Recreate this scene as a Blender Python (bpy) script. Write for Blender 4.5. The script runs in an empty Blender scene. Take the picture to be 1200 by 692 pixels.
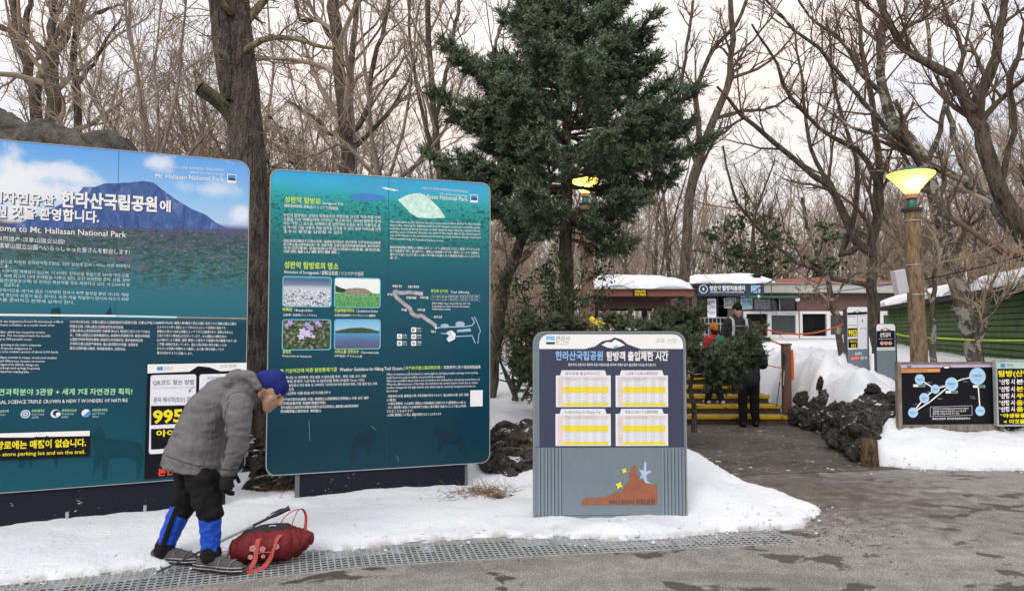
import bpy, bmesh, math, random
import numpy as np
from mathutils import Vector, Matrix, noise
C = bpy.context.scene.collection
R = math.radians
rng = np.random.default_rng(7)
random.seed(7)

# ------------------------------------------------------------------ camera, sky, sun, exposure
F, CX, CY, EYE = 870.0, 600.0, 346.0, 1.6
PITCH = math.atan((386 - CY) / F)
cam_d = bpy.data.cameras.new('camera'); cam = bpy.data.objects.new('camera', cam_d); C.objects.link(cam)
cam.location = (0, 0, EYE); cam.rotation_euler = (R(90) + PITCH, 0, 0)
cam_d.sensor_width = 36; cam_d.lens = F / 1200 * 36
cam_d.clip_start = 0.05; cam_d.clip_end = 600
S = bpy.context.scene
S.camera = cam
S.view_settings.view_transform = 'Standard'; S.view_settings.look = 'None'
S.view_settings.exposure = 0.80; S.view_settings.gamma = 1
S.render.engine = 'CYCLES'
S.cycles.use_denoising = True
S.cycles.max_bounces = 6; S.cycles.diffuse_bounces = 3; S.cycles.glossy_bounces = 3
S.cycles.transmission_bounces = 4; S.cycles.transparent_max_bounces = 6
S.cycles.caustics_reflective = False; S.cycles.caustics_refractive = False

SUN_EL, SUN_AZ = 38, 205      # high, veiled, behind the viewer's left shoulder
wd = bpy.data.worlds.new('World'); S.world = wd; wd.use_nodes = True
def build_world():
    nt = wd.node_tree; nt.nodes.clear(); N = nt.nodes.new; L = nt.links.new
    out = N('ShaderNodeOutputWorld')
    sky = N('ShaderNodeTexSky'); sky.sky_type = 'NISHITA'; sky.sun_disc = False
    sky.sun_elevation = R(SUN_EL); sky.sun_rotation = R(SUN_AZ)
    b1 = N('ShaderNodeBackground'); b1.inputs['Strength'].default_value = 0.10
    L(sky.outputs[0], b1.inputs['Color'])
    tc = N('ShaderNodeTexCoord')
    n1 = N('ShaderNodeTexNoise'); n1.inputs['Scale'].default_value = 2.2; n1.inputs['Detail'].default_value = 5
    n1.inputs['Distortion'].default_value = .4
    mp = N('ShaderNodeMapping'); mp.inputs['Scale'].default_value = (1, 1, 2.6)
    L(tc.outputs['Generated'], mp.inputs[0]); L(mp.outputs[0], n1.inputs['Vector'])
    cr = N('ShaderNodeValToRGB')
    e = cr.color_ramp.elements
    e[0].position = .36; e[0].color = (.80, .80, .85, 1)
    e[1].position = .66; e[1].color = (1.0, .86, .72, 1)
    m = cr.color_ramp.elements.new(.5); m.color = (.97, .89, .83, 1)
    L(n1.outputs['Fac'], cr.inputs[0])
    sep = N('ShaderNodeSeparateXYZ'); L(tc.outputs['Generated'], sep.inputs[0])
    mr = N('ShaderNodeMapRange'); mr.inputs['From Min'].default_value = 0; mr.inputs['From Max'].default_value = 1
    mr.inputs['To Min'].default_value = .50; mr.inputs['To Max'].default_value = 1.16      # overcast: brighter overhead
    L(sep.outputs['Z'], mr.inputs['Value'])
    b2 = N('ShaderNodeBackground'); L(cr.outputs[0], b2.inputs['Color']); L(mr.outputs[0], b2.inputs['Strength'])
    mx = N('ShaderNodeMixShader'); mx.inputs[0].default_value = .86
    L(b1.outputs[0], mx.inputs[1]); L(b2.outputs[0], mx.inputs[2]); L(mx.outputs[0], out.inputs[0])
build_world()
sd = bpy.data.lights.new('sun', 'SUN'); sun = bpy.data.objects.new('sun', sd); C.objects.link(sun)
sd.energy = 0.9; sd.angle = R(30); sd.color = (1, .95, .88)
_az = R(SUN_AZ); _el = R(SUN_EL)
_sdir = Vector((math.sin(_az) * math.cos(_el), math.cos(_az) * math.cos(_el), math.sin(_el)))
sun.rotation_euler = _sdir.to_track_quat('Z', 'Y').to_euler()

# ------------------------------------------------------------------ measuring helpers (reconstruction of the place)
def ray(px, py):
    u, v = (px - CX) / F, (CY - py) / F
    c, s = math.cos(PITCH), math.sin(PITCH)
    return Vector((u, c - v * s, s + v * c))
def W(px, py, Y):
    d = ray(px, py); t = Y / d.y
    return Vector((d.x * t, Y, EYE + d.z * t))
def G(px, py, z=0.0):
    d = ray(px, py); t = (z - EYE) / d.z
    return Vector((d.x * t, d.y * t, z))

# ------------------------------------------------------------------ scene-tree helpers
def tag(o, label=None, cat=None, group=None, kind=None):
    if label: o['label'] = label
    if cat: o['category'] = cat
    if group: o['group'] = group
    if kind: o['kind'] = kind
    return o
def thing(name, label, cat, loc=(0, 0, 0), rz=0.0, group=None):
    o = bpy.data.objects.new(name, None); C.objects.link(o)
    o.empty_display_size = .1
    o.location = loc; o.rotation_euler = (0, 0, rz)
    return tag(o, label, cat, group)
def link(name, me, mat=None, parent=None):
    o = bpy.data.objects.new(name, me); C.objects.link(o)
    if mat is not None and not me.materials:
        for m in (mat if isinstance(mat, (list, tuple)) else [mat]): me.materials.append(m)
    if parent is not None: o.parent = parent
    return o
def copy_tree(o, parent=None):
    c = o.copy(); C.objects.link(c)
    if parent is not None: c.parent = parent
    for ch in list(o.children): copy_tree(ch, c)
    return c
def np_mesh(name, V, Fa, smooth=False):
    """V (N,3); Fa a list of index arrays (M,k)."""
    V = np.asarray(V, dtype=np.float32)
    if not isinstance(Fa, (list, tuple)): Fa = [Fa]
    Fa = [np.asarray(f, dtype=np.int32) for f in Fa if len(f)]
    me = bpy.data.meshes.new(name)
    me.vertices.add(len(V)); me.vertices.foreach_set('co', V.ravel())
    nl = sum(f.size for f in Fa); nf = sum(len(f) for f in Fa)
    me.loops.add(nl); me.polygons.add(nf)
    me.loops.foreach_set('vertex_index', np.concatenate([f.ravel() for f in Fa]))
    st = []; base = 0
    for f in Fa:
        st.append(base + np.arange(len(f)) * f.shape[1]); base += f.size
    me.polygons.foreach_set('loop_start', np.concatenate(st).astype(np.int32))
    me.update(calc_edges=True); me.validate()
    if smooth: me.polygons.foreach_set('use_smooth', np.ones(len(me.polygons), dtype=bool))
    return me
class MB:
    """collects shapes, then links them as ONE mesh"""
    def __init__(s): s.v = []; s.f = []
    def raw(s, v, f):
        b = len(s.v); s.v += [tuple(p) for p in v]; s.f += [tuple(i + b for i in q) for q in f]; return s
    def box(s, x0, x1, y0, y1, z0, z1):
        v = [(x, y, z) for x in (x0, x1) for y in (y0, y1) for z in (z0, z1)]
        return s.raw(v, [(0, 1, 3, 2), (4, 6, 7, 5), (0, 4, 5, 1), (2, 3, 7, 6), (0, 2, 6, 4), (1, 5, 7, 3)])
    def bar(s, p, q, w, h, up=(0, 0, 1)):
        p, q = Vector(p), Vector(q); d = (q - p).normalized(); up = Vector(up)
        a = d.cross(up)
        if a.length < 1e-4: a = d.cross(Vector((1, 0, 0)))
        a.normalize(); b = a.cross(d)
        v = [o + a * (w / 2 * i) + b * (h / 2 * j) for o in (p, q) for i, j in ((-1, -1), (1, -1), (1, 1), (-1, 1))]
        return s.raw(v, [(3, 2, 1, 0), (4, 5, 6, 7), (0, 1, 5, 4), (1, 2, 6, 5), (2, 3, 7, 6), (3, 0, 4, 7)])
    def tube(s, pts, r, n=8, cap=True, sq=None):
        pts = [Vector(p) for p in pts]; m = len(pts)
        rs = r if isinstance(r, (list, tuple)) else [r] * m
        v = []; prev = None
        for i, p in enumerate(pts):
            d = (pts[min(i + 1, m - 1)] - pts[max(i - 1, 0)]).normalized()
            if prev is None:
                a = d.orthogonal().normalized()
                if sq is not None:
                    a = Vector(sq); a = (a - d * a.dot(d)).normalized()
            else: a = (prev - d * prev.dot(d)).normalized()
            prev = a; b = d.cross(a)
            for k in range(n):
                t = 2 * math.pi * k / n
                rr = rs[i]
                if isinstance(rr, tuple): v.append(p + a * (rr[0] * math.cos(t)) + b * (rr[1] * math.sin(t)))
                else: v.append(p + (a * math.cos(t) + b * math.sin(t)) * rr)
        f = [(i * n + k, i * n + (k + 1) % n, (i + 1) * n + (k + 1) % n, (i + 1) * n + k) for i in range(m - 1) for k in range(n)]
        if cap: f += [tuple(range(n - 1, -1, -1)), tuple(range((m - 1) * n, m * n))]
        return s.raw(v, f)
    def lathe(s, prof, n=24, c=(0, 0, 0)):
        v = [(c[0] + r * math.cos(2 * math.pi * k / n), c[1] + r * math.sin(2 * math.pi * k / n), c[2] + z) for r, z in prof for k in range(n)]
        f = [(i * n + k, i * n + (k + 1) % n, (i + 1) * n + (k + 1) % n, (i + 1) * n + k) for i in range(len(prof) - 1) for k in range(n)]
        f += [tuple(range(n - 1, -1, -1)), tuple(range((len(prof) - 1) * n, len(prof) * n))]
        return s.raw(v, f)
    def slab(s, pts, y0, y1):
        """outline in local x,z extruded from y0 (front) to y1"""
        n = len(pts)
        v = [(x, y0, z) for x, z in pts] + [(x, y1, z) for x, z in pts]
        f = [tuple(range(n)), tuple(range(2 * n - 1, n - 1, -1))] + [(i, i + n, (i + 1) % n + n, (i + 1) % n) for i in range(n)]
        return s.raw(v, f)
    def sphere(s, c, r, n=10, sc=(1, 1, 1)):
        v = []; f = []
        for i in range(1, n):
            ph = math.pi * i / n
            for k in range(2 * n):
                t = math.pi * k / n
                v.append((c[0] + r * sc[0] * math.sin(ph) * math.cos(t), c[1] + r * sc[1] * math.sin(ph) * math.sin(t), c[2] + r * sc[2] * math.cos(ph)))
        v += [(c[0], c[1], c[2] + r * sc[2]), (c[0], c[1], c[2] - r * sc[2])]
        m = 2 * n; T = len(v) - 2; B = T + 1
        for i in range(n - 2):
            for k in range(m): f.append((i * m + k, (i + 1) * m + k, (i + 1) * m + (k + 1) % m, i * m + (k + 1) % m))
        for k in range(m): f += [(T, k, (k + 1) % m), (B, (n - 2) * m + (k + 1) % m, (n - 2) * m + k)]
        return s.raw(v, f)
    def build(s, name, mat, parent=None, smooth=False, bevel=0):
        me = bpy.data.meshes.new(name); me.from_pydata(s.v, [], s.f)
        bm = bmesh.new(); bm.from_mesh(me)
        bmesh.ops.recalc_face_normals(bm, faces=bm.faces)
        if bevel:
            es = [e for e in bm.edges if len(e.link_faces) == 2 and e.calc_face_angle(0) > .7]
            bmesh.ops.bevel(bm, geom=es, offset=bevel, segments=2, affect='EDGES', profile=.6, clamp_overlap=True)
        bm.to_mesh(me); bm.free()
        if smooth:
            for p in me.polygons: p.use_smooth = True
            try: me.set_sharp_from_angle(angle=R(45))
            except Exception: pass
        return link(name, me, mat, parent)
def rrect(x0, x1, z0, z1, r, corners='abcd', n=7):
    """rounded rectangle outline; corners a=bottom left b=bottom right c=top right d=top left"""
    P = []
    for cn, cx, cz, a0 in (('a', x0, z0, 180), ('b', x1, z0, 270), ('c', x1, z1, 0), ('d', x0, z1, 90)):
        if cn in corners:
            ox = cx + (r if cx == x0 else -r); oz = cz + (r if cz == z0 else -r)
            for i in range(n + 1):
                t = R(a0 + 90 * i / n); P.append((ox + r * math.cos(t), oz + r * math.sin(t)))
        else: P.append((cx, cz))
    return P
def circ(x, z, r, n=28, sx=1): return [(x + sx * r * math.cos(2 * math.pi * k / n), z + r * math.sin(2 * math.pi * k / n)) for k in range(n)]

# ------------------------------------------------------------------ materials
MC = {}
def nodes(name):
    m = bpy.data.materials.new(name); m.use_nodes = True
    nt = m.node_tree; return m, nt, nt.nodes['Principled BSDF']
def setp(b, rough=.6, spec=.3, metal=0):
    b.inputs['Roughness'].default_value = rough; b.inputs['Specular IOR Level'].default_value = spec; b.inputs['Metallic'].default_value = metal
def noise_node(nt, scale, detail=4, dist=0, vec=None, stretch=None, rough=.55):
    n = nt.nodes.new('ShaderNodeTexNoise'); n.inputs['Scale'].default_value = scale
    n.inputs['Detail'].default_value = detail; n.inputs['Distortion'].default_value = dist; n.inputs['Roughness'].default_value = rough
    if vec is None:
        tc = nt.nodes.new('ShaderNodeTexCoord'); vec = tc.outputs['Object']
    if stretch:
        mp = nt.nodes.new('ShaderNodeMapping'); mp.inputs['Scale'].default_value = stretch
        nt.links.new(vec, mp.inputs[0]); vec = mp.outputs[0]
    nt.links.new(vec, n.inputs['Vector']); return n
def ramp(nt, fac, stops):
    r = nt.nodes.new('ShaderNodeValToRGB'); e = r.color_ramp.elements
    while len(e) > 1: e.remove(e[-1])
    e[0].position = stops[0][0]; e[0].color = (*stops[0][1], 1)
    for p, c in stops[1:]:
        k = e.new(p); k.color = (*c, 1)
    nt.links.new(fac, r.inputs[0]); return r
def bump(nt, b, h, strength=.4, dist=.02):
    n = nt.nodes.new('ShaderNodeBump'); n.inputs['Strength'].default_value = strength; n.inputs['Distance'].default_value = dist
    nt.links.new(h, n.inputs['Height']); nt.links.new(n.outputs[0], b.inputs['Normal']); return n
def mix(nt, fac, a, bb):
    m = nt.nodes.new('ShaderNodeMix'); m.data_type = 'RGBA'
    for sck, val in ((m.inputs[0], fac), (m.inputs[6], a), (m.inputs[7], bb)):
        if hasattr(val, 'node'): nt.links.new(val, sck)
        elif isinstance(val, (tuple, list)): sck.default_value = (*val, 1)
        else: sck.default_value = val
    return m.outputs[2]
def step(nt, val, lo, hi):
    m = nt.nodes.new('ShaderNodeMapRange'); m.interpolation_type = 'SMOOTHSTEP'
    m.inputs['From Min'].default_value = lo; m.inputs['From Max'].default_value = hi
    nt.links.new(val, m.inputs['Value']); return m.outputs[0]
def math_n(nt, op, a, b=0.0):
    m = nt.nodes.new('ShaderNodeMath'); m.operation = op
    for i, v in enumerate((a, b)):
        if hasattr(v, 'node'): nt.links.new(v, m.inputs[i])
        else: m.inputs[i].default_value = v
    return m.outputs[0]
def flat(name, col, rough=.6, spec=.3, metal=0, var=.12, scale=12, bmp=0, bscale=60, bdist=.004):
    """plain coloured stuff with a little wear"""
    if name in MC: return MC[name]
    m, nt, b = nodes(name); setp(b, rough, spec, metal)
    n = noise_node(nt, scale, 5)
    lo = tuple(c * (1 - var) for c in col); hi = tuple(min(1, c * (1 + var)) for c in col)
    r = ramp(nt, n.outputs['Fac'], [(.3, lo), (.7, hi)])
    nt.links.new(r.outputs[0], b.inputs['Base Color'])
    if bmp:
        n2 = noise_node(nt, bscale, 4); bump(nt, b, n2.outputs['Fac'], bmp, bdist)
    MC[name] = m; return m
def emit(name, col, e):
    m, nt, b = nodes(name); b.inputs['Base Color'].default_value = (*col, 1)
    b.inputs['Emission Color'].default_value = (*col, 1); b.inputs['Emission Strength'].default_value = e
    return m
def bark(name, dark, light, lich=None, scale=18, lscale=5, lth=.55, bd=.02):
    m, nt, b = nodes(name); setp(b, .9, .15)
    n = noise_node(nt, scale, 6, .6, stretch=(1, 1, .22))
    r = ramp(nt, n.outputs['Fac'], [(.32, dark), (.62, light)])
    col = r.outputs[0]
    if lich:
        l = noise_node(nt, lscale, 5, .8); l2 = noise_node(nt, lscale * 5, 4)
        s = math_n(nt, 'ADD', l.outputs['Fac'], math_n(nt, 'MULTIPLY', math_n(nt, 'SUBTRACT', l2.outputs['Fac'], .5), .35))
        col = mix(nt, step(nt, s, lth, lth + .06), col, lich)
    nt.links.new(col, b.inputs['Base Color'])
    v = nt.nodes.new('ShaderNodeTexVoronoi'); v.inputs['Scale'].default_value = scale * 1.1; v.feature = 'DISTANCE_TO_EDGE'
    tc = nt.nodes.new('ShaderNodeTexCoord'); mp = nt.nodes.new('ShaderNodeMapping'); mp.inputs['Scale'].default_value = (1, 1, .25)
    nt.links.new(tc.outputs['Object'], mp.inputs[0])
    dn = noise_node(nt, 9, 3)
    va = nt.nodes.new('ShaderNodeVectorMath'); va.operation = 'MULTIPLY_ADD'; va.inputs[1].default_value = (.08, .08, .08)
    nt.links.new(dn.outputs['Color'], va.inputs[0]); nt.links.new(mp.outputs[0], va.inputs[2])
    nt.links.new(va.outputs[0], v.inputs['Vector'])
    hh = math_n(nt, 'ADD', math_n(nt, 'MULTIPLY', math_n(nt, 'MINIMUM', v.outputs['Distance'], .25), 2.2), n.outputs['Fac'])
    bump(nt, b, hh, .9, bd); return m

M = {}
M['white'] = flat('white_print', (.82, .83, .84), .5, .2, var=.03)
M['paper'] = flat('paper_white', (.74, .77, .86), .5, .3, var=.03)
M['black'] = flat('black_print', (.008, .009, .013), .5, .12)
M['yellow'] = flat('yellow_print', (.85, .72, .03), .5, .2, var=.04)
M['lime'] = flat('lime_print', (.55, .78, .12), .5, .2, var=.04)
M['palegreen'] = flat('pale_green_print', (.45, .80, .45), .5, .2, var=.04)
M['cyantext'] = flat('pale_cyan_print', (.52, .72, .78), .5, .2, var=.04)
M['red'] = flat('red_print', (.75, .06, .05), .5, .2, var=.04)
M['skyblue'] = flat('sky_blue_print', (.20, .50, .90), .5, .2, var=.04)
M['bluetext'] = flat('light_blue_print', (.28, .52, .88), .5, .2, var=.04)
M['inkgrey'] = flat('ink_grey_print', (.16, .17, .2), .5, .2)
M['softgrey'] = flat('soft_grey_print', (.45, .46, .48), .5, .2)
M['signgrey'] = flat('grey_blue_sign_paint', (.165, .215, .25), .45, .3, var=.05)
M['navygrey'] = flat('navy_grey_print', (.050, .062, .105), .5, .15, var=.05)
M['edge'] = flat('metal_edge', (.38, .40, .42), .4, .5, .3)
M['darkbase'] = None
M['bolt'] = flat('bolt_steel', (.35, .35, .36), .4, .5, .8)

def wear_black():
    m, nt, b = nodes('scuffed_black_base'); setp(b, .5, .15)
    n = noise_node(nt, 38, 6, 1.2, stretch=(.6, 1, 1)); n2 = noise_node(nt, 3, 3)
    s = math_n(nt, 'ADD', n.outputs['Fac'], math_n(nt, 'MULTIPLY', math_n(nt, 'SUBTRACT', n2.outputs['Fac'], .5), .35))
    nt.links.new(mix(nt, step(nt, s, .70, .74), (.010, .012, .022), (.40, .37, .36)), b.inputs['Base Color'])
    return m
M['darkbase'] = wear_black()
# ------------------------------------------------------------------ ground, drain channel, path, snow
M['pit'] = flat('painted_pit_shade', (.012, .012, .012), .9, .1)  # drain channel coloured near black to stand for the shade under the gratings
NEAR = [(-40, -2.2), (-9, 2.3), (-5.0, 3.66), (-2.3, 4.61), (-1.0, 5.10), (.37, 5.37), (2.15, 5.66), (2.151, 5.6602), (4, 5.9), (9, 6.3), (60, 9)]
def off_line(P, d):
    out = []
    for i, p in enumerate(P):
        a, b = P[max(i - 1, 0)], P[min(i + 1, len(P) - 1)]
        dx, dy = b[0] - a[0], b[1] - a[1]; l = math.hypot(dx, dy)
        out.append((p[0] - dy / l * d, p[1] + dx / l * d))
    return out
FAR = off_line(NEAR, .47)
def mat_asphalt():
    m, nt, b = nodes('asphalt'); setp(b, .85, .25)
    big = noise_node(nt, .55, 5, .5); fine = noise_node(nt, 75, 4); mid = noise_node(nt, 7, 6, .3)
    c1 = ramp(nt, big.outputs['Fac'], [(.3, (.175, .169, .163)), (.7, (.275, .267, .258))]).outputs[0]
    c2 = ramp(nt, fine.outputs['Fac'], [(.34, (.06, .058, .055)), (.52, (.235, .228, .22)), (.66, (.60, .59, .575))]).outputs[0]
    col = mix(nt, .55, c1, c2)
    md = ramp(nt, mid.outputs['Fac'], [(.38, (.62, .61, .60)), (.62, (1, 1, 1))]).outputs[0]
    mm = nt.nodes.new('ShaderNodeMix'); mm.data_type = 'RGBA'; mm.blend_type = 'MULTIPLY'; mm.inputs[0].default_value = .6
    nt.links.new(col, mm.inputs[6]); nt.links.new(md, mm.inputs[7]); col = mm.outputs[2]
    # damp, dark stains that melting snow has left, with outlines of their own
    tc = nt.nodes.new('ShaderNodeTexCoord')
    mp = nt.nodes.new('ShaderNodeMapping'); mp.inputs['Rotation'].default_value = (0, 0, .25); mp.inputs['Scale'].default_value = (1.0, 1.5, 1)
    nt.links.new(tc.outputs['Object'], mp.inputs[0])
    w = noise_node(nt, 1.9, 3, .5, vec=mp.outputs[0]); w2 = noise_node(nt, 9, 4)
    sx = nt.nodes.new('ShaderNodeSeparateXYZ'); nt.links.new(tc.outputs['Object'], sx.inputs[0])
    bias = math_n(nt, 'MULTIPLY', step(nt, sx.outputs['X'], -1.5, 2.6), .055)
    s = math_n(nt, 'ADD', math_n(nt, 'ADD', w.outputs['Fac'], bias), math_n(nt, 'MULTIPLY', math_n(nt, 'SUBTRACT', w2.outputs['Fac'], .5), .16))
    wet = step(nt, s, .632, .668)
    st_ = noise_node(nt, 1.6, 6, .6, stretch=(.35, 1.5, 1)); sa = step(nt, st_.outputs['Fac'], .50, .68)
    col = mix(nt, math_n(nt, 'MULTIPLY', sa, .38), col, (.080, .077, .074))                      # long damp streaks
    sl_ = noise_node(nt, 2.3, 6, .6, stretch=(.3, 1.6, 1)); col = mix(nt, math_n(nt, 'MULTIPLY', step(nt, sl_.outputs['Fac'], .57, .70), .35), col, (.42, .41, .40))   # dried salt
    col = mix(nt, math_n(nt, 'MULTIPLY', wet, .84), col, (.036, .032, .029))
    # broad damp, brownish run-off by the end of the drain
    dx = nt.nodes.new('ShaderNodeVectorMath'); dx.operation = 'DISTANCE'
    mp2 = nt.nodes.new('ShaderNodeMapping'); mp2.inputs['Scale'].default_value = (1, .85, 1)
    nt.links.new(tc.outputs['Object'], mp2.inputs[0]); nt.links.new(mp2.outputs[0], dx.inputs[0]); dx.inputs[1].default_value = (3.0, 6.4, 0)
    d = math_n(nt, 'ADD', dx.outputs['Value'], math_n(nt, 'MULTIPLY', math_n(nt, 'SUBTRACT', mid.outputs['Fac'], .5), 2.4))
    run = math_n(nt, 'SUBTRACT', 1.0, step(nt, d, .3, 1.7))
    col = mix(nt, math_n(nt, 'MULTIPLY', run, .72), col, (.072, .058, .046))
    nt.links.new(col, b.inputs['Base Color'])
    rr = math_n(nt, 'SUBTRACT', .88, math_n(nt, 'MULTIPLY', wet, .35)); nt.links.new(rr, b.inputs['Roughness'])
    h = math_n(nt, 'ADD', fine.outputs['Fac'], math_n(nt, 'MULTIPLY', mid.outputs['Fac'], .6))
    bump(nt, b, h, .5, .012); return m
def build_ground():
    v = []; n = len(NEAR)
    for i in range(n):
        x, y = NEAR[i]; fx, fy = FAR[i]
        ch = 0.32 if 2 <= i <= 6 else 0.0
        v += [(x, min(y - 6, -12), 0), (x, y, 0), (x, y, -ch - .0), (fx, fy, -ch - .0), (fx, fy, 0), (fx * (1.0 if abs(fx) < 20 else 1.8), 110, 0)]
    f = [(i * 6 + k, (i + 1) * 6 + k, (i + 1) * 6 + k + 1, i * 6 + k + 1) for i in range(n - 1) for k in range(5)]
    me = bpy.data.meshes.new('road'); me.from_pydata(v, [], f)
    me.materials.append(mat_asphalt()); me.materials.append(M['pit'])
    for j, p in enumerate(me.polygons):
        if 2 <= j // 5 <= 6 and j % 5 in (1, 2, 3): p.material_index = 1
    tag(link('road', me), kind='structure')
build_ground()

# gravel path up to the steps: frosty, dark, wet
def mat_path():
    m, nt, b = nodes('wet_grit'); setp(b, .7, .35)
    a = noise_node(nt, 1.3, 5, .8); f_ = noise_node(nt, 55, 4); g = noise_node(nt, 11, 5, .4)
    c = ramp(nt, a.outputs['Fac'], [(.35, (.040, .035, .031)), (.65, (.095, .083, .073))]).outputs[0]
    s = math_n(nt, 'ADD', g.outputs['Fac'], math_n(nt, 'MULTIPLY', math_n(nt, 'SUBTRACT', f_.outputs['Fac'], .5), .9))
    c = mix(nt, math_n(nt, 'MULTIPLY', step(nt, s, .60, .72), .55), c, (.38, .37, .37))
    nt.links.new(c, b.inputs['Base Color'])
    bump(nt, b, math_n(nt, 'ADD', f_.outputs['Fac'], g.outputs['Fac']), .7, .02); return m
def build_path():
    P = [(1.9, 8.05), (2.6, 8.25), (3.3, 8.4), (3.9, 8.45), (4.5, 8.62), (4.7, 9.6), (4.9, 11), (5.0, 12.7), (1.6, 12.7), (1.7, 10.5)]
    me = bpy.data.meshes.new('path')
    ctr = (3.3, 10.2, .012)
    v = [(x, y, .004) for x, y in P] + [ctr]
    me.from_pydata(v, [], [(i, (i + 1) % len(P), len(P)) for i in range(len(P))])
    tag(link('path', me, mat_path()), kind='structure')
build_path()

# snow over everything behind the drain, with its banks and ploughed heaps
SNOW_EDGE = [(-40, -1.6), (-9, 2.75), (-5.2, 4.12), (-3.4, 4.66), (-2.5, 5.06), (-1.9, 5.42), (-1.1, 5.58), (.3, 5.86), (.9, 5.72), (1.2, 5.80), (1.6, 5.98), (2.25, 6.02),
             (2.55, 6.25), (2.72, 6.7), (2.55, 7.1), (2.2, 7.6), (2.1, 8.2), (2.05, 9.3), (2.15, 11), (2.1, 12.5), (2.0, 14.3), (4.95, 14.4),
             (4.86, 12.6), (4.72, 11), (4.50, 9.9), (4.36, 9.3), (4.28, 8.85), (4.6, 8.62), (5.4, 8.5), (7, 8.62), (12, 8.9), (40, 9.4), (70, 10), (70, 115), (-70, 115), (-70, -1)]
CTRL = [(-9, 3, .1), (-4, 4.9, .06), (-4, 5.9, .06), (-2.5, 6.6, .07), (-2.6, 5.7, .07), (-1.2, 6.0, .08), (-2, 6.9, .05), (-.3, 7.4, .05), (.1, 6.4, .06), (.3, 6.05, .01), (.8, 6.12, .03), (.95, 5.92, .10), (.75, 5.9, .09), (.45, 5.95, .02), (1.4, 6.1, .02), (1.2, 5.92, .05),
        (1.72, 6.6, .20), (2.3, 6.6, .07), (1.6, 7.6, .40), (2.1, 7.2, .14), (1.9, 9, .3), (2.0, 11, .3), (.8, 7.4, .2), (0, 7.9, .14), (-2.1, 7.6, .08), (-3, 8, .12), (-6, 7, .15), (0, 9.2, .5), (-1.5, 8.8, .46), (-3, 9.2, .5), (-7, 9, .5), (1.2, 9, .5),
        (0, 14, 1.0), (-5, 14, 1.0), (1.8, 14, .85), (0, 20, 1.15), (-8, 20, 1.1), (10, 22, 1.1), (-15, 14, .9), (-20, 40, 1.6), (20, 40, 1.6), (0, 40, 1.4), (0, 110, 3.5), (60, 110, 3.5), (-60, 110, 3.5), (60, 40, 1.8), (-60, 40, 1.8),
        (4.6, 9, .22), (5.2, 8.8, .24), (5.0, 9.3, .42), (5.7, 9.3, .34), (7, 9.3, .31), (9, 9.3, .35), (12, 9.4, .4), (5, 10, .68), (5.1, 11, .90), (5.15, 12, 1.12), (5.15, 12.8, 1.27), (5.6, 12.9, 1.15), (5.75, 12.3, .86), (6.1, 11.75, .74), (5.5, 11.7, .92), (6.2, 11, .68),
        (6, 10, .5), (7, 10.6, .7), (8, 12, .95), (9, 10.5, .9), (12, 12, 1.1), (7, 14, 1.1), (4.75, 14.3, .9), (5.3, 14.6, 1.3), (6.5, 16, 1.0), (9, 16, 1.0), (3.4, 16, .70), (3.4, 14.4, .66), (3.4, 19, .85), (2.6, 15, .7)]
def _rbf():
    P = np.array(CTRL); D = np.hypot(P[:, None, 0] - P[None, :, 0], P[:, None, 1] - P[None, :, 1])
    A = np.zeros((len(P) + 1, len(P) + 1)); A[:-1, :-1] = D - 0 * np.eye(len(P)); A[-1, :-1] = 1; A[:-1, -1] = 1
    w = np.linalg.solve(A, np.append(P[:, 2], 0)); return P, w
_RP, _RW = _rbf()
def snow_base(x, y):
    x = np.asarray(x, float); y = np.asarray(y, float)
    z = np.full(x.shape, _RW[-1])
    for (a, b, _), w in zip(_RP, _RW): z = z + w * np.hypot(x - a, y - b)
    return z
def edge_dist(x, y):
    P = SNOW_EDGE; d = np.full(x.shape, 1e9); ins = np.zeros(x.shape, bool)
    for i in range(len(P)):
        (ax, ay), (bx, by) = P[i], P[(i + 1) % len(P)]
        vx, vy = bx - ax, by - ay; t = np.clip(((x - ax) * vx + (y - ay) * vy) / (vx * vx + vy * vy), 0, 1)
        d = np.minimum(d, np.hypot(x - ax - t * vx, y - ay - t * vy))
        c = ((ay > y) != (by > y)) & (x < (bx - ax) * (y - ay) / ((by - ay) + 1e-12) + ax); ins ^= c
    return np.where(ins, d, -d)
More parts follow.
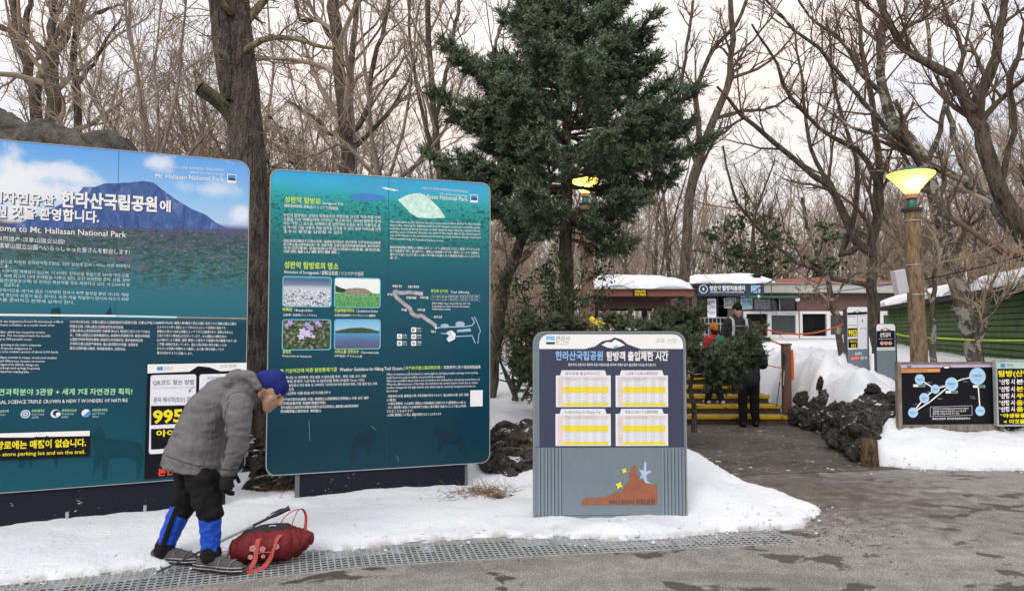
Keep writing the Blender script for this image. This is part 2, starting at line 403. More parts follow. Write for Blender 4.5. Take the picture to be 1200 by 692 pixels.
def mat_snow():
    m, nt, b = nodes('snow'); setp(b, .75, .25)
    a = noise_node(nt, 1.1, 5); g = noise_node(nt, 26, 4); f_ = noise_node(nt, 160, 3); d = noise_node(nt, 6, 6, .5)
    c = ramp(nt, a.outputs['Fac'], [(.3, (.64, .70, .80)), (.7, (.73, .77, .83))]).outputs[0]
    s = math_n(nt, 'ADD', d.outputs['Fac'], math_n(nt, 'MULTIPLY', math_n(nt, 'SUBTRACT', g.outputs['Fac'], .5), .5))
    c = mix(nt, math_n(nt, 'MULTIPLY', step(nt, s, .68, .80), .38), c, (.46, .40, .34))      # grit blown onto it
    tc = nt.nodes.new('ShaderNodeTexCoord'); sp = nt.nodes.new('ShaderNodeSeparateXYZ'); nt.links.new(tc.outputs['Object'], sp.inputs[0])
    low = math_n(nt, 'SUBTRACT', 1.0, step(nt, sp.outputs['Z'], .004, .045))                   # grey slush where it thins out on the road
    sl = math_n(nt, 'MULTIPLY', low, step(nt, math_n(nt, 'ADD', d.outputs['Fac'], math_n(nt, 'MULTIPLY', math_n(nt, 'SUBTRACT', f_.outputs['Fac'], .5), .5)), .40, .62))
    c = mix(nt, math_n(nt, 'MULTIPLY', sl, .7), c, (.30, .275, .25))
    sk = math_n(nt, 'ADD', f_.outputs['Fac'], math_n(nt, 'MULTIPLY', math_n(nt, 'SUBTRACT', a.outputs['Fac'], .5), .30))
    c = mix(nt, math_n(nt, 'MULTIPLY', step(nt, sk, .72, .76), .6), c, (.25, .21, .17))        # bark and needle bits
    nt.links.new(c, b.inputs['Base Color'])
    h = math_n(nt, 'ADD', math_n(nt, 'MULTIPLY', g.outputs['Fac'], 1.0), math_n(nt, 'MULTIPLY', f_.outputs['Fac'], .35))
    bump(nt, b, h, .7, .025); return m
M['snow'] = mat_snow()
def build_snow():
    def axis(bp):
        out = []
        for a, b, s in bp: out += list(np.arange(a, b, s))
        return np.array(out + [bp[-1][1]])
    xs = axis([(-70, -20, 5), (-20, -8, 1), (-8, -4.4, .2), (-4.4, 7.0, .045), (7, 12, .12), (12, 20, .8), (20, 70, 5)])
    ys = axis([(-2, 3.6, .4), (3.6, 10.4, .045), (10.4, 15.2, .08), (15.2, 24, .6), (24, 115, 6)])
    X, Y = np.meshgrid(xs, ys)
    nz = np.zeros(X.shape); nb = np.zeros(X.shape)
    for i in range(X.shape[0]):
        for j in range(X.shape[1]):
            x, y = X[i, j], Y[i, j]
            nb[i, j] = noise.noise((x * 2.3, y * 2.3, 0)) * .10 + noise.noise((x * 8, y * 8, 3)) * .045 + noise.noise((x * 20, y * 20, 3)) * .03
            cl = 0.0
            if x > 3.6 and x < 12 and y < 15.5:
                cl = max(0, .55 - noise.voronoi((x * 2.1, y * 2.1, .3 * x))[0][0]) * .9 + max(0, .5 - noise.voronoi((x * 5.2, y * 5.2, 4))[0][0]) * .45 - .25
            nz[i, j] = cl + noise.noise((x * 1.3, y * 1.3, 7)) * .5 + noise.noise((x * 4, y * 4, 9)) * .32 + noise.noise((x * 13, y * 13, 2)) * .16
    nb = nb * np.where(X > 3.6, .35, 1.0)
    D = edge_dist(X, Y) + nb
    H = snow_base(X, Y)
    w = np.clip(.16 + .42 * np.clip(H, 0, 1.2), .16, .6)
    t = np.clip(D / w, 0, 1); prof = np.sqrt(np.clip(1 - (1 - t) ** 2, 0, 1))
    rough = .055 + .32 * np.clip(H - .25, 0, .8) * (X > 3.8) * (X < 7) + .04 * np.clip(H - .1, 0, .4)
    # lumpy, ploughed heap to the right of the steps
    Z = (H + nz * rough) * prof + .012 * prof * (H < .3)
    Z = np.where(D < 0, -.05, np.maximum(Z, .012 * prof))
    idx = np.arange(X.size).reshape(X.shape)
    q = np.stack([idx[:-1, :-1], idx[:-1, 1:], idx[1:, 1:], idx[1:, :-1]], -1).reshape(-1, 4)
    keep = (D.ravel()[q] > 0).any(1); q = q[keep]
    used = np.unique(q); remap = np.full(X.size, -1); remap[used] = np.arange(len(used))
    V = np.stack([X.ravel(), Y.ravel(), Z.ravel()], -1)[used]
    me = np_mesh('snowy_ground', V, remap[q], True)
    tag(link('snowy_ground', me, M['snow']), kind='structure')
build_snow()
def gz(x, y):
    """height of the snow or ground at a spot"""
    d = edge_dist(np.array([float(x)]), np.array([float(y)]))[0]
    if d < 0: return 0.0
    h = float(snow_base(np.array([x]), np.array([y]))[0]); w = min(max(.16 + .42 * max(h, 0), .16), .6)
    t = min(d / w, 1); return h * math.sqrt(1 - (1 - t) ** 2)

# steel drain gratings along the kerb
M['galv'] = flat('galvanised_steel', (.42, .45, .47), .5, .5, .35, var=.2, scale=9)
def build_grating():
    stations = []
    for i in range(2, 6):
        a, b = Vector((*NEAR[i], 0)), Vector((*NEAR[i + 1], 0)); fa, fb = Vector((*FAR[i], 0)), Vector((*FAR[i + 1], 0))
        L = (b - a).length; k = max(1, round(L / .9))
        for j in range(k):
            t0, t1 = j / k, (j + 1) / k
            stations.append((a.lerp(b, t0), a.lerp(b, t1), fa.lerp(fb, t0), fa.lerp(fb, t1)))
    desc = ['', '', 'nearest the left frame edge', "under the man's boots", 'under the right end of the red pack', 'in front of the trail board base', 'in front of the gap between trail board and timetable board', 'in front of the timetable board', 'last before the open end of the drain']
    for n, (a, b, fa, fb) in enumerate(stations):
        if n < 2: continue      # wholly out of view
        t = thing('drain_grating', 'galvanised steel drain grating panel, ' + desc[min(n, 8)], 'drain grating', (a.x, a.y, 0), 0, 'gratings over the roadside drain')
        o = Vector((a.x, a.y, 0)); e = (b - a).normalized() * .004
        a2, b2, fa2, fb2 = a - o + e, b - o - e, fa - o + e, fb - o - e
        fr = MB(); z = Vector((0, 0, -.012))
        for p, q in ((a2, b2), (fa2, fb2), (a2, fa2), (b2, fb2)): fr.bar(p + z * .4, q + z * .4, .012, .016)
        fr.build('frame', M['galv'], t)
        mb = MB(); L = (b2 - a2).length
        for k in range(1, 9):
            u = k / 9; mb.bar(a2.lerp(fa2, u) + z * .2, b2.lerp(fb2, u) + z * .2, .009, .007)
        m = int(L / .043)
        for k in range(1, m):
            u = k / m; mb.bar(a2.lerp(b2, u) + z * .9, fa2.lerp(fb2, u) + z * .15, .010, .006)
        mb.build('bars', M['galv'], t)
build_grating()

# crumbs of snow kicked loose along the edges
def crumbs():
    g = np.random.default_rng(77); mb = MB()
    E = [Vector((*p, 0)) for p in SNOW_EDGE if abs(p[0]) < 9 and 3 < p[1] < 9.5]
    for k in range(520):
        i = int(g.integers(len(E) - 1)); p = E[i].lerp(E[i + 1], g.random()) + Vector((g.normal() * .10, g.normal() * .10, 0)); r = float(g.uniform(.003, .012)) * (1 if g.random() < .9 else 1.8)
        if (E[i] - E[i + 1]).length > 2.2 or g.random() > (E[i] - E[i + 1]).length * 1.4: continue
        mb.sphere((p.x, p.y, gz(p.x, p.y) + r * .4), r, 4, (g.uniform(.8, 1.5), g.uniform(.8, 1.4), g.uniform(.6, 1)))
    for k in range(40):
        p = (g.uniform(2.1, 4.2), g.uniform(8.2, 12)); r = float(g.uniform(.006, .022)); mb.sphere((p[0], p[1], .005), r, 4, (g.uniform(1, 2.2), g.uniform(.8, 1.4), .35))
    tag(mb.build('snow_crumbs', M['snow'], None, True), kind='stuff')
crumbs()
# bits of bark, leaf and grit lying about
def litter():
    g = np.random.default_rng(88); V = []; Q = []
    def bit(x, y, z, s):
        a = g.uniform(0, 6.28); t = g.uniform(-.3, .3, 2); c, sn = math.cos(a), math.sin(a); b = len(V); l = s * g.uniform(.8, 2.2); w = s * g.uniform(.3, .8)
        for u, v in ((-l, 0), (0, -w), (l, 0), (0, w)): V.append((x + u * c - v * sn, y + u * sn + v * c, z + .004 + abs(u * t[0]) + abs(v * t[1])))
        Q.append((b, b + 1, b + 2, b + 3))
    for k in range(420):
        x, y = 2.45 + g.normal() * .35, 6.05 + g.normal() * .35; bit(x, y, max(gz(x, y), 0), g.uniform(.004, .012))
    for k in range(260):
        x = g.uniform(-3, 2.2); f = np.interp(x, [p[0] for p in NEAR], [p[1] for p in NEAR]); y = f - abs(g.normal()) * .10 - .02; bit(x, y, 0, g.uniform(.003, .008))
    for k in range(220):
        x, y = g.uniform(-3.5, 2.2), g.uniform(5.4, 8.2); bit(x, y, max(gz(x, y), 0) + .014, g.uniform(.004, .010))
    for k in range(380): bit(g.uniform(1.5, 6), g.uniform(5.6, 9), 0, g.uniform(.003, .009))
    tag(link('leaf_litter', np_mesh('leaf_litter', V, [np.array(Q)]), flat('litter_brown', (.07, .05, .035), .9, .1, var=.5, scale=6)), kind='stuff')
litter()
# ------------------------------------------------------------------ lava rocks
def mat_rock(name, dark, light, moss=None):
    m, nt, b = nodes(name); setp(b, .95, .2)
    n = noise_node(nt, 5, 8, .5, rough=.65); v = nt.nodes.new('ShaderNodeTexVoronoi'); v.inputs['Scale'].default_value = 22
    c = ramp(nt, n.outputs['Fac'], [(.35, dark), (.7, light)]).outputs[0]
    if moss:
        q = noise_node(nt, 3.2, 6, .4); c = mix(nt, step(nt, q.outputs['Fac'], .52, .66), c, moss)
    if name == 'black_lava':      # snow lodged on ledges
        ge = nt.nodes.new('ShaderNodeNewGeometry'); sz = nt.nodes.new('ShaderNodeSeparateXYZ'); nt.links.new(ge.outputs['Normal'], sz.inputs[0])
        tw = nt.nodes.new('ShaderNodeTexNoise'); tw.inputs['Scale'].default_value = 6; tw.inputs['Detail'].default_value = 5; nt.links.new(ge.outputs['Position'], tw.inputs['Vector'])
        c = mix(nt, math_n(nt, 'MULTIPLY', step(nt, sz.outputs['Z'], .72, .82), step(nt, tw.outputs['Fac'], .56, .60)), c, (.70, .73, .78))
    nt.links.new(c, b.inputs['Base Color'])
    n2 = noise_node(nt, 38, 6)
    h = math_n(nt, 'ADD', n2.outputs['Fac'], math_n(nt, 'MULTIPLY', v.outputs['Distance'], .8)); bump(nt, b, h, 1.0, .035); return m
M['lava'] = mat_rock('black_lava', (.013, .013, .013), (.135, .130, .122), (.050, .050, .040))
M['boulder'] = mat_rock('mossy_boulder', (.035, .033, .030), (.17, .16, .145), (.085, .09, .045))
def rock_mesh(seed, rough=.46, sub=5):
    bm = bmesh.new(); bmesh.ops.create_icosphere(bm, subdivisions=sub, radius=.5)
    o = Vector((seed * 13.1, seed * 7.7, seed * 3.3))
    for v in bm.verts:
        p = v.co.copy(); q = p * 2.2 + o + noise.noise_vector(p * 4 + o) * .35; ds, pts = noise.voronoi(q); ds2, pts2 = noise.voronoi(q * 2.4)
        n = noise.fractal(p * 1.8 + o, 1, 2, 4) * rough * .7 + (noise.cell(pts[0] * 9.7) * .15) - .14 * max(0, .28 - (ds[1] - ds[0])) + noise.cell(pts2[0] * 9.1) * .05 - .10 * max(0, .2 - (ds2[1] - ds2[0])) + noise.noise(p * 22 + o) * .012
        v.co = p * (1 + n); v.co.z = max(v.co.z, -.36)
    me = bpy.data.meshes.new('rock'); bm.to_mesh(me); bm.free()
    return me
ROCKS = [rock_mesh(i) for i in range(7)]
for r_ in ROCKS: r_.materials.append(M['lava'])
def put_rock(x, y, z, s, label, group, rz=None, sc=None):
    o = bpy.data.objects.new('lava_rock', ROCKS[int(rng.integers(len(ROCKS)))]); C.objects.link(o)
    o.location = (x, y, z); a = rng.uniform(.85, 1.2, 3) if sc is None else sc
    o.scale = (s * a[0], s * a[1], s * a[2] * .85); o.rotation_euler = (rng.uniform(-.3, .3), rng.uniform(-.3, .3), rng.uniform(0, 6.3) if rz is None else rz)
    tag(o, label, 'rock', group); return o
WALL_L, WALL_G = 'craggy black lava rock heaped along the path below the ploughed snow', 'lava rocks along the path'
line = [(4.82, 12.4), (4.84, 12.0), (4.8, 11.55), (4.78, 11.1), (4.7, 10.7), (4.62, 10.3), (4.52, 9.95), (4.42, 9.6), (4.34, 9.3)]
for i, (x, y) in enumerate(line):
    put_rock(x + rng.uniform(-.05, .05), y, .16, rng.uniform(.34, .48), WALL_L, WALL_G)
    put_rock(x + .10 + rng.uniform(-.05, .1), y + .1, .42, rng.uniform(.34, .48), WALL_L, WALL_G); put_rock(x - .02 + rng.uniform(-.1, .1), y - .05, .36, rng.uniform(.2, .3), WALL_L, WALL_G)
    if i > 2: put_rock(x - .08 + rng.uniform(-.08, .05), y - .2, .08, rng.uniform(.22, .36), WALL_L, WALL_G)
put_rock(4.62, 9.75, .44, .60, 'largest brown-black lava rock at the near end of the path wall', WALL_G, .4, (1.25, .9, .7))
put_rock(4.86, 10.0, .62, .34, WALL_L, WALL_G); put_rock(5.12, 10.05, .60, .34, WALL_L, WALL_G); put_rock(4.98, 9.8, .50, .30, WALL_L, WALL_G)
put_rock(W(961, 449, 10.3).x, 10.3, .84, .15, 'small dark rock poking up alone through the ploughed snow', WALL_G, 0, (.6, .6, 1.8))
put_rock(W(1022, 452, 10).x, 10, .80, .19, 'dark rock poking through the snow below the grey pylon signs', WALL_G)
for px in (1085, 1103, 1120, 1140, 1152, 1175, 1190): put_rock(W(px, 512, 9.62).x, 9.62 + rng.uniform(-.05, .1), .30, rng.uniform(.26, .36), 'dark rock in the shade under the black route board', 'rocks under the route boards')
BACK_L, BACK_G = 'dark lava rock of the low row in the snow behind the big boards', 'lava rocks behind the boards'
for px, py, Y, s in ((296, 552, 8.0, .42), (303, 522, 8.5, .5), (312, 575, 7.7, .34), (585, 545, 7.95, .45), (602, 525, 8.15, .5), (590, 518, 8.4, .42), (615, 545, 8.0, .45), (600, 560, 7.8, .35), (612, 515, 8.4, .5), (626, 530, 8.3, .5), (565, 535, 8.3, .55), (640, 520, 8.4, .5), (545, 535, 8.4, .5)):
    p = W(px, py, Y); put_rock(p.x, Y, max(p.z, .05), s, BACK_L, BACK_G)
put_rock(W(326, 578, 7.3).x, 7.3, .08, .44, 'dark rock at the left foot of the trail board beside dry grass', BACK_G, .3, (1.3, .8, .75))
put_rock(W(352, 575, 7.6).x, 7.6, .12, .4, BACK_L, BACK_G, .3, (1.2, .8, .8))
put_rock(W(604, 578, 6.95).x, 6.95, .02, .3, 'low grey rock beside dry grass right of the trail board base', BACK_G, .2, (1.6, .9, .45))
# the mossy boulder that rises above the welcome board
def boulder():
    bm = bmesh.new(); bmesh.ops.create_icosphere(bm, subdivisions=6, radius=1)
    for v in bm.verts:
        p = v.co.copy(); n = noise.fractal(p * 1.7 + Vector((3, 1, 8)), 1, 2, 6) * .14 + noise.ridged_multi_fractal(p * 1.5 + Vector((1, 5, 2)), 1, 2, 4, 1, 2) * .05
        v.co = p * (1 + n); v.co.x *= 1.75; v.co.y *= 1.1; v.co.z *= 2.98
    me = bpy.data.meshes.new('boulder'); bm.to_mesh(me); bm.free()
    for p in me.polygons: p.use_smooth = True
    o = link('boulder', me, M['boulder']); o.location = (W(18, 160, 8.8).x, 8.8, 1.05)
    o.rotation_euler = (0, .10, .2)
    tag(o, 'huge dark mossy boulder rising behind the blue welcome board', 'boulder')
boulder()
# ------------------------------------------------------------------ boards and their print
class Ink:
    """text and flat marks of one colour printed on a board, collected into one mesh"""
    cache = {}
    def __init__(s): s.V = []; s.F = {}; s.n = 0
    @classmethod
    def glyphs(cls, body, bold, res):
        k = (body, bold, res)
        if k not in cls.cache:
            cu = bpy.data.curves.new('lettering', 'FONT'); cu.body = body; cu.size = 1; cu.resolution_u = res; cu.offset = bold
            ob = bpy.data.objects.new('lettering', cu); me = ob.to_mesh()
            v = np.array([x.co[:] for x in me.vertices]).reshape(-1, 3); f = [tuple(p.vertices) for p in me.polygons]
            ob.to_mesh_clear(); bpy.data.objects.remove(ob); bpy.data.curves.remove(cu)
            cls.cache[k] = (v, f)
        return cls.cache[k]
    def _add(s, P, F, d, fr):
        if len(P) == 0: return
        P = [fr(x, z) if fr else (x, z) for x, z in P]
        b = s.n; s.V += [(x, -d, z) for x, z in P]; s.n += len(P)
        for f in F: s.F.setdefault(len(f), []).append([i + b for i in f])
    def text(s, body, x0, x1, z, h=None, bold=.01, res=2, d=.003, dz=0.0, right=False, slant=0):
        """baseline at z; stretched to run from x0 to x1; cap height about h (None: natural)"""
        v, f = s.glyphs(body, bold, res)
        if len(v) == 0: return
        w0, w1 = v[:, 0].min(), v[:, 0].max()
        sx = (x1 - x0) / (w1 - w0); sy = sx if h is None else h / .80
        P = [(x0 + (p[0] - w0) * sx + p[1] * slant * sy, z + p[1] * sy + dz * (p[0] - w0) * sx) for p in v]
        s._add(P, f, d, None)
    def poly(s, pts, d=.003): s._add(pts, [tuple(range(len(pts)))], d, None)
    def rect(s, x0, x1, z0, z1, d=.003): s.poly([(x0, z0), (x1, z0), (x1, z1), (x0, z1)], d)
    def line(s, pts, w, d=.003):
        for (ax, az), (bx, bz) in zip(pts[:-1], pts[1:]):
            l = math.hypot(bx - ax, bz - az) or 1; nx, nz = -(bz - az) / l * w / 2, (bx - ax) / l * w / 2
            ex, ez = (bx - ax) / l * w * .3, (bz - az) / l * w * .3
            s.poly([(ax - nx - ex, az - nz - ez), (bx - nx + ex, bz - nz + ez), (bx + nx + ex, bz + nz + ez), (ax + nx - ex, az + nz - ez)], d)
    def build(s, name, mat, parent, label=None):
        if not s.V: return None
        me = np_mesh(name, s.V, [np.array(f) for f in s.F.values()])
        # face the viewer
        bm = bmesh.new(); bm.from_mesh(me)
        for f in bm.faces:
            if f.normal.y > 0: f.normal_flip()
        bm.to_mesh(me); bm.free()
        o = link(name, me, mat, parent)
        if label: o['label'] = label
        return o
class Board:
    """a flat board whose face stands at a known place; U() reads a spot of the face off the photo's measure"""
    def __init__(s, name, label, ox, oy, deg, group=None):
        s.O = Vector((ox, oy, 0)); s.a = R(deg); s.e = Vector((math.cos(s.a), math.sin(s.a), 0)); s.nrm = Vector((-math.sin(s.a), math.cos(s.a), 0))
        s.root = thing(name, label, 'sign', (ox, oy, 0), s.a, group)
    def U(s, px, py):
        d = ray(px, py); c = Vector((0, 0, EYE)); t = s.nrm.dot(s.O - c) / s.nrm.dot(d); p = c + d * t
        return ((p - s.O).dot(s.e), p.z)
    def inks(s, **k): return {n: Ink() for n in k}
    def T(s, ink, body, px0, py0, px1, py1, hpx, **kw):
        """text whose baseline runs from one measured spot to another"""
        x0, z0 = s.U(px0, py0); x1, z1 = s.U(px1, py1)
        _, zt = s.U(px0, py0 - hpx); h = zt - z0; cjk = sum(ord(c) > 0x2e00 for c in body) > len(body) * .3
        ink.text(body, x0, x1, z0 + (h * .07 if cjk else 0), h * (.84 if cjk else 1), dz=(z1 - z0) / (x1 - x0), **kw)
    def P(s, pts): return [s.U(*p) for p in pts]
def ramp_mat(name, stops, overlays=(), rough=.3, spec=.25, clouds=()):
    """print that changes with height on the board; overlays (scale, stretch, colour, lo, hi, z0, z1, z2, z3) add patches between heights"""
    m, nt, b = nodes(name); setp(b, rough, spec)
    tc = nt.nodes.new('ShaderNodeTexCoord'); sp = nt.nodes.new('ShaderNodeSeparateXYZ'); nt.links.new(tc.outputs['Object'], sp.inputs[0])
    z0, z1 = stops[0][0], stops[-1][0]
    mr = nt.nodes.new('ShaderNodeMapRange'); mr.inputs['From Min'].default_value = z0; mr.inputs['From Max'].default_value = z1
    nt.links.new(sp.outputs['Z'], mr.inputs['Value'])
    col = ramp(nt, mr.outputs[0], [((z - z0) / (z1 - z0), c) for z, c in stops]).outputs[0]
    for sc, st, c, lo, hi, a0, a1, a2, a3 in overlays:
        n = noise_node(nt, sc, 6, .4, stretch=st)
        k = math_n(nt, 'MULTIPLY', step(nt, n.outputs['Fac'], lo, hi), math_n(nt, 'MULTIPLY', step(nt, sp.outputs['Z'], a0, a1), math_n(nt, 'SUBTRACT', 1.0, step(nt, sp.outputs['Z'], a2, a3))))
        col = mix(nt, k, col, c)
    if clouds:
        nz = noise_node(nt, 2.6, 6, .3)
        for cx, cz, rx, rz_, k_ in clouds:
            mp = nt.nodes.new('ShaderNodeMapping'); mp.vector_type = 'POINT'; mp.inputs['Location'].default_value = (-cx / rx, 0, -cz / rz_); mp.inputs['Scale'].default_value = (1 / rx, 0, 1 / rz_); nt.links.new(tc.outputs['Object'], mp.inputs[0])
            ln = nt.nodes.new('ShaderNodeVectorMath'); ln.operation = 'LENGTH'; nt.links.new(mp.outputs[0], ln.inputs[0])
            dd = math_n(nt, 'ADD', ln.outputs['Value'], math_n(nt, 'MULTIPLY', math_n(nt, 'SUBTRACT', nz.outputs['Fac'], .5), 2.6))
            col = mix(nt, math_n(nt, 'MULTIPLY', math_n(nt, 'SUBTRACT', 1.0, step(nt, dd, .25, 1.05)), k_), col, (.80, .85, .92))
    nt.links.new(col, b.inputs['Base Color']); return m
def emblem(white, blue, navy, x, z, s):
    """the little square park mark: pale frame, blue sky, dark hill"""
    white.rect(x, x + s, z, z + s, .0024); blue.rect(x + s * .08, x + s * .92, z + s * .30, z + s * .92, .0034)
    navy.poly([(x + s * .08, z + s * .40), (x + s * .3, z + s * .56), (x + s * .5, z + s * .62), (x + s * .7, z + s * .55), (x + s * .92, z + s * .42), (x + s * .92, z + s * .3), (x + s * .08, z + s * .3)], .0042)
def peak(ink_dark, ink_white, x, z, s, ink_blue=None):
    """dark ridge with a white-capped summit that interrupts a header band"""
    ink_dark.poly([(x - s * 1.5, z), (x - s * .95, z + s * .14), (x - s * .55, z + s * .42), (x - s * .1, z + s * .5), (x + s * .1, z + s * .62), (x + s * .5, z + s * .5), (x + s * .8, z + s * .25), (x + s * 1.5, z)], .0034)
    ink_white.poly([(x - s * .6, z + s * .22), (x - s * .35, z + s * .36), (x - s * .05, z + s * .36), (x + s * .12, z + s * .5), (x + s * .42, z + s * .36), (x + s * .66, z + s * .2), (x + s * .4, z + s * .12), (x + s * .05, z + s * .02), (x - s * .3, z + s * .08)], .0044)
    if ink_blue: ink_blue.poly([(x + s * .02, z + s * .12), (x + s * .3, z + s * .22), (x + s * .22, z + s * .06), (x + s * .05, z + s * .03)], .0054)

# --- 1: the welcome board --------------------------------------------------------
b1 = Board('welcome_board', 'huge blue welcome board with a mountain photo behind the bending man', -4.04, 5.86, 24.2)
def board1():
    b = b1; U = b.U
    xr, zt = U(293, 189); _, zb = U(287, 556); xl = -1.30
    OUT = rrect(xl, xr, zb, zt, .11)
    zs = lambda py: U(150, py)[1]
    mat = ramp_mat('welcome_print', [(zb, (.007, .078, .112)), (zs(470), (.006, .062, .098)), (zs(378), (.006, .050, .088)), (zs(370), (.016, .14, .20)), (zs(325), (.035, .17, .22)), (zs(300), (.055, .135, .16)), (zs(272), (.085, .09, .15)), (zs(262), (.10, .10, .22)), (zs(255), (.42, .60, .84)), (zs(225), (.26, .52, .86)), (zt, (.12, .37, .82))],
        [(4, (1, 1, 1.4), (.66, .76, .90), .62, .80, zs(262), zs(250), 9, 10),
         (20, (.5, 1, 1.7), (.030, .085, .075), .44, .58, zs(350), zs(315), zs(275), zs(262)), (9, (.4, 1, 1.8), (.15, .12, .22), .54, .72, zs(330), zs(305), zs(275), zs(262)), (52, (.5, 1, 1.5), (.17, .25, .25), .56, .66, zs(345), zs(320), zs(270), zs(262)), (48, (.5, 1, 1.5), (.02, .045, .05), .58, .68, zs(345), zs(320), zs(270), zs(262))], clouds=[(U(p_, q_)[0], U(p_, q_)[1], a_, b_, k_) for p_, q_, a_, b_, k_ in ((20, 222, .62, .20, .95), (60, 200, .30, .10, .8), (-60, 200, .6, .28, .9), (5, 248, .5, .08, .8), (185, 190, .16, .10, .75), (245, 222, .28, .10, .55), (285, 250, .14, .10, .8))])
    MB().slab(OUT, 0, .10).build('panel', [mat], b.root)
    # rim
    inner = rrect(xl + .006, xr - .006, zb + .006, zt - .006, .105); rim = MB()
    n = len(OUT); rim.raw([(x, -.004, z) for x, z in OUT] + [(x, -.004, z) for x, z in inner] + [(x, .102, z) for x, z in OUT], [(i, (i + 1) % n, n + (i + 1) % n, n + i) for i in range(n)])
    rim.build('rim', M['edge'], b.root)
    base = MB(); base.box(xl + .1, U(264, 600)[0], .02, .085, -.05, zb - .002); base.build('base', M['darkbase'], b.root)
    bolts = MB()
    for px in (79, 170, 238):
        x = U(px, 585)[0]; bolts.box(x - .012, x + .012, .0, .02, .05, .13)
    bolts.build('bracket', M['edge'], b.root)
    # the mountain of the photo
    mm, nt, bs = nodes('blue_mountain_print'); setp(bs, .35, .35)
    nn = noise_node(nt, 11, 8, 1.0, stretch=(1.3, 1, .6), rough=.65); nt.links.new(ramp(nt, nn.outputs['Fac'], [(.33, (.022, .062, .22)), (.5, (.05, .115, .33)), (.6, (.085, .15, .38)), (.68, (.22, .28, .44))]).outputs[0], bs.inputs['Base Color'])
    mt = Ink(); mt.poly(b.P([(0, 268), (38, 256), (60, 245), (88, 231), (98, 219), (112, 219), (122, 215), (150, 214), (168, 212), (180, 214), (190, 222), (205, 233), (225, 245), (240, 251), (255, 262), (270, 269), (190, 268), (120, 266), (60, 268)]), .0012)
    mt.build('mountain_picture', mm, b.root)
    ink = {k: Ink() for k in ('white', 'pale', 'green', 'navy', 'shade', 'blue', 'orange', 'deer')}
    w = ink['white']; T = b.T
    # park name top right, with its mark
    T(w, 'Mt. Hallasan National Park', 182, 208.5, 262, 212.5, 6, bold=.004)
    T(w, '유네스코가 선정한 세계자연유산 한라산국립공원', 194, 197, 262, 201, 3.4, bold=0)
    T(w, 'UNESCO World Natural Heritage', 222, 203, 262, 205.5, 2.6, bold=0)
    x, z = U(266, 214); s = U(277, 214)[0] - x; emblem(w, ink['blue'], ink['navy'], x, z, s)
    # heading, with its dark offset edge
    for k, o, d in (('shade', 1.2, .003), ('white', 0, .0045)):
        T(ink[k], '세계자연유산', -28 + o, 235.5 + o, 64 + o, 241 + o, 14, bold=.028, d=d)
        T(ink[k], '한라산국립공원', 71 + o, 242 + o, 184 + o, 248 + o, 19, bold=.038, d=d)
        T(ink[k], '에', 187 + o, 247.5 + o, 200 + o, 248.3 + o, 14, bold=.03, d=d)
        T(ink[k], '오신 것을 환영합니다.', -20 + o, 253.5 + o, 116 + o, 261 + o, 15, bold=.03, d=d)
    T(w, 'Welcome to Mt. Hallasan National Park', -26, 269, 148, 278, 8, bold=.006)
    T(w, '欢迎来到世界自然遗产-汉拿山国立公园!', -48, 279, 76, 286, 6, bold=0)
    T(w, '世界自然遺産-漢拏山国立公園へいらっしゃった皆さんを歓迎します!', -45, 288, 152, 298.5, 6.5, bold=0)
    body = ['한라산은, 제1호 국립공원으로 지정된 한라산국립공원은, 한라 일원에 있어 1,950m 자연 생태계의', '보고이다.',
            '한라산은 화산 활동으로 이루어진 백록담이 있으며, 이 외에도 한라산을 중심으로 360여 개의 오름',
            '기생화산이 펼쳐져 있다. 세계 최고의 난대 온대림을 이루고 있다. 또한 희귀한란 군락, 산림, 한라',
            '산의 대표적, 구상나무림(천연보호구역) 및 한라산 특산식물 등도 자생하고 있다. 약 2,000여 종',
            '의 자생하고 있다.', '기온과 해발고도가 상승적이므로 여기서 좁은 기상변화 현상이 자주 발생할 뿐만 아니라, 해발',
            '고도 온도의 변화가 심해 조난의 위험이 높은 산이다. 또한 겨울 적설량이 많아서 식수가 자주', '산행 전에 미리 식수를 준비하고 산행에 임해야 한다.']
    ys = [307.5, 312, 318.5, 324, 329.5, 334, 341, 346.5, 352]; xe = [152, 14, 151, 152, 152, 25, 151, 151, 87]
    for t, y, x1 in zip(body, ys, xe): T(ink['pale'], t, -52, y - 1.0, x1, y + (x1 + 52) * .031, 4.6, bold=.006, res=1)
    # the rule, white then blue-white then orange
    xa, za = U(-90, 367.6); xb, zb2 = U(137, 370); xc, zc = U(207, 371.5); xd, zd = U(289, 373)
    for nm, q in (('white', (xa, za, xb, zb2)), ('pale', (xb, zb2, xc, zc)), ('orange', (xc, zc, xd, zd))):
        ink[nm].line([(q[0], q[1]), (q[2], q[3])], .016 if nm != 'orange' else .009)
    # three columns of small print
    en = ['Hallasan, the first National Park, was designated as Korea\'s 7th national park on March', 'originally created by volcanic activities, as a result, most of its', 'basalt.', 'In 1970, there is Baengnokdam, which was created by volcanic', 'spreading off in all directions. The mountain boasts the world\'s', 'this park contains as many as 368 parasitic cones.', '', 'A variety of various plants growing in the warm temperate', 'region, not only 75 kinds of species indigenous to', 'mountain, additionally the area contains species of about 2,000 kinds.', '', 'Mountain climbers, and Hallasan tourism in ranges, unexpected weather', 'the risk here is due to rapid differences, because moreover,', 'weather by temperature triggered by altitude change are', 'possible, therefore their underground springs frequently', 'become exhausted before departure starting hike.']
    y = 377.5
    for i, t in enumerate(en):
        if t: T(w, t, -40, y - .4, min(74, -40 + len(t) * 1.55), y + .6, 3.2, bold=.004, res=1)
        y += 4.1 if t else 2.6
